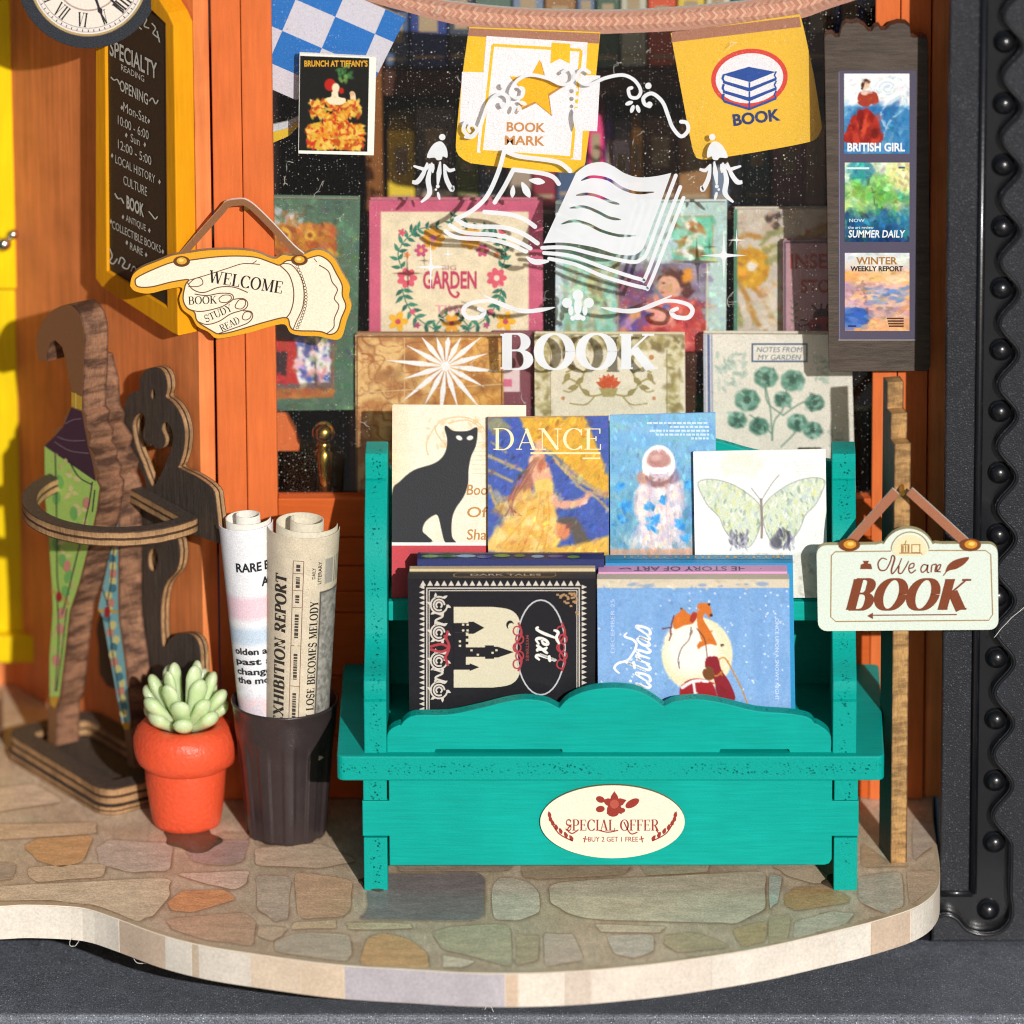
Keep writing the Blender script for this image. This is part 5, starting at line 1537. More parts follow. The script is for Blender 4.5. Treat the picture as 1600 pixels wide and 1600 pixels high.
zf0, zf1 = zc_(1350), ZSB - .5
pf = PY(YC - .5)
fp = [(xL1 + 4.5, zf1 - 2), (xR0 - 4.5, zf1 - 2), (xR0 - 4.5, zTabT), (xR1, zTabT), (xR1, zTabB), (xR0 - 4.5, zTabB), (xR0 - 4.5, zf0 + 8), (xR0 - 8, zf0 + 2), (xR0 - 14, zf0), (xL1 + 4.5, zf0 - 1), (xL1 + 4.5, zTabB), (xL0, zTabB), (xL0, zTabT), (xL1 + 4.5, zTabT)]
cutout('front_panel', pf, [pf.to2(np.array([a, YC - .5, z])) for a, z in fp], 22, TE, cart, bev=1.5, px=False)
obj('rear_panel', MB().box((xL1 + 1, -66, 30), (xR0 - 1, -46, ZSB - 1)), M['teal'], cart, bevel=1.5)
xs0, xs1 = PY(-380).P(529, 1200)[0], PY(-380).P(1379, 1200)[0]
top = rrect(xs0, 6, xs1, 380, 9)
pzs = PZ(ZST)
cutout('shelf_top', pzs, [(x, -y) for x, y in top], ZST - ZSB, TE, cart, bev=2.5, px=False)
# scalloped front board
YS = -366
ps = PY(YS)
sc = smooth_pts([(606, 1175), (606, 1150), (612, 1140), (624, 1134)], 3, False) + smooth_pts([(626, 1136), (634, 1126), (650, 1119), (700, 1118), (750, 1108), (790, 1098), (820, 1094), (850, 1097), (866, 1104), (873, 1108)], 3, False) + smooth_pts([(875, 1107), (890, 1092), (920, 1080), (955, 1076), (990, 1079), (1015, 1090), (1036, 1105)], 3, False) + smooth_pts([(1038, 1105), (1055, 1097), (1090, 1094), (1130, 1100), (1180, 1112), (1230, 1116), (1262, 1122), (1272, 1132)], 3, False) + smooth_pts([(1275, 1132), (1288, 1140), (1297, 1152), (1297, 1175)], 3, False) + [(1235, 1175), (1233, 1170), (1125, 1170), (1123, 1175), (880, 1175), (878, 1170), (680, 1170), (678, 1175)]
cutout('scalloped_board', ps, sc, 24, TE, cart, bev=1.2)
# side boards
def z_at(y, Y): return PY(Y).P(950, y)[2]
prof = [(-366, ZST + .5), (-366, z_at(1097, -366)), (-362, z_at(1094, -362))]
curve = smooth_pts([(-361, z_at(1094, -361)), (-358, z_at(1065, -358)), (-312, z_at(1030, -312)), (-276, z_at(990, -276)), (-260, z_at(940, -260)), (-256, z_at(900, -256)), (-248, z_at(860, -248)), (-230, z_at(820, -230)), (-198, z_at(780, -198)), (-172, z_at(752, -172))], 5, False)
prof += curve + [(-166, z_at(748, -166)), (-168, z_at(722, -168)), (-160, z_at(710, -160)), (-145, z_at(704, -145))]
ztp = z_at(704, -145)
prof += [(-100, ztp - 4), (-78, ztp - 30), (-70, ztp - 60), (-70, ZST + .5)]
yz_board('side_board', prof, PY(-366).P(569, 1150)[0], PY(-366).P(604, 1150)[0], cart)
yz_board('side_board', prof, PY(-366).P(1301, 1150)[0], PY(-366).P(1338, 1150)[0], cart)
xi0, xi1 = PY(-366).P(604, 1150)[0] + .5, PY(-366).P(1301, 1150)[0] - .5
YLIP = -216
zl0, zl1 = z_at(970, YLIP), z_at(940, YLIP)
obj('shelf_lip', MB().box((xi0, YLIP, zl0), (xi1, YLIP + 14, zl1)), M['teal'], cart, bevel=1.5)
zsh = zl1 - 14
obj('upper_shelf', MB().box((xi0, YLIP + 14.5, zl0), (xi1, -92, zsh)), M['teal'], cart, bevel=1)
pb2 = PY(-86)
bt = smooth_pts([(604, 735), (640, 728), (720, 720), (800, 712), (870, 690), (955, 668), (1040, 678), (1117, 690), (1175, 706), (1230, 716), (1301, 722)], 4, False)
zbk = [pb2.to2(pb2.P(*q)) for q in bt]
cutout('back_board', pb2, [(xi0, ZST + .5)] + [(max(min(a, xi1), xi0), b) for a, b in zbk] + [(xi1, ZST + .5)], 14, TE, cart, bev=1.2, px=False)
# oval badge
ov = PY(YC - .5).shift(7)
bd = tag(cutout('oval_badge', ov, ring_pts(957, 1284, 113, 57, 64), 6, [coverm('#f1e8d2'), coverm('#8a6a3a')], None, base=ov.P(957, 1341)), 'cream oval badge reading SPECIAL OFFER on the stall front', 'badge')
pr = Print(ov, .35)
RD = '#9c3a30'
for a in range(5): pr.leaf(960, 1256, 20, 13, -90 + a * 72, RD, 0)
pr.ell(960, 1256, 7, 7, '#b85a4a', 1)
for x, y, rx, ry, r in ((938, 1249, 7, 5, 20), (938, 1264, 7, 5, -10), (958, 1270, 9, 6, 0), (988, 1255, 12, 6, -30), (972, 1266, 5, 4, 0)): pr.ell(x, y, rx, ry, RD, 0, r)
pr.text('SPECIAL OFFER', 957, 1289, 146, 17, RD, 1, font='serif', T=.14, t=.05)
for p in ([(893, 1288), (887, 1296), (894, 1302), (904, 1296)], [(936, 1297), (950, 1300), (966, 1297)], [(975, 1284), (985, 1302), (996, 1300)], [(1025, 1296), (1031, 1304)]): pr.stroke(p, 1.8, RD, 1, 4)
pr.text('BUY 2 GET 1 FREE', 958, 1311, 78, 7.5, RD, 1, bold=.0)
pr.stroke([(911, 1310), (918, 1311)], 1.5, RD, 1); pr.stroke([(999, 1311), (1006, 1310)], 1.5, RD, 1); pr.stroke([(915, 1306), (913, 1316)], 1.5, RD, 1); pr.stroke([(1002, 1306), (1004, 1316)], 1.5, RD, 1)
for s in (1, -1):
    for k in range(7):
        t = k / 6; x = 957 - s * (62 + 36 * math.sin(t * 1.5)); y = 1314 - 36 * t ** 1.1
        pr.leaf(x, y, 11, 5, (200 if s == 1 else -20) + s * (40 + 20 * t), RD, 0); pr.leaf(x, y, 10, 5, (250 if s == 1 else -70) + s * 20 * t, RD, 0)
    pr.stroke([(957 - s * 62, 1314), (957 - s * 84, 1302), (957 - s * 98, 1280)], 1.8, RD, 0, 4)
pr.build('printed_lettering', M['print'], bd)

# ================================================================== BOOKS ON THE STALL
UB = lambda k: lean(-196 - k, zsh, 16)
SHP = '#b87a3a'
def cat():
    cv = Cv(612, 632, 822, 935, 1.2, '#f1e6cf')
    cv.put(np.clip((650 - cv.X) / 40, 0, 1) * .5, '#e8c898')
    cv.mottle(.03, 10)
    for p in ([(700, 700), (680, 672), (690, 656), (720, 650), (748, 660), (770, 690)], [(668, 710), (666, 690), (680, 664)], [(700, 660), (730, 655), (752, 668)]): cv.line(p, 2, '#d8b078', .7, None, 5)
    cv.dabs(40, (665, 655, 760, 700), ['#dcb888', '#e8cca0'], 3, .5)
    for y in range(690, 740, 7): cv.line([(738, y), (760, y)], 1.2, '#dcc49a', .7)
    K = '#26272c'
    # a plain sitting cat
    body = smooth_pts([(612, 770), (624, 752), (646, 734), (676, 724), (690, 714), (697, 700), (698, 684), (694, 668), (697, 664), (708, 672), (730, 672), (744, 666), (746, 676), (743, 696), (736, 712), (732, 732), (731, 756), (724, 776), (712, 794), (706, 812), (706, 838), (712, 848), (696, 848), (690, 830), (684, 806), (676, 806), (664, 816), (660, 830), (668, 838), (672, 848), (612, 848)], 4)
    cv.poly(body, K)
    for x, r in ((717, 25), (734, -15)): cv.ell(x, 683, 5.2, 3.4, '#f4efe2', r); 
    m = (cv.Y > 848) & (cv.Y < 853); cv.put(m * 1.0, '#f4f0ea')
    m = (cv.Y >= 853); cv.put(m * 1.0, '#c8414a')
    cv.poly([(642, 860), (700, 862), (760, 864), (822, 862), (822, 935), (636, 935)], '#a83440', 10, .5)
    pr = Print(UB(0), .5)
    for s, y, w in (('Book', 765, 54), ('Of', 800, 40), ('Shadow', 835, 90)):
        pr.text(s, 730 + w * .4, y, w * .8, 16, '#c08a4c', 1, font='sans', bold=.01, ital=.1)
    return cv, pr
book('cream book with a black cat silhouette and a red lower band', UB(0), [(613, 633), (822, 634), (822, 934), (612, 934)], 13, '#efe4cc', cat(), cvt=1.3)
def dance():
    cv = Cv(762, 651, 952, 935, 1.2, '#3f58a8')
    Yl = '#dba634'
    cv.poly([(812, 651), (915, 651), (952, 745), (952, 780), (905, 745), (862, 706), (830, 690)], Yl, 5)
    cv.poly([(762, 651), (782, 651), (800, 668), (770, 676), (762, 668)], '#8a8a70', 5)
    for p, w in (([(764, 712), (800, 728), (830, 740)], 5), ([(764, 735), (800, 752)], 4), ([(764, 760), (776, 790), (800, 812)], 6), ([(850, 700), (890, 740), (930, 765), (952, 770)], 6), ([(860, 710), (905, 760), (935, 780), (952, 800)], 4), ([(880, 725), (920, 755)], 4), ([(930, 770), (952, 778)], 6), ([(768, 690), (790, 706)], 3)): cv.line(p, w, '#c8a868', .85, 4, 4)
    cv.mottle(.10, 5)
    cv.poly(smooth_pts([(828, 730), (818, 745), (800, 770), (795, 800), (812, 800), (830, 770), (838, 740)], 3), '#a8685a', 7)
    cv.poly(smooth_pts([(826, 720), (834, 708), (838, 690), (848, 690), (850, 712), (860, 735), (862, 752), (846, 760), (834, 755)], 3), '#e0a888', 5)
    cv.ell(846, 727, 6, 11, '#b86a50', 10, 5)
    cv.poly(smooth_pts([(836, 752), (862, 750), (866, 775), (868, 800), (868, 862), (764, 862), (764, 842), (790, 815), (815, 792), (834, 775)], 3), '#ecc46a', 6)
    cv.dabs(120, (775, 770, 866, 858), ['#f4d890', '#e0aa4a', '#f0ce80', '#d8983a'], 6, .45)
    cv.poly(smooth_pts([(862, 772), (880, 782), (905, 780), (920, 768), (924, 774), (910, 790), (880, 796), (864, 790)], 3), '#dca488', 5)
    cv.ell(880, 828, 12, 16, '#d8845a', 0, 5); cv.poly(smooth_pts([(870, 815), (884, 808), (902, 812), (914, 832), (922, 850), (900, 852), (894, 834), (884, 822)], 3), '#5a5048', 5)
    cv.poly([(860, 856), (900, 852), (952, 838), (952, 870), (860, 870)], '#e8b44a', 6)
    for k in range(7): cv.line([(842 - k, 716), (826 - k * 3, 744 + k), (806 - k * 2, 775 + k * 2), (790 + k * 4, 806)], 1.6, ['#7a4436', '#c08a6a', '#8f5444'][k % 3], .7, 2, 5)
    for p in ([(845, 770), (838, 810), (815, 858)], [(856, 770), (858, 812), (850, 858)], [(836, 790), (806, 826), (780, 856)], [(850, 790), (848, 830), (838, 860)]): cv.line(p, 2.4, '#d0902e', .6, 2, 5)
    cv.painterly(900, 2.2, .10, (100, 160))
    m = np.clip((cv.Y - 866) / 4, 0, 1); cv.put(m, '#e8a83a')
    pr = Print(UB(15), .5)
    pr.text('DANCE', 855, 686, 168, 33, '#f6e6b8', 1, font='serif', T=.12, t=.04)
    pr.stroke([(829, 708), (938, 708)], 3, '#f4e0a8', 1); pr.stroke([(910, 716), (938, 716)], 2.5, '#f4e0a8', 1)
    return cv, pr
book('blue and gold book titled DANCE with a dancer in yellow', UB(15), [(762, 652), (951, 650), (952, 934), (763, 934)], 13, '#c8902e', dance(), cvt=1.3)
def astro():
    cv = Cv(948, 646, 1118, 935, 1.2, '#6fa8d6')
    cv.grad('#76aee0', '#5fa0c0', 1, 646, 860)
    cv.put(np.clip((cv.noise(26, 2) - .45) * 3, 0, 1) * .4, '#8fc4c4')
    cv.dabs(220, (950, 648, 1116, 760), ['#7fb6e0', '#6aa4d0', '#86bcc8', '#74b0d8'], 7, .4, (-20, 20), 3)
    cv.dabs(160, (950, 760, 1116, 866), ['#5a98b8', '#4a86a8', '#7ab0c8', '#8fb8c8', '#5a90a8'], 5, .5, (60, 120), 3)
    Wt = '#e8d8d4'
    cv.poly(smooth_pts([(1000, 750), (1012, 745), (1046, 745), (1062, 756), (1064, 790), (1058, 812), (1048, 862), (1036, 862), (1030, 838), (1020, 862), (998, 862), (996, 812), (988, 800), (992, 770)], 3), Wt, 6)
    cv.dabs(130, (990, 748, 1064, 860), ['#f4ece8', '#d8c4cc', '#c8b8d4', '#f0e0d0', '#b8b4d0'], 5, .5)
    cv.ell(1026, 727, 26, 30, '#eedfdc', 0, 3); cv.ell(1027, 716, 19, 14, '#c08a84', 0, 6); cv.ell(1031, 714, 11, 8, '#d8aca4', 0, 7); cv.ell(1020, 722, 7, 5, '#a86a64', 0, 6)
    cv.poly([(1003, 729), (1050, 729), (1046, 740), (1006, 740)], '#f6f2f0', 3)
    cv.ell(1027, 750, 23, 11, '#a07a7c', 0, 5); cv.ell(1028, 746, 17, 8, '#d8c0c4', 0, 5); cv.dabs(20, (1006, 742, 1050, 758), ['#b88a84', '#c8c0d0', '#8a5a5c'], 3, .6)
    cv.ell(1000, 745, 10, 10, '#d08a68', 0, 6, .7); cv.ell(1052, 745, 8, 10, '#8a7a94', 0, 6, .8)
    for x, y, s in ((963, 815, 9), (972, 790, 6), (1012, 790, 5), (1034, 782, 4), (1016, 812, 8), (1060, 820, 5), (1075, 758, 5), (1068, 840, 6), (1014, 825, 5), (964, 758, 4)): cv.dabs(7, (x - s, y - s, x + s, y + s), ['#2f9ae0', '#4ab0ee', '#2a86d0'], 3.4, .85)
    cv.dabs(90, (950, 840, 1116, 868), ['#d0dce0', '#b8c8d0', '#e0b8a8', '#5a90a8'], 4, .5, (60, 120))
    for x in (1012, 1040): cv.line([(x, 760), (x - 2, 800), (x + 2, 850)], 2, '#b8a8b8', .6, 3, 4)
    cv.line([(996, 758), (988, 782), (990, 806)], 3, '#c8b4bc', .7, 3, 4); cv.line([(1060, 760), (1066, 785), (1062, 806)], 3, '#a8a0bc', .7, 3, 4)
    cv.painterly(900, 2.0, .08, (60, 120))
    cv.line(ring_pts(1026, 724, 23.5, 26.5, 40, 140, 400), 6, '#f3ebe8', .95, 2); cv.ell(1027, 718, 17, 12, '#b5837e', 0, 4, .75); cv.ell(1022, 714, 8, 5, '#dcb4ac', 0, 5, .8); cv.poly([(1004, 730), (1050, 730), (1046, 740), (1008, 740)], '#f6f2f0', 2)
    cv.line(arc(1027, 742, 21, 13, 10, 170, 16), 5, '#8f6a6c', .8, 3); cv.line(arc(1027, 736, 15, 9, 20, 160, 12), 4, '#cfc4d4', .9, 3)
    m = np.clip((cv.Y - 856) / 4, 0, 1); cv.put(m * .7, '#d89a78')
    pr = Print(UB(15), .5)
    for k, (x0, x1) in enumerate(((1011, 1108), (1047, 1108), (1015, 1108), (1025, 1108), (1080, 1108))):
        y = 661 + k * 6
        n = int((x1 - x0) / 5); rr = random.Random(k)
        x = x0
        while x < x1 - 3:
            w = rr.uniform(3, 9); pr.rect(x, y - 1.6, min(x + w, x1), y + 1.6, '#c8dcf2', 0); x += w + 1.6
    return cv, pr
book('light blue book with a painted astronaut between DANCE and the butterfly book', UB(15), [(952.5, 649), (1118, 645), (1120, 934), (954, 934)], 13, '#5a98c8', astro(), cvt=1.3)
def butterfly():
    cv = Cv(1083, 703, 1292, 935, 1.2, '#eeeeea')
    cv.mottle(.03, 8)
    cv.dabs(26, (1130, 710, 1190, 740), ['#e0e4d0', '#e6e0d0'], 6, .5)
    for k in range(5): cv.line([(1240 + k, 722 + k * 5), (1270, 722 + k * 5)], 1, '#c8c8c4', .6)
    wingL = smooth_pts([(1188, 792), (1170, 772), (1140, 754), (1110, 747), (1090, 752), (1096, 772), (1106, 790), (1122, 806), (1130, 826), (1146, 846), (1166, 856), (1180, 840), (1188, 815)], 3)
    wingR = [(2380 - x, y) for x, y in wingL]
    for w in (wingL, wingR): cv.poly(w, '#d0dac2', 5)
    cols = ['#a8bca0', '#e8ecd8', '#d8d88a', '#8aa090', '#f0f0e4', '#b8c8d0', '#c8d0a0']
    msk = cv.A.copy()
    cv.dabs(520, (1090, 748, 1290, 858), cols, 2.2, .7, (50, 130), 2.4)
    ins = (np.abs(msk - np.array(C('#d0dac2'))).sum(-1) < .25)[..., None]
    cv.A = np.where(ins, cv.A, msk)
    for w in (wingL, wingR): cv.line(w + [w[0]], 2, '#9aa0a0', .7)
    cv.dabs(70, (1140, 828, 1168, 858), ['#5a5a70', '#8a8aa0', '#c8c8d0', '#3a3a4a'], 2.4, .6, (60, 120)); cv.dabs(70, (1212, 828, 1240, 858), ['#5a5a70', '#8a8aa0', '#c8c8d0', '#3a3a4a'], 2.4, .6, (60, 120))
    cv.ell(1211, 848, 9, 10, '#4a4a58', 0, 5, .8)
    cv.line([(1189, 780), (1190, 820), (1189, 840)], 4, '#8a7a70', .9); cv.line([(1189, 782), (1206, 756), (1218, 742)], 1.4, '#7a7a7a', .8, None, 3); cv.line([(1189, 782), (1174, 762)], 1.4, '#7a7a7a', .8)
    m = np.clip((cv.Y - 862) / 5, 0, 1); cv.put(m * .6, '#c8c8bc'); cv.dabs(80, (1086, 866, 1290, 932), ['#d8d8cc', '#b8b8a8', '#a8a898'], 3, .5)
    return cv, None
book('white book with a pale green butterfly in front of the astronaut book', UB(30), [(1083, 706), (1290, 702), (1293, 934), (1087, 934)], 11, '#e8e6dc', butterfly(), cvt=1.3)

# lower tier, spines up
LBK = lambda k: lean(-318 + k, ZST, 3)
def castle():
    cv = Cv(637, 904, 931, 1140, 1.4, '#232226'); cv.mottle(.08, 4)
    pl = LBK(0); pr = Print(pl, .5)
    Wc = '#d8cfc4'
    pr.frame(666, 918, 906, 1136, 1.8, Wc, 0); pr.frame(670, 922, 902, 1132, 1.2, Wc, 0)
    for k in range(23):
        x = 661 + k * 11; pr.poly([(x - 4.5, 915), (x, 907), (x + 4.5, 915)], Wc, 0)
    for k in range(26):
        y = 917 + k * 8.3
        pr.poly([(663, y - 3.4), (655, y), (663, y + 3.4)], Wc, 0); pr.poly([(909, y - 3.4), (917, y), (909, y + 3.4)], Wc, 0)
    # arch with castle, drawn sideways
    pr.poly([(709, 948), (770, 948)] + smooth_pts([(770, 948), (798, 953), (812, 970), (816, 1011), (812, 1052), (798, 1069), (770, 1074)], 4, False) + [(709, 1074)], '#dcd3b8', 1)
    K = '#232226'
    pr.rect(709, 973, 736, 988, K, 2); pr.rect(732, 971, 740, 990, K, 2); pr.poly([(740, 971), (757, 980.5), (740, 990)], K, 2)
    pr.rect(709, 988, 728, 1042, K, 2)
    for y in (993, 1002, 1011): pr.rect(728, y, 732, y + 4.5, K, 2)
    pr.rect(722, 1011, 760, 1026, K, 2); pr.rect(758, 1008, 772, 1029, K, 2); pr.rect(766, 1010, 778, 1027, K, 2); pr.poly([(778, 1010), (803, 1018.5), (778, 1027)], K, 2)
    pr.rect(709, 1038, 736, 1046, K, 2); pr.poly([(734, 1036), (749, 1042), (734, 1048)], K, 2)
    for x, y in ((722, 974), (729, 974), (722, 983), (729, 983), (717, 1000), (717, 1007), (735, 1014), (745, 1021), (768, 1018), (774, 1014)): pr.rect(x, y, x + 3.4, y + 3, '#dcd3b8', 3)
    pr.ell(797, 976, 6, 7, K, 2); pr.ell(799, 979, 5.2, 6, '#dcd3b8', 3)
    for s, yy in ((1, 945), (1, 988), (-1, 1032), (-1, 1078)):
        for r, a0 in ((13, 0), (8.5, 60), (4.5, 120)): 
            P_ = ring_pts(686, yy, r, r, 18, a0, a0 + 300); pr.stroke(P_, 2.6, Wc, 1)
        for k in range(6): pr.leaf(686 + 11 * math.cos(k * 1.05), yy + 12 * math.sin(k * 1.05), 9, 4.5, math.degrees(k * 1.05) + 30, Wc, 1)
    for y0 in (966, 1055): pr.stroke([(676, y0 - 10), (692, y0 - 4), (680, y0 + 4), (696, y0 + 10)], 3, Wc, 1, 5)
    for p in ([(672, 1010), (690, 1006), (702, 1012)], [(672, 1014), (690, 1018), (702, 1012)], [(694, 992), (702, 1010), (694, 1030)], [(700, 985), (696, 1000)], [(700, 1040), (696, 1026)]): pr.stroke(p, 4, '#b0424a', 2, 4)
    pr.ring(845, 1011, 38, 74, 2.2, '#c8c8cc', 3); pr.ell(845, 1011, 36.5, 72.5, K, 2, n=36)
    for x in (810, 878):
        for k in range(5): pr.ring(x + (k % 2) * 4 - 2, 985 + k * 13, 6, 7, 2.2, '#b0424a', 4, n=12)
        pr.stroke([(x, 972), (x + 5, 990), (x - 5, 1010), (x + 5, 1030), (x, 1048)], 3, '#b0424a', 4, 5)
    pr.script('Text', 838, 977, 18, '#f2efe8', 90, 4.2, .25, 4)
    pr.text('MYSTERIES', 824, 1012, 40, 4.5, '#9a4a4a', 4, 90)
    rr = random.Random(8)
    for k in range(60):
        a, b = rr.random(), rr.random()
        if a + b < 1: pr.rect(866 + 34 * (1 - b), 925 + 38 * a * .9, 866 + 34 * (1 - b) + 4, 925 + 38 * a * .9 + 3, '#b08a62', 1)
    return cv, pr
kb = book('black book lying sideways with a castle and red scrolls printed on it', LBK(0), [(637, 904), (931, 904), (929, 1140), (640, 1140)], 34, '#232226', castle(), spine='top', cvt=1.6, mat='print_gloss')
def top_print(bk, pl, x0, x1, y0, t, fn):
    """print on the top face (spine) of a book standing spine up"""
    q0, q1 = pl.P(x0, y0), pl.P(x1, y0)
    upn = np.cross(q1 - q0, -pl.n); upn /= np.linalg.norm(upn)
    if upn[2] < 0: upn = -upn
    f = lambda px, d, z: q0 + (q1 - q0) * ((px - x0) / (x1 - x0)) - pl.n * d + upn * z
    pr = Print(pl, .4, f); fn(pr)
    sp = [c for c in bk.children if c.name.startswith('spine')][0]
    pr.build('spine_lettering', M['print_gloss'], sp)
top_print(kb, LBK(0), 637, 931, 904, 34, lambda pr: (pr.stroke([(715, 6), (862, 6), (868, 12), (868, 26), (715, 26), (709, 20), (709, 10), (715, 6)], 2, '#b8945a'), pr.text('DARK TALES', 790, 16, 110, 8, '#d8c8b0', 1, flip=-1)))
book('cream edged book standing just behind the black castle book', LBK(36), [(640, 889), (930, 888), (930, 1132), (642, 1132)], 14, '#d9c49a', None, spine='top', cvt=1.2)
nb = book('navy and green patterned book behind the black castle book', LBK(52), [(652, 874), (944, 874), (940, 1120), (655, 1120)], 34, '#1c2a66', None, spine='top', cvt=1.6)
def navy_sp(pr):
    rr = random.Random(5)
    for k in range(9):
        x = 672 + k * 28; pr.ell(x, 14 + rr.uniform(-3, 3), rr.uniform(8, 16), 7, ['#6a9a3a', '#4a7a3a', '#7ab0d8', '#2f4aa0'][k % 4])
    pr.stroke([(655, 28), (940, 28)], 2, '#b8a06a', 1)
top_print(nb, LBK(52), 652, 944, 874, 34, navy_sp)
def xmas():
    cv = Cv(933, 905, 1237, 1140, 1.4, '#84aee0')
    cv.grad('#80acdf', '#8cb4e4', 1, 905, 1100); cv.mottle(.06, 4)
    cv.put(np.clip((cv.noise((20, 70), 4) - .5) * 4, 0, 1) * .3, '#6a98d4')
    m = (cv.Y < 919).astype(float); cv.put(m, '#dccfb8')
    cv.dabs(18, (935, 906, 1235, 916), ['#7a9ac8', '#cfc0a8'], 3, .7, (-10, 10), 3)
    cv.ell(1090, 1022, 56, 58, '#f4e6c0', 0, 3); cv.ell(1082, 1012, 40, 42, '#fbf6ea', 0, 20)
    rr = np.random.default_rng(3)
    for k in range(110):
        cv.ell(rr.uniform(935, 1235), rr.uniform(922, 1098), rr.uniform(.8, 1.8), 1.2, '#f2f6fc')
    O = '#d9772e'
    # two orange fox-like animals and a red sleigh over a moon
    cv.poly(smooth_pts([(1052, 972), (1056, 962), (1066, 953), (1066, 949), (1072, 955), (1080, 960), (1088, 964), (1084, 974), (1070, 977), (1060, 982), (1054, 982)], 3), O)
    cv.poly(smooth_pts([(1090, 962), (1092, 944), (1102, 942), (1110, 944), (1114, 958), (1110, 966), (1104, 958), (1100, 966), (1108, 980), (1118, 998), (1121, 1008), (1110, 1006), (1098, 1010), (1092, 1014), (1090, 1008), (1096, 998), (1092, 984)], 3), O)
    cv.ell(1085, 964, 5, 9, '#b03a2a', 20); cv.ell(1110, 944, 2, 2, '#3a2420'); cv.ell(1113, 961, 2.4, 2.4, '#3a2420'); cv.ell(1066, 951, 1.8, 1.8, '#3a2420')
    for p in ([(1048, 990), (1050, 975), (1054, 962)], [(1036, 982), (1050, 980)], [(1046, 1000), (1050, 990)]): cv.line(p, 2, '#6a3038')
    for p in ([(1081, 980), (1078, 998), (1066, 1012), (1060, 1030), (1062, 1044)], [(1090, 982), (1102, 998), (1106, 1026)]): cv.line(p, 1.5, '#5a3a3a', .9, None, 4)
    cv.poly(smooth_pts([(1104, 1028), (1122, 1026), (1128, 1046), (1140, 1064), (1150, 1090), (1140, 1096), (1122, 1088), (1116, 1060), (1104, 1050)], 3), '#8f2430')
    for p in ([(1124, 1030), (1134, 1028), (1146, 1048), (1158, 1072), (1168, 1098)], [(1108, 1050), (1120, 1056), (1130, 1048)]): cv.line(p, 2.2, '#c88a40', 1, None, 4)
    cv.ell(1130, 1008, 3, 2.4, '#3a2420')
    cv.poly(smooth_pts([(1062, 1076), (1076, 1062), (1096, 1060), (1112, 1066), (1120, 1084), (1118, 1100), (1070, 1100)], 3), '#a8262c')
    cv.line([(1066, 1074), (1084, 1064), (1106, 1064)], 5, '#f2eef0', 1, None, 4); cv.line([(1084, 1066), (1088, 1098)], 4, '#f2eef0')
    cv.poly(smooth_pts([(1098, 1050), (1106, 1040), (1116, 1046), (1116, 1060), (1104, 1062)], 3), '#7a4a2a')
    cv.painterly(500, 1.8, .04)
    cv.poly([(1176, 970), (1186, 960), (1196, 990), (1190, 1060), (1178, 1060)], '#7aa4d8', 6, .6)
    pr = Print(LBK(0), .5)
    Wt = '#f3f7fc'
    # handwritten word running up the cover
    pr.stroke([(968, 1052), (960, 1044), (966, 1036), (982, 1030), (994, 1010), (990, 1000), (976, 994), (980, 988)], [2.5, 4, 4, 3.5, 4, 4, 3.5, 2], Wt, 1, 6)
    pr.script('hristmas', 1016, 1112, 22, Wt, -90, 4.0, .3, 1)
    pr.text('DECEMBER 25', 957, 978, 84, 6, '#c4d8f4', 1, -90, bold=.0)
    pr.text('ONCE UPON A SNOWY NIGHT', 1214, 1030, 128, 5.5, '#d8e6f8', 1, 90, bold=.0)
    return cv, pr
book('light blue Christmas book with orange animals before a pale moon', LBK(0), [(933, 905), (1233, 905), (1236, 1140), (935, 1140)], 26, '#cfc2ac', xmas(), spine='top', cvt=1.5)
ab = book('pink book with THE STORY OF ART along its spine', LBK(28), [(935, 894), (1230, 893), (1232, 1130), (937, 1130)], 32, '#dfa3cf', (None, Print(LBK(28), .4).stroke([(950, 901), (1220, 900), (1220, 912)], 1.5, '#b85aa0')), spine='top', cvt=1.5)
top_print(ab, LBK(28), 935, 1230, 894, 32, lambda pr: (pr.text('THE STORY OF ART', 1086, 15, 190, 20, '#3a2a4a', 1, flip=-1, rot=180, bold=.01), pr.stroke([(968, 14), (980, 18), (986, 12)], 3, '#3a2a4a', 1, 3), pr.stroke([(1188, 14), (1200, 18), (1208, 12)], 3, '#3a2a4a', 1, 3)))
cb = book('bright blue book with a gilt spine behind the pink book', LBK(62), [(946, 880), (1239, 880), (1243, 1124), (948, 1124)], 40, '#1f94cc', None, spine='top', cvt=1.6)
def blue_sp(pr):
    rr = random.Random(9)
    pr.rect(950, 18, 1236, 38, '#3a8ab0')
    for k in range(26):
        x = 975 + k * 10 + rr.uniform(-2, 2); pr.rect(x, 20 + rr.uniform(0, 6), x + rr.uniform(2, 6), 30 + rr.uniform(0, 6), rr.choice(['#c8a868', '#a88a58', '#7aa8b0']), 1)
top_print(cb, LBK(62), 946, 1239, 880, 40, blue_sp)
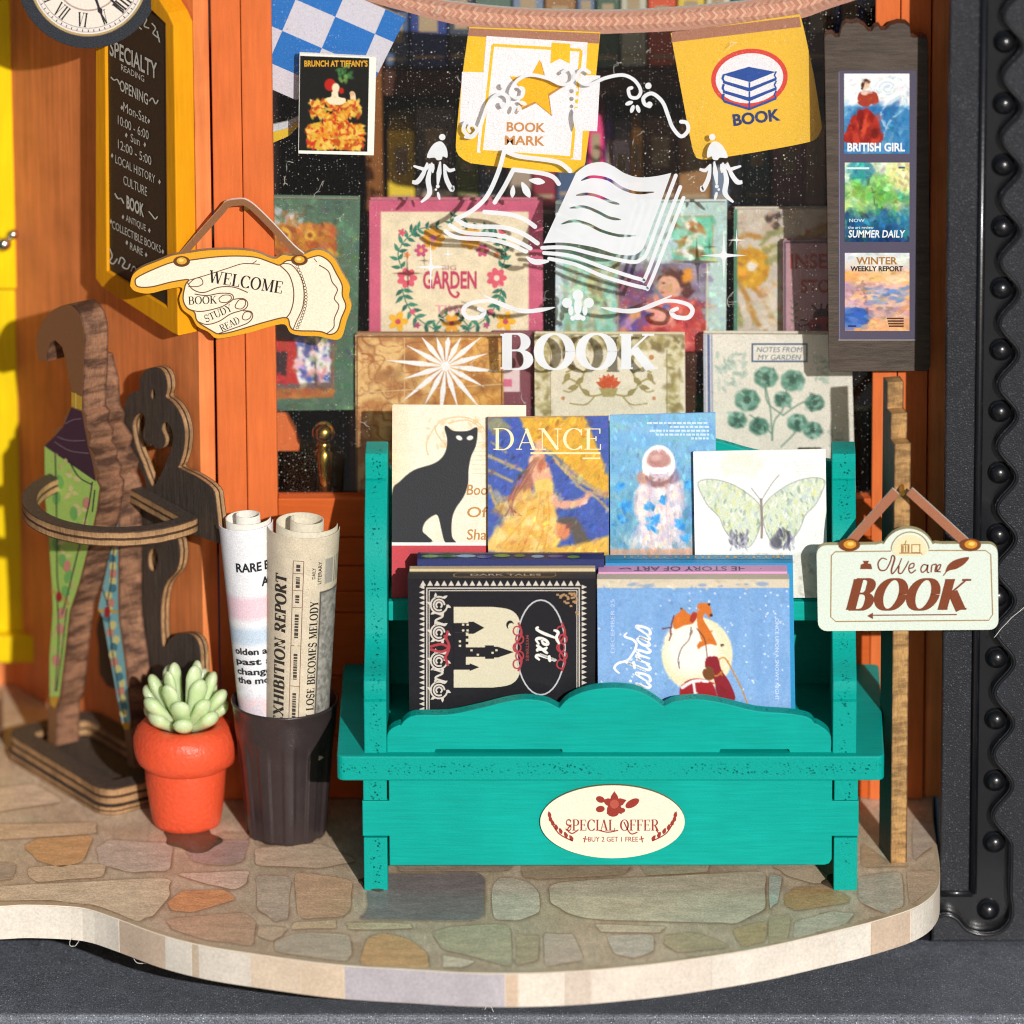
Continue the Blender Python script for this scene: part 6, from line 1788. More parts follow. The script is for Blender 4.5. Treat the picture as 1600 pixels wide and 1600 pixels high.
# ================================================================== LEFT SIDE: chalkboard, clock, hand sign
# ---- chalkboard on the side wall
CBP = side_plane(38)
cbo = thing('chalkboard_sign', CBP.P(215, 480), 'tall black chalkboard in an amber frame listing opening hours on the side wall', 'sign')
outer = [(150, 30), (150, 435), (158, 446), (268, 518), (277, 522), (270, 40), (262, 22), (235, -20), (180, -60)]
hole = [(163, 40), (166, 424), (262, 483), (259, 36), (236, 14), (190, -20)]
cutout('frame', CBP, outer, 35, [M['amber'], M['amber']], cbo, holes=[hole], bev=2)
cutout('board', CBP.shift(-5), [(160, 30), (164, 428), (266, 488), (262, 30), (230, -10), (190, -30)], 8, [M['chalk'], M['chalk']], cbo)
pr = Print(CBP.shift(-5), .4)
CH = '#d8d4c6'
rows = [('SPECIALTY', 209, 92, 74, 25, .015), ('READING', 208, 114, 36, 9.5, .0), ('OPENING', 210, 144, 44, 17, .01), ('Mon-Sat', 212, 176, 37, 15, .0), ('10:00 - 6:00', 209, 199, 48, 14, .0), ('Sun', 212, 218, 14, 13, .0), ('12:00 - 5:00', 211, 238, 52, 14, .0), ('LOCAL HISTORY', 212, 264, 62, 13, .0), ('CULTURE', 212, 290, 37, 14, .0), ('BOOK', 212, 322, 27, 19, .03), ('ANTIQUE', 213, 348, 31, 10, .0), ('COLLECTIBLE BOOKS', 214, 370, 76, 12, .0), ('RARE', 214, 389, 20, 11, .0)]
SL = .52
for s, x, y, w, h, b in rows:
    pr.text(s, x, y, w, h, CH, 1, bold=b, skew=SL)
for x, y in ((191, 168), (233, 189), (198, 211), (227, 226), (176, 243), (250, 284), (193, 339), (234, 360), (174, 346), (255, 393), (199, 379), (229, 398)): pr.poly([(x - 2, y), (x, y - 4), (x + 2, y), (x, y + 4)], CH, 1)
for p in ([(174, 120), (179, 125), (184, 124), (188, 132)], [(234, 158), (239, 153), (244, 162), (248, 156)], [(180, 302), (185, 310), (190, 310), (194, 318)], [(233, 330), (238, 336), (243, 342), (247, 338)], [(172, 388), (176, 400), (172, 408), (178, 412), (184, 404)], [(186, 412), (190, 402), (196, 408), (192, 416), (200, 420), (204, 412)], [(205, 424), (210, 416), (214, 424), (208, 430)], [(222, 24), (230, 30), (226, 40), (234, 44)], [(238, 36), (244, 44), (240, 52), (250, 60)], [(216, 40), (222, 46)], [(246, 48), (250, 66)]): pr.stroke(p, 2.0, CH, 1, 4)
pr.stroke([(259, 40), (262, 480)], 1.4, '#8a8478', 1)
pr.build('chalk_lettering', M['print_board'], [c for c in cbo.children if c.name.startswith('board')][0])

# ---- clock
CKP = PY(30)
ck = thing('wall_clock', CKP.P(138, 76), 'round clock with a black rim and Roman numerals beside the chalkboard', 'clock')
cutout('rim', CKP, ring_pts(138, -36, 111, 111, 72), 16, [m_flat('clock_rim', '#262b33', .7, .6, .5, 1.5), M['card_edge']], ck, holes=[ring_pts(138, -36, 94, 94, 64)], bev=1)
fb = cutout('dial', CKP.shift(-3), ring_pts(138, -36, 96, 96, 64), 10, [coverm('#e9e0d2'), M['card_edge']], ck)
pr = Print(CKP.shift(-3), .35)
pr.ring(138, -36, 91, 91, 3.5, '#b09a68', 0, n=64); pr.ring(138, -36, 86, 86, 2, '#c9c0c4', 0, n=64); pr.ring(138, -36, 52, 52, 2.5, '#b59a90', 0, n=48); pr.ring(138, -36, 80, 80, 1.2, '#a89aa4', 0, n=48)
K = '#2c262c'
for k in range(60):
    a = math.radians(k * 6); pr.stroke([(138 + 82 * math.sin(a), -36 - 82 * math.cos(a)), (138 + 86 * math.sin(a), -36 - 86 * math.cos(a))], 1.2, K, 1)
num = {0: 'XII', 1: 'I', 2: 'II', 3: 'III', 4: 'IIII', 5: 'V', 6: 'VI', 7: 'VII', 8: 'VIII', 9: 'IX', 10: 'X', 11: 'XI'}
for k, s in num.items():
    a = math.radians(k * 30 + 8)
    x, y = 138 + 67 * math.sin(a), -36 - 67 * math.cos(a)
    pr.text(s, x, y, 6 + 4.5 * len(s), 22, K, 1, k * 30 + 8 + 180, font='serif', T=.18, t=.05)
pr.stroke([(138, -36), (157, 18), (164, 38)], [6, 3, 2], K, 2); pr.poly([(152, 8), (160, 14), (160, 24), (153, 18)], K, 2)
pr.stroke([(138, -36), (180, 5), (194, 16)], [5, 3, 2], K, 2); pr.ell(138, -36, 8, 8, K, 3)
pr.build('dial_print', M['print_board'], fb)
pw = CKP.P(138, -30)
obj('bracket', MB().box(pw + [-10, 17, -10], pw + [10, 270, 10]), M['dark_ply'], ck)

# ---- pointing hand sign
HSP = PY(-34)
z2 = lambda pts: [(190 + x / 4.21, 300 + y / 4.21) for x, y in pts]
hand_out = smooth_pts(z2([(58, 600), (75, 545), (130, 500), (240, 455), (330, 420), (420, 405), (560, 385), (740, 380), (880, 395), (1000, 440), (1060, 415), (1110, 420), (1190, 415), (1260, 385), (1330, 388), (1400, 440), (1450, 530), (1500, 620), (1495, 690), (1512, 750), (1480, 850), (1450, 950), (1400, 972), (1300, 950), (1180, 945), (1110, 925), (1070, 870), (960, 890), (840, 925), (700, 955), (620, 962), (570, 920), (500, 885), (460, 820), (400, 770), (380, 700), (398, 630), (300, 640), (180, 668), (95, 655), (62, 628)]), 4)
hs = thing('pointing_hand_sign', HSP.P(380, 525), 'cream pointing hand sign reading WELCOME hanging by a brown strap', 'sign')
hb = cutout('hand_board', HSP, hand_out, 11, [coverm('#e7a61a'), M['card_edge']], hs)
pr = Print(HSP, .4)
cr_ = '#f5e9cf'
cen = np.mean(hand_out, axis=0)
inner = smooth_pts(z2([(90, 590), (105, 560), (200, 512), (330, 462), (430, 450), (600, 428), (740, 420), (880, 428), (990, 465), (1040, 480), (1090, 450), (1180, 450), (1260, 425), (1310, 420), (1370, 460), (1410, 530), (1450, 610), (1452, 680), (1475, 750), (1445, 830), (1420, 910), (1370, 936), (1300, 915), (1150, 910), (1110, 885), (1085, 825), (960, 850), (840, 885), (720, 920), (640, 932), (590, 910), (500, 850), (480, 790), (430, 760), (405, 700), (420, 610), (440, 575), (330, 590), (200, 622), (110, 622)]), 4)
pr.poly(inner, cr_, 0)
BR = '#6e4a30'
pr.stroke(inner + [inner[0]], 1.9, BR, 1)
H = lambda pts, w=1.7, c=BR: pr.stroke(z2(pts), w, c, 1, 5)
H([(440, 580), (560, 545), (700, 500), (800, 470), (910, 475)], 1.4)
H([(860, 470), (890, 450)], 1.2)
H([(430, 590), (470, 640), (540, 660), (640, 625), (740, 625), (830, 660)], 1.6)
H([(440, 605), (480, 570), (520, 565), (535, 600), (500, 620), (440, 620)], 1.4)
H([(480, 670), (560, 680), (650, 665), (720, 670), (735, 700), (700, 730), (640, 760), (520, 785), (440, 770)], 1.6)
H([(735, 705), (800, 700), (830, 730), (810, 770), (720, 800), (640, 850), (560, 870), (500, 850)], 1.6)
H([(800, 780), (850, 785), (862, 820), (830, 860), (740, 895), (640, 930)], 1.6)
H([(640, 700), (670, 678), (715, 680), (720, 705), (690, 725), (650, 722), (640, 700)], 1.4)
H([(750, 740), (775, 708), (812, 712), (812, 745), (785, 768), (750, 760), (750, 740)], 1.4)
H([(795, 815), (815, 788), (850, 792), (848, 822), (822, 840), (798, 835), (795, 815)], 1.4)
H([(1040, 480), (1100, 540), (1130, 630), (1130, 720), (1110, 790), (1085, 825)], 1.7)
H([(1060, 470), (1120, 480), (1180, 560), (1200, 660), (1190, 760), (1150, 850), (1130, 900)], 1.5)
for k in range(21):
    t = k / 20; x = 1145 + 68 * math.sin(t * math.pi * .9 + .15); y = 490 + 400 * t
    X_, Y_ = z2([(x, y)])[0]; pr.ring(X_, Y_, 2.2, 2.2, .9, BR, 1, n=10)
H([(1265, 435), (1285, 460)], 1.2); H([(1300, 480), (1360, 520), (1385, 590), (1420, 640), (1400, 700), (1430, 750), (1400, 830), (1395, 890), (1350, 930)], 1.6)
pr.text('WELCOME', 384, 440, 116, 19, '#2a2220', 2, 9, font='serif', T=.15, t=.05)
pr.text('BOOK', 317, 468.5, 45, 12, '#2a2220', 2, -2, font='serif', T=.13, t=.05)
pr.text('STUDY', 341, 489, 45, 11, '#2a2220', 2, -24, font='serif', T=.13, t=.05)
pr.text('READ', 359, 506, 32, 10.5, '#2a2220', 2, -26, font='serif', T=.13, t=.05)
pr.build('printed_hand', M['print'], hb)
M['strap'] = m_flat('brown_strap_print', '#8a5a36', .6, .2, .6)
stp = smooth_pts(z2([(395, 420), (520, 280), (660, 125), (700, 80), (780, 68), (820, 75), (880, 120), (1000, 240), (1120, 370), (1195, 430)]), 3, False)
v, f = strip(stp, [10, 10, 10, 9.5, 10, 10])
n_ = len(v) // 2
so = cutout('strap', HSP.shift(-1.5), [tuple(p) for p in v[:n_]] + [tuple(p) for p in v[n_:][::-1]], 7, [M['strap'], M['white_card']], hs)
for x, y in ((284, 408), (468, 406)):
    pr = Print(HSP, 1.0)
    pr.ell(x, y, 13, 8.5, '#6a3f22', 1); pr.ell(x, y - 1, 8, 5.5, '#e0a83a', 2); pr.ell(x - 1, y - 2, 4, 2.5, '#f4d27a', 3)
    pr.build('rivet', M['print'], hs)
obj('peg', MB().tube([HSP.P(385, 326) + [0, 3, 0], HSP.P(385, 326) + [0, 34, 0]], 4, 10), M['brass'], hs)

# ================================================================== UMBRELLA STAND
us = thing('umbrella_stand', PZ(0).P(130, 1210), 'dark plywood umbrella stand with a scrolled back plate and a hoop', 'umbrella stand')
P0 = PZ(0)
c0 = P0.P(2, 1180)
def tray(off, z0, z1, hole, name):
    o2 = c0 + U * off + W * off
    Lu, Lw = 312 - 2 * off, 172 - 2 * off
    pl = PZ(z1)
    def poly(d, r):
        pts = rrect(d, d, Lu - d, Lw - d, r, 4)
        return [tuple((o2 + U * a + W * b)[:2]) for a, b in pts]
    cutout(name, pl, poly(0, 30), z1 - z0, [M['dark_ply'], M['ply_edge']], us, holes=[poly(30, 14)] if hole else [], px=False, bev=.8)
tray(0, 0, 14, False, 'base_board'); tray(4, 14.6, 43, True, 'base_frame')
rc = PZ(498).P(188, 776)
pl = PZ(498)
BPP = side_plane(38)
dch = np.dot(rc - BPP.O, BPP.n)
def hoop(r, clip):
    pts = []
    for k in range(96):
        a = 2 * math.pi * k / 96
        q = rc + np.array([r * math.cos(a), r * math.sin(a), 0])
        d = np.dot(q - BPP.O, BPP.n)
        if d < clip: q = q + BPP.n * (clip - d)
        pts.append(tuple(q[:2]))
    return pts
cutout('hoop', pl, hoop(152, 2), 24, [M['dark_ply'], M['ply_edge']], us, holes=[hoop(130, 22)], px=False, bev=.6)
z1_ = lambda pts: [(x / 4.21, 560 + y / 4.21) for x, y in pts]
plate = z1_([(960, 850), (905, 700), (850, 600), (815, 500), (808, 420), (818, 320), (850, 240), (915, 205), (918, 140), (950, 85), (1000, 62), (1055, 72), (1088, 120), (1096, 200), (1085, 255), (1130, 290), (1185, 370), (1212, 480), (1205, 600), (1180, 690), (1172, 722), (1290, 780), (1395, 860), (1418, 950), (1440, 1195), (1400, 1200), (1140, 1120), (1170, 1200), (1180, 1290), (1160, 1390), (1100, 1460), (1068, 1540), (1055, 1680), (1062, 1860), (1080, 1900), (1130, 1835), (1200, 1810), (1270, 1830), (1310, 1900), (1320, 2060), (1340, 2250), (1300, 2330), (1100, 2260), (700, 2150), (650, 1900), (640, 1750), (700, 1600), (850, 1300), (900, 1100)])
arch = z1_([(868, 440), (892, 375), (935, 358), (955, 410), (942, 480), (945, 530), (975, 575), (998, 560), (1030, 592), (1070, 580), (1085, 530), (1062, 470), (1070, 425), (1105, 425), (1135, 490), (1135, 560), (1095, 680), (1050, 780), (1010, 840), (985, 820), (940, 700), (890, 570)])
ey = z1_(ring_pts(1005, 235, 16, 38, 16))
ey2 = z1_(ring_pts(1005, 1325, 34, 80, 20))
cutout('back_plate', BPP, smooth_pts(plate, 3), 16.5, [M['dark_ply'], M['ply_edge']], us, holes=[smooth_pts(arch, 3), ey, ey2], bev=.6)
cutout('rear_plate', BPP.shift(-17.5), smooth_pts(plate, 3), 16.5, [M['dark_ply'], M['ply_edge']], us, holes=[smooth_pts(arch, 3), ey, ey2], bev=.6)

# ---- two umbrellas cut from thick board
UPL = side_plane(128)
def umbrella(plane, face, t, lab, paint):
    o = thing('umbrella', plane.P(*paint['foot']), lab, 'umbrella', 'umbrellas in the stand')
    cutout('body', plane, face, t, [coverm(paint['handle']), M['umb_edge']], o, bev=.5)
    pr = Print(plane, .5)
    paint['fn'](pr)
    pr.build('printed_canopy', M['print_board'], o)
    return o
face1 = smooth_pts([(60, 562), (57, 530), (65, 505), (80, 487), (100, 477), (112, 478), (125, 494), (131, 520), (131, 552), (130, 590), (128, 620), (128, 642)], 3, False)[:-1] + [(128, 642), (134, 650), (132, 668), (140, 680), (137, 697), (147, 710), (145, 724), (153, 738), (150, 750), (157, 760), (152, 797), (144, 835), (125, 910), (110, 955), (100, 1040), (94, 1090), (88, 1105), (86, 1166), (75, 1160), (76, 1095), (77, 1025), (82, 955), (81, 920), (74, 820), (70, 777), (69, 696), (86, 680), (86, 672), (100, 664), (100, 655), (112, 636), (112, 612), (107, 587), (102, 560), (97, 542), (86, 531), (78, 536), (73, 548), (72, 564)]
def paint1(pr):
    pr.poly([(112, 612), (128.5, 620), (128.5, 641), (112, 635)], '#d8ac3c', 0); pr.stroke([(119, 614), (119, 638)], 2, '#f0d070', 1)
    can = [(70, 697), (151, 751), (156, 761), (151, 797), (143, 835), (124, 910), (109, 955), (99, 1040), (93, 1088), (86, 1104), (78, 1096), (78, 1025), (83, 955), (82, 920), (75, 820), (71, 777)]
    pr.poly([(112, 637), (128, 643), (133, 670), (138, 697), (145, 722), (150, 752), (70, 697), (87, 681), (100, 666)], '#4a3040', 0)
    for p in ([(103, 662), (114, 656), (128, 654)], [(90, 682), (108, 688), (134, 688)], [(86, 690), (110, 704), (140, 708)]): pr.stroke(p, 1.4, '#8a7480', 1, 4)
    pr.poly(can, '#bde272', 0)
    rr = random.Random(3)
    def inside(x, y):
        c = False
        for (ax, ay), (bx, by) in zip(can, can[1:] + can[:1]):
            if (ay > y) != (by > y) and x < (bx - ax) * (y - ay) / (by - ay) + ax: c = not c
        return c
    def blot(x, y, fn):
        if all(inside(x + dx, y + dy) for dx in (-9, 9) for dy in (-11, 11)): fn()
        elif inside(x, y): pr.ell(x, y, 3.2, 4, '#d8cf86', 1)
    for k in range(46):
        y = 712 + k * 8.2; x = np.interp(y, [700, 800, 955, 1090], [74, 78, 84, 80]) + rr.uniform(2, np.interp(y, [720, 770, 955, 1090], [50, 72, 22, 8]))
        if k % 3 == 0: blot(x, y, lambda: pr.ell(x, y, 6, 9, '#e69c86', 2, rr.uniform(-20, 20)))
        elif k % 3 == 1: blot(x, y, lambda: (pr.leaf(x, y, 16, 8, rr.uniform(20, 160), '#eee49a', 1), pr.leaf(x, y, 14, 7, rr.uniform(-160, -20), '#eee49a', 1), pr.leaf(x, y, 13, 7, rr.uniform(-40, 40), '#eee49a', 1)))
        else: blot(x, y, lambda: pr.ell(x, y, 6, 11, '#84c86c', 1, rr.uniform(-20, 20)))
    for p in ([(88, 708), (90, 800), (91, 900), (95, 930)], [(146, 752), (138, 800), (108, 925), (98, 960)], [(150, 765), (146, 800)], [(110, 720), (125, 745), (146, 757)], [(91, 935), (93, 1000), (88, 1080)], [(106, 950), (98, 1020), (90, 1080)]): pr.stroke(p, 1.5, '#33404a', 3, 4)
    pr.stroke([(82, 922), (96, 930), (110, 945)], 4.5, '#d8b860', 3, 3); pr.ell(94, 932, 4.5, 8, '#b5303a', 4)
    pr.poly([(79, 1088), (93, 1088), (88, 1106), (80, 1102)], '#d8a23a', 3)
umbrella(UPL, face1, 44, 'green floral umbrella with a brown hooked handle standing in the hoop', dict(foot=(81, 1158), handle='#8f623e', fn=paint1))
UP2 = side_plane(82)
face2 = [(118, 612), (120, 580), (126, 556), (140, 560), (150, 600), (152, 640), (160, 655), (157, 668), (172, 690), (168, 705), (182, 728), (178, 745), (186, 765), (184, 790), (186, 832), (186, 950), (187, 970), (197, 1040), (205, 1130), (204, 1142), (210, 1200), (200, 1196), (194, 1140), (190, 1130), (160, 965), (153, 950), (160, 917), (168, 880), (150, 790), (140, 700), (130, 640)]
def paint2(pr):
    can = [(170, 740), (184, 770), (185, 832), (185, 950), (186, 970), (196, 1040), (204, 1130), (197, 1139), (191, 1130), (161, 965), (154, 950), (161, 917), (169, 880)]
    pr.poly(can, '#8cc6cc', 0)
    rr = random.Random(6)
    for k in range(24):
        y = 850 + k * 11.5
        lo = np.interp(y, [850, 917, 950, 1130], [176, 161, 156, 191]); hi = np.interp(y, [850, 950, 970, 1130], [184, 184, 186, 203])
        x = rr.uniform(lo + 4, hi - 4) if hi - lo > 9 else (lo + hi) / 2
        w = max(2, min(x - lo, hi - x, 6))
        pr.ell(x, y, w, 7, ['#e69c86', '#eee49a', '#548e9e', '#eee49a'][k % 4], 1, rr.uniform(-15, 15), 12)
    for p in ([(180, 840), (176, 900), (168, 945)], [(170, 955), (180, 1040), (197, 1130)], [(161, 920), (172, 950)]): pr.stroke(p, 1.4, '#2f3c48', 2, 4)
    pr.stroke([(155, 954), (170, 954), (185, 956)], 4.5, '#d8b45a', 2); pr.ell(169, 956, 4.5, 9, '#b5303a', 3)
    pr.poly([(191, 1128), (204, 1128), (203, 1140), (195, 1140)], '#d8a23a', 2)
umbrella(UP2, face2, 42, 'blue floral umbrella leaning behind the green umbrella in the stand', dict(foot=(204, 1196), handle='#8f623e', fn=paint2))

# ================================================================== POT WITH SUCCULENT
pc = PZ(0).P(292, 1286)
pot = thing('plant_pot', pc, 'orange red clay pot with a thick rolled rim', 'pot')
M['pot'] = m_flat('orange_clay', '#ef5a36', .40, .05, .14, 1.6, Subsurface_Weight=.12, Subsurface_Radius=(.0008, .0003, .0002))
def lump(a, j): return 1 + .012 * math.sin(3 * a + j) + .008 * math.sin(7 * a + 2 * j)
body = [(.5, 0), (44, 0), (51, 3), (54, 10), (58, 40), (62, 75), (64, 100), (64.5, 106)]
obj('body', MB().lathe(pc, body, 64, rmod=lump), M['pot'], pot, smooth=True)
rimp = [(64, 100), (68, 102), (75, 108), (79, 118), (80.5, 132), (79.5, 146), (75, 158), (68, 166), (58, 170), (48, 169), (44, 164), (43, 158), (.5, 157)]
obj('rim', MB().lathe(pc, rimp, 64, rmod=lump), M['pot'], pot, smooth=True)
suc = thing('succulent', pc + [0, 0, 157], 'pale green waxy succulent with fat rounded leaves in the orange pot', 'plant')
def leaf_mat():
    t = NT('waxy_leaf')
    n = t.noise(t.px(), .05, 3)
    c = t.ramp(n, [(.3, tuple(lin(C('#c4dda2')))), (.7, tuple(lin(C('#d9eaba'))))])
    t.bsdf(c, .28, t.bump(t.noise(t.px(), .15, 2), .8, .25), Subsurface_Weight=.7, Subsurface_Radius=(.0012, .0016, .0009), Subsurface_Scale=1.0)
    return t.mat
M['leaf'] = leaf_mat()
lr = random.Random(12)
def leaf(base, d, L, w, curl):
    d = np.array(d, float); d /= np.linalg.norm(d)
    side = np.cross(d, [0, 0, 1.0]); side /= np.linalg.norm(side) + 1e-9
    nrm = np.cross(side, d)
    mb = MB(); TS = [0, .15, .3, .45, .6, .72, .8, .86, .91, .945, .97, .985, .995, 1.0]; N = len(TS) - 1; M_ = 16
    vs, fs = [], []
    for i in range(N + 1):
        t = TS[i]
        ww = w * (.62 + .38 * t / .78) if t < .78 else w * math.sqrt(max(0, 1 - ((t - .78) / .22) ** 2)) + .02
        ww = ww if t < .7 else ww
        p = base + d * L * t + np.array([0, 0, curl * t * t])
        th = ww * .66
        for k in range(M_):
            a = 2 * math.pi * k / M_
            vs.append(p + side * ww * math.cos(a) + nrm * th * math.sin(a))
    for i in range(N):
        for k in range(M_):
            q = (k + 1) % M_
            fs.append((i * M_ + k, i * M_ + q, (i + 1) * M_ + q, (i + 1) * M_ + k))
    fs.append(tuple(range(M_))[::-1]); fs.append(tuple(N * M_ + k for k in range(M_)))
    mb.add(vs, fs)
    return obj('leaf', mb, M['leaf'], suc, smooth=True)
cb0 = pc + np.array([0, 0, 162])
for ring_n, n, el, L, w, z, ph in ((0, 7, 24, 58, 18, 0, .25), (1, 8, 44, 68, 16, 6, .6), (2, 6, 62, 80, 14.5, 10, .1), (3, 4, 78, 86, 12.5, 12, .7)):
    for k in range(n):
        a = 2 * math.pi * k / n + ph + lr.uniform(-.1, .1)
        e = math.radians(el + lr.uniform(-5, 5))
        leaf(cb0 + [14 * math.cos(a), 14 * math.sin(a), z], (math.cos(a) * math.cos(e), math.sin(a) * math.cos(e), math.sin(e)), L * lr.uniform(.92, 1.08), w * lr.uniform(.88, 1.1), 9)

# glue blobs on the floor
M['glue'] = m_flat('clear_glue', '#8a7a68', .12, .05, .1, .3, Transmission_Weight=.7)
for x, y, rx, ry, lab in ((300, 1310, 46, 18, 'glossy dried glue puddle under the orange pot'), (583, 1381, 21, 10, 'small dried glue blob at the left foot of the stall'), (1310, 1376, 26, 10, 'small dried glue blob at the right foot of the stall')):
    q = PZ(.5).P(x, y)
    mb = MB(); rr = random.Random(int(x))
    ph = [rr.uniform(0, 6) for _ in range(3)]
    prof = [(1, 0), (.93, 1.2), (.75, 2.2), (.4, 2.8), (.01, 3.0)]
    mb.lathe((0, 0, 0), prof, 36, rmod=lambda a, j: 1 + .16 * math.sin(2 * a + ph[0]) + .1 * math.sin(5 * a + ph[1]))
    mb.v = [(q[0] + p[0] * rx, q[1] + p[1] * ry / .358, q[2] + p[2]) for p in mb.v]
    tag(obj('dried_glue', mb, M['glue'], None, smooth=True, base=q), lab, 'glue')

# ================================================================== BIN WITH NEWSPAPERS
bc = PZ(0).P(448, 1300)
bn = thing('waste_bin', bc, 'dark brown fluted plastic bin holding two rolled newspapers', 'bin')
NB = 200
def flute(a, j):
    prf_k = bprof[j]
    k = prf_k[2]
    c = math.cos(11 * a + .4); s = min(1, max(0, (c + .35) / .5)); s = s * s * (3 - 2 * s)
    return 1 - k * s * .05
bprof = [(.5, 0, 0), (58, 0, 1), (61, 2, 1), (62.5, 8, 1), (66, 50, 1), (70, 95, 1), (73.5, 140, 1), (75.5, 158, .7), (77, 168, .15), (78, 176, 0), (80, 205, 0), (82, 219, 0), (83.2, 221, 0), (83, 223.5, 0), (81, 224, 0), (78, 222, 0), (70, 176, 0), (60, 90, 0), (52, 8, 0), (.5, 8, 0)]
obj('body', MB().lathe(bc, [(r, z) for r, z, k in bprof], NB, rmod=flute), M['bin'], bn, smooth=True)
def roll(label, bot, topc, r0, r1, Cfn, txtfn, edge, turns=1.6, seam=-60):
    bot, topc = np.array(bot, float), np.array(topc, float)
    ax = topc - bot; Lr = np.linalg.norm(ax); ax /= Lr
    sx = np.cross([0, 1.0, 0], ax); sx = np.array([1.0, 0, 0]) - ax * ax[0]; sx /= np.linalg.norm(sx); sy = np.cross(ax, sx)
    o = thing('rolled_newspaper', bot, label, 'newspaper', 'newspapers in the bin')
    def pos(ang, h, dr=0.0):
        r = r0 + (r1 - r0) * h / Lr + dr
        return bot + ax * h + sx * r * math.cos(ang) + sy * r * math.sin(ang)
    # outer sheet from the seam round the front: angle -180..0 faces the viewer (sy is away)
    cv = Cfn(Lr)
    x0, y0, x1, y1 = cv.b
    a0, a1 = math.radians(180 + 8), math.radians(360 + 6)
    def fn(X, Y):
        u = ((X - x0) / (x1 - x0)).ravel(); v = ((y1 - Y) / (y1 - y0)).ravel()
        ang = a0 + (a1 - a0) * u; h = v * Lr
        r = (r0 + (r1 - r0) * v)[:, None]
        return bot + ax * h[:, None] + sx * r * np.cos(ang)[:, None] + sy * r * np.sin(ang)[:, None]
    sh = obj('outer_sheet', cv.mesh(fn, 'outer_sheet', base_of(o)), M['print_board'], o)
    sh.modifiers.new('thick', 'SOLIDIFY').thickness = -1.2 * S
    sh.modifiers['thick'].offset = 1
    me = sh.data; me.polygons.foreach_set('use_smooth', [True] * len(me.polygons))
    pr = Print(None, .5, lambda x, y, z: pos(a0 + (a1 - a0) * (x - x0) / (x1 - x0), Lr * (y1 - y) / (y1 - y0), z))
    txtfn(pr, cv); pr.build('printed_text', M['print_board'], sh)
    # spiral of paper inside, a little higher
    mb = MB(); N = 90; vs = []; fs = []
    for i in range(N + 1):
        t = i / N; ang = a1 - t * turns * 2 * math.pi; dr = -3 - t * (r1 * .62)
        up = 5 + 9 * t
        p0_, p1_ = pos(ang, Lr * .3, dr * r0 / r1), pos(ang, Lr, dr) + ax * up
        vs += [p0_, p1_]
    for i in range(N): fs.append((2 * i, 2 * i + 1, 2 * i + 3, 2 * i + 2))
    mb.add(vs, fs)
    sp = obj('inner_roll', mb, edge, o, smooth=True)
    sp.modifiers.new('thick', 'SOLIDIFY').thickness = 1.6 * S
    return o
PYb = PY(bc[1])
nb0 = PY(bc[1] - 2).P(408, 1150); nt0 = PY(bc[1] + 8).P(384, 815)
nb1 = PY(bc[1] - 16).P(462, 1175); nt1 = PY(bc[1] - 10).P(474, 822)
def np1(L):
    cv = Cv(0, 0, 120, 380, 1.6, '#eeeef2'); cv.mottle(.03, 10)
    for y0, y1, c in ((120, 160, '#ecc6d2'), (176, 205, '#b9cfe4'), (300, 330, '#f0d0d4')): cv.poly([(0, y0), (120, y0), (120, y1), (0, y1)], c, 10, .8)
    cv.dabs(60, (0, 240, 120, 370), ['#dcdce4', '#e8d8dc', '#d0d8e4'], 4, .5)
    return cv
def np1t(pr, cv):
    K = '#22242a'
    pr.text('RARE BOOK', 84, 66, 92, 15, K, 1, bold=.03); pr.text('ART', 92, 94, 34, 15, K, 1, bold=.03)
    for s, y in (('olden age', 216), ('past st', 234), ('changed', 252), ('the most', 268)): pr.text(s, 58, y, 76, 11, K, 1, bold=.03)
roll('white rolled newspaper with the headline RARE in the bin', nb0, nt0, 30, 42, np1, np1t, M['white_card'])
def np2(L):
    cv = Cv(0, 0, 170, 400, 1.4, '#dccdb4'); cv.mottle(.05, 14)
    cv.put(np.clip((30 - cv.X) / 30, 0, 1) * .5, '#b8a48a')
    cv.poly([(118, 40), (136, 40), (136, 84), (118, 84)], '#a8a298'); cv.poly([(112, 98), (166, 98), (166, 372), (112, 372)], '#9a958e')
    cv.dabs(500, (112, 98, 166, 370), ['#8a867e', '#aaa69e', '#74706a', '#b8b4aa'], 3, .6)
    cv.poly([(110, 98), (113, 98), (113, 372), (110, 372)], '#5a5650'); cv.poly([(110, 96), (168, 96), (168, 99), (110, 99)], '#5a5650')
    for k in range(5):
        x = 141 + k * 6; cv.line([(x, 40), (x, 84)], 2.4, '#7a746a', .9)
    return cv
def np2t(pr, cv):
    K = '#2a2622'
    pr.text('ART EXHIBITION REPORT', 46, 232, 330, 20, '#3a342e', 1, -90, font='serif', T=.24, t=.09)
    pr.text('WHEN LOSE BECOMES MELODY', 101, 236, 250, 13, K, 1, -90, font='serif', T=.2, t=.07)
    for x in (66, 82): pr.stroke([(x, 40), (x, 396)], 1.2, '#8a6a5a', 0)
    for y in (40, 62, 92, 122, 190, 262, 330): pr.stroke([(66, y), (82, y)], 1.2, '#8a6a5a', 0)
    rr = random.Random(2)
    for y0, y1 in ((46, 58), (68, 88), (100, 114), (134, 176), (204, 250), (274, 320), (342, 392)):
        y = y0
        while y < y1: h = rr.uniform(2, 6); pr.rect(71, y, 77, min(y + h, y1), '#4a423a', 1); y += h + 1.4
    pr.stroke([(92, 36), (168, 30)], 1.6, K, 0); pr.stroke([(90, 90), (168, 86)], 1.6, K, 0)
    pr.text('DAILY', 98, 62, 20, 5, K, 1, -90); pr.text('LITERARY', 108, 62, 40, 6, K, 1, -90)
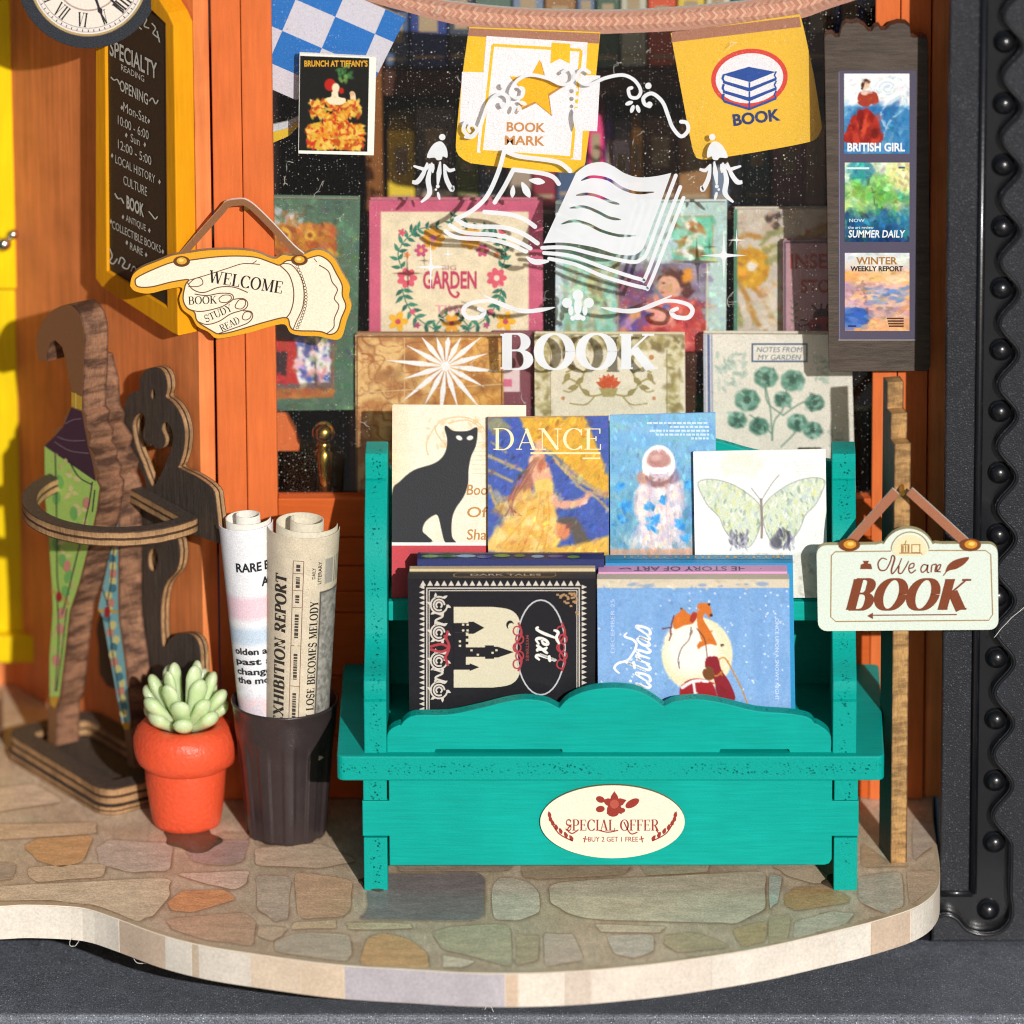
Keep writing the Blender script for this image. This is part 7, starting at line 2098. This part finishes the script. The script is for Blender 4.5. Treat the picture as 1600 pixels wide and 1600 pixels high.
roll('beige rolled newspaper headed EXHIBITION REPORT in the bin', nb1, nt1, 48, 56, np2, np2t, M['paper'])
# ================================================================== RIGHT SIDE
# ---- hanging poster board
HBP = PY(-42)
hbd = thing('poster_board', HBP.P(1372, 579), 'dark wooden board with a strip of three small posters before the window', 'board')
ob = [(1289, 60), (1291, 55), (1300, 54), (1305, 60), (1312, 59), (1316, 42), (1322, 37), (1330, 38), (1340, 36), (1350, 42), (1356, 50), (1362, 50), (1366, 44), (1372, 42), (1376, 48), (1384, 48), (1392, 40), (1402, 37), (1414, 38), (1421, 44), (1422, 58), (1428, 60), (1440, 58), (1447, 62), (1449, 70), (1451, 300), (1453, 572), (1450, 579), (1300, 580), (1296, 574), (1293, 300)]
bo = cutout('backboard', HBP, ob, 22, [M['board_ply'], M['board_edge']], hbd, bev=1)
pr = Print(HBP, .3)
pr.poly(rrect(1310, 110, 1432, 532, 3, 2), '#5a5466', 0)
pr.stroke([(1311, 112), (1312, 530)], 1, '#8a8496', 1); pr.stroke([(1310, 531), (1431, 531)], 1.4, '#a8a29a', 1)
fs_ = pr.build('film_strip', M['print_gloss'], bo)
hs2 = HBP.shift(.9)
def poster(cv, prn, lab):
    o = cv.build('poster', hs2, M['print_gloss'], bo, .25)
    o['label'] = lab
    if prn: 
        prn.build('poster_lettering', M['print_gloss'], bo)
cv = Cv(1319, 115, 1421, 240, 1.1, '#f4f4f6')
cv.put(np.clip((cv.Y - 164) / 4, 0, 1), '#3f86bc'); cv.dabs(120, (1320, 168, 1420, 238), ['#2f76b0', '#5a9ccc', '#8fc0e0', '#3a80b8', '#2a6aa4'], 5, .5, (100, 150), 3)
for p in ([(1384, 200), (1376, 178), (1390, 160), (1412, 150), (1420, 170)], [(1378, 215), (1390, 190), (1410, 172)]): cv.line(p, 3, '#b8d4e8', .7, None, 5)
cv.line(ring_pts(1386, 138, 12, 10, 24, 0, 330) + ring_pts(1387, 139, 6, 5, 16, 0, 300), 1.8, '#bcd6e2', .9); cv.line(ring_pts(1392, 142, 26, 22, 30, 150, 430), 1.6, '#c8dee8', .9)
cv.poly(smooth_pts([(1341, 148), (1346, 143), (1362, 143), (1370, 146), (1373, 160), (1362, 162), (1356, 167), (1347, 166), (1340, 160)], 3), '#a8402e')
cv.poly(smooth_pts([(1348, 170), (1356, 170), (1366, 180), (1373, 200), (1377, 222), (1320, 222), (1322, 204), (1330, 184), (1340, 174)], 3), '#a82a20')
cv.dabs(60, (1326, 180, 1372, 220), ['#c83a28', '#8a1f1c', '#d85038', '#6a1818'], 5, .6, (70, 110), 2)
cv.ell(1353, 131, 6.5, 8, '#e8c0a8', 10); cv.poly(smooth_pts([(1345, 138), (1347, 126), (1354, 123), (1360, 128), (1352, 128), (1349, 140)], 3), '#5a3424'); cv.ell(1352, 145, 7, 3.5, '#ecc8b4')
pr = Print(hs2, .6)
cv.painterly(350, 1.8, .08)
pr.text('BRITISH GIRL', 1369, 229.5, 90, 12.5, '#f4f6f8', 1, bold=.03)
poster(cv, pr, 'poster of a lady in a red gown')
cv = Cv(1320, 254, 1421, 378, 1.1, '#cfe0b8')
cv.grad('#d8e8c8', '#2a6a8a', 1, 270, 385)
cv.dabs(240, (1320, 280, 1421, 350), ['#6ab04a', '#8ac85a', '#4a9a58', '#c8e08a', '#2f86a0', '#a8d8a0', '#e8f0c8'], 7, .5)
cv.dabs(140, (1320, 335, 1421, 378), ['#1f4a86', '#2a6aa0', '#163a6a', '#3a86a0', '#4aa078'], 7, .6)
cv.dabs(30, (1390, 262, 1421, 290), ['#f0e8a8', '#e8e890'], 7, .5)
cv.ell(1344, 266, 22, 16, '#2f93a0', 0, 3, .85); cv.ell(1372, 296, 24, 24, '#7ac050', 0, 10, .5); cv.line([(1356, 280), (1366, 310), (1364, 345)], 2, '#4a6a4a', .8, None, 4)
m = (cv.Y > 370); cv.put(m * .6, '#16305a')
pr = Print(hs2, .6)
cv.painterly(600, 2.4, .12)
pr.text('SUMMER DAILY', 1370, 365, 88, 11, '#f0f6f8', 1, bold=.02, ital=.1); pr.text('the art review', 1345, 355, 40, 4, '#d8e8f0', 1); pr.rect(1322, 261, 1358, 264, '#d8eef0', 1); pr.text('NOW', 1339, 344, 24, 5, '#d8e8f0', 1); pr.rect(1404, 260, 1414, 263, '#3a6a8a', 1)
poster(cv, pr, 'green landscape poster titled SUMMER DAILY')
cv = Cv(1320, 395, 1421, 517, 1.1, '#eedfc8')
cv.grad('#dfe6e8', '#e8a870', 1, 396, 470)
cv.dabs(90, (1320, 428, 1421, 452), ['#eeb070', '#f2c890', '#e89a5a', '#f6dcb8'], 7, .6, (-15, 15), 3)
cv.dabs(150, (1320, 445, 1421, 500), ['#f0c0a0', '#e8a070', '#c8a0c0', '#f4d0b0', '#a888b8', '#e0b890'], 6, .55, (-25, 25), 2.6)
cv.dabs(36, (1320, 486, 1352, 508), ['#3a66b8', '#5a80c8', '#2f56a0'], 7, .7, (-20, 20), 2.4); cv.dabs(16, (1352, 450, 1421, 476), ['#5a8ac8', '#7a9ad0'], 3.4, .7, (-20, 20), 2.6)
cv.line([(1348, 440), (1351, 462), (1356, 490)], 3.4, '#7a4a58', .7, 3, 4)
cv.dabs(40, (1355, 500, 1421, 517), ['#f0b888', '#e8a878'], 6, .6)
pr = Print(hs2, .6)
cv.painterly(500, 2.2, .08, (-25, 25))
pr.text('WINTER', 1370, 407, 64, 11, '#b07a30', 1, bold=.02); pr.text('WEEKLY REPORT', 1370, 419.5, 82, 7.5, '#3a2a20', 1, bold=.03)
for k in range(4): pr.rect(1386 + k, 496 + k * 4, 1412, 498.5 + k * 4, '#5a4030', 1)
pr.rect(1325, 508, 1338, 510.5, '#2a3a70', 1)
poster(cv, pr, 'sunset poster titled WINTER WEEKLY REPORT')
obj('hanger', MB().tube([HBP.P(1372, 120) + [0, 22, 0], HBP.P(1372, 120) + [0, 44, 0]], 4, 8), M['brass'], hbd)

# ---- stepped plywood post
SPB = PZ(0).P(1404, 1348)
dirv = np.array([-5, 22, 0.0]); dirv /= np.linalg.norm(dirv)
pp_n = np.array([-dirv[1], dirv[0], 0])
sp = thing('sign_post', SPB, 'stepped plywood post in three heights that holds the BOOK plaque', 'post')
ppl = Plane(SPB + pp_n * 13, pp_n); ppl.n = pp_n; ppl.e1 = dirv; ppl.e2 = np.array([0, 0, 1.0])
def step_board(name, d0, d1, ytop, off):
    z = PY(SPB[1] + d0).P(1400, ytop)[2]
    cutout(name, ppl, [(d0, 0), (d0, z), (d1, z), (d1, 0)], 26, [M['dark_ply'], M['post_edge']], sp, px=False, bev=.5)
step_board('front_step', 0, 23.5, 694, 0); step_board('middle_step', 24, 47.5, 646, 0); step_board('rear_step', 48, 72, 597, 0)

# ---- plaque
PQ = PY(SPB[1] - 34)
pq = thing('hanging_plaque', PQ.P(1418, 987), 'pale green plaque reading We are BOOK hung from the plywood post', 'sign')
def arcpts(cx, cy, r, a0, a1, n=10): return [(cx + r * math.cos(math.radians(a0 + (a1 - a0) * k / n)), cy + r * math.sin(math.radians(a0 + (a1 - a0) * k / n))) for k in range(n + 1)]
oq = arcpts(1291, 867, 15, 180, 270, 5) + [(1368, 851), (1377, 849)] + arcpts(1419, 868, 42, 205, 335, 14) + [(1461, 849), (1470, 850)] + arcpts(1544, 865, 15, 270, 360, 5) + arcpts(1546, 970, 14, 0, 90, 5) + arcpts(1292, 972, 14, 90, 180, 5)
qb = cutout('plaque_board', PQ, oq, 12, [coverm('#dfe9dc'), coverm('#c8bc8a')], pq)
pr = Print(PQ, .4)
BRN = '#83452c'; GD = '#a8895a'
pr.stroke([(1299, 868), (1305, 862), (1392, 861), (1393, 858)] + arcpts(1422, 861, 30, 190, 350, 12) + [(1451, 860), (1540, 860), (1548, 866), (1551, 960), (1545, 969), (1306, 971), (1298, 964), (1299, 868)], 1.8, GD, 0)
pr.poly(arcpts(1422, 862, 27, 180, 360, 14) + [(1444, 868), (1400, 868)], '#f0e2b8', 0)
pr.stroke([(1405, 864), (1440, 864), (1441, 866)], 1.2, BRN, 1)
for x0, x1 in ((1408, 1421), (1424, 1438)): pr.frame(x0, 850, x1, 864, 1.5, '#a87a40', 1)
pr.stroke([(1414, 850), (1416, 844)], 1.5, '#a87a40', 1)
for k in range(3): pr.rect(1410 + k * 4, 852, 1412 + k * 4, 862, '#a87a40', 1)
pr.text('BOOK', 1422, 928.5, 188, 48, BRN, 1, font='serif', T=.27, t=.06, ital=.26)
# handwritten "We are"
A = lambda pts, w: pr.stroke(pts, w, BRN, 1, 6)
A([(1386, 874), (1378, 872), (1372, 880), (1375, 890), (1384, 890), (1391, 878), (1394, 868), (1398, 872), (1393, 890), (1395, 896), (1404, 884), (1409, 872)], [1.5, 2, 2.2, 2.4, 2, 2, 2, 2.8, 2.6, 2, 2, 1.5])
A([(1405, 884), (1404, 894), (1409, 895), (1416, 884), (1420, 876)], [2, 2.4, 2, 2, 1.5])
A([(1420, 888), (1427, 886), (1428, 880), (1422, 882), (1420, 890), (1424, 895), (1431, 890)], 2)
A([(1449, 883), (1443, 882), (1439, 888), (1441, 894), (1447, 890), (1450, 882), (1449, 893), (1452, 894)], 2)
A([(1455, 894), (1456, 884), (1459, 882), (1463, 882), (1461, 892), (1464, 892), (1468, 888), (1470, 882), (1465, 884), (1464, 892), (1470, 893)], 2)
pr.poly([(1344, 889), (1345, 882), (1350, 880), (1348, 876), (1358, 876), (1356, 880), (1361, 881), (1363, 889)], BRN, 1)
pr.poly(smooth_pts([(1477, 894), (1482, 882), (1494, 874), (1514, 870), (1508, 880), (1496, 888), (1484, 891)], 3), BRN, 1); pr.stroke([(1474, 899), (1482, 889)], 1.5, BRN, 1)
pr.stroke([(1362, 961), (1495, 960)], 1.8, BRN, 1); pr.poly([(1355, 962), (1364, 957), (1364, 967)], BRN, 1)
pr.build('printed_lettering', M['print'], qb)
def band(p0_, p1_, w, name):
    d = np.array(p1_, float) - p0_; L = np.linalg.norm(d); d /= L; n = np.array([-d[1], d[0]]) * w / 2
    P_ = [tuple(np.array(p0_) + n), tuple(np.array(p1_) + n), tuple(np.array(p1_) - n), tuple(np.array(p0_) - n)]
    return cutout(name, PQ.shift(-2), P_, 5, [m_strap, M['white_card']], pq)
m_strap = m_flat('tan_strap', '#a5684a', .6, .15, .6)
band((1400, 768), (1325, 852), 14, 'strap'); band((1421, 768), (1513, 852), 14, 'strap')
for x, y in ((1327, 851), (1516, 851)):
    pr = Print(PQ, 1.0)
    pr.ell(x, y, 17, 10, '#7a4426', 1); pr.ell(x + 1, y - 1, 10, 6.5, '#d8962e', 2); pr.ell(x + 2, y - 2, 5, 3, '#f4cc6a', 3)
    pr.build('rivet', M['print'], pq)
obj('hook', MB().tube([PQ.P(1410, 772) + [0, 1.5, 0], PQ.P(1410, 772) + [0, 36, 0]], 4, 8), M['brass'], pq)

# ---- small mock book on the pane
BKP = PY(4)
def brunch():
    cv = Cv(468, 86, 577, 238, 1.1, '#22211f'); cv.mottle(.06, 5)
    cv.dabs(14, (530, 100, 546, 124), ['#6aa04a', '#4a8a4a', '#8ab85a'], 3.4, .6)
    cv.ell(516, 131, 9, 10, '#b8281e', 0, 2); cv.ell(525, 136, 6, 8, '#f0ddb8', 0, 2); cv.ell(534, 140, 4, 5, '#b8281e', 0, 2)
    cv.poly(smooth_pts([(519, 142), (528, 142), (530, 150), (540, 154), (538, 162), (512, 162), (508, 154), (518, 150)], 3), '#f2dfbc')
    cv.poly(smooth_pts([(548, 146), (556, 144), (558, 176), (552, 178)], 3), '#ecd0a8'); cv.poly(smooth_pts([(484, 156), (492, 160), (498, 176), (494, 178)], 3), '#ecd0a8'); cv.ell(551, 144, 4, 4, '#d8b088')
    FC = ['#e0902a', '#d8b03a', '#c83a26', '#e8b84a', '#b8501e', '#f0c860']
    cv.dabs(150, (487, 156, 566, 182), FC, 2.8, .9); 
    cv.poly(smooth_pts([(512, 152), (540, 152), (536, 162), (516, 162)], 3), '#f2dfbc')
    cv.dabs(70, (508, 180, 544, 196), FC, 2.8, .9); cv.dabs(420, (482, 196, 570, 234), FC, 2.8, .9); cv.dabs(90, (496, 192, 556, 204), FC, 2.8, .9)
    pr = Print(BKP, .5)
    pr.text("BRUNCH AT TIFFANY'S", 525, 99, 99, 9, '#e0a634', 1, bold=.03)
    return cv, pr
bb = thing('mini_book', BKP.P(526, 243), 'tiny black book with a lady in a flower dress stuck on the glass', 'book')
q = [BKP.P(*p) for p in ((468, 84), (588, 90), (584, 243), (466, 240))]
mb = MB(); n = BKP.n
mb.hexa([q[3] - n * 9, q[2] - n * 9, q[2], q[3], q[0] - n * 9, q[1] - n * 9, q[1], q[0]])
blk = obj('block', mb, M['white_card'], bb, bevel=.6)
cv, pr = brunch()
cv.quad([BKP.P(*p) for p in ((469, 87), (577, 91), (574, 237), (467, 235))], n, 'printed_cover', M['print_gloss'], blk)
pr.build('cover_lettering', M['print_gloss'], blk)

# ---- edge of a small wooden box at the far left
bx = PZ(0).P(-14, 1150)
wb_ = thing('wooden_box', bx, 'small pale wooden box standing at the far left under the yellow window', 'box')
h_ = 62
for nm, a, b in (('front_board', (-22, -2, 0), (17, 2, h_)), ('side_board', (13, 2.3, 0), (17, 50, h_)), ('side_board', (-22, 2.3, 0), (-18, 50, h_)), ('base_board', (-18, 2.3, 0), (13, 50, 3))):
    obj(nm, MB().box(bx + np.array(a), bx + np.array(b)), m_ply_edge('box_wood', '#c9a070', '#6a4526', .2, False) if nm == 'front_board' else M['card_edge'], wb_, bevel=1)
# ---- a few loose fibres
M['fibre'] = m_flat('pale_fibre', '#e8e4dc', .6, .05)
def fibre(P, pts, r, lab):
    W3 = [P.P(x, y, 1.2 + .8 * math.sin(i)) for i, (x, y) in enumerate(smooth_pts(pts, 6, False))]
    tag(obj('lint_fibre', MB().tube(W3, r, 6), M['fibre'], None, smooth=True, base=W3[0]), lab, 'fibre')
fibre(PY(YF - 26), [(1553, 996), (1568, 978), (1584, 962), (1606, 944)], .5, 'long straight pale fibre caught on the black frame beside the plaque')
fibre(PY(-474), [(110, 1468), (109, 1476), (116, 1478), (122, 1472), (124, 1466)], .5, 'tiny curled fibre under the recessed front edge of the platform')
fibre(PY(-476), [(206, 1490), (212, 1502), (224, 1505), (236, 1500)], .5, 'small bowed fibre below the brown stone of the platform edge')
fibre(PY(-479), [(757, 1577), (762, 1571), (768, 1574), (771, 1581)], .5, 'small curled fibre on the plinth below the lilac edge stone')
fibre(PY(YC - 2), [(1298, 1203), (1306, 1206), (1314, 1204)], .6, 'short white fibre on the stall front by the right joint')
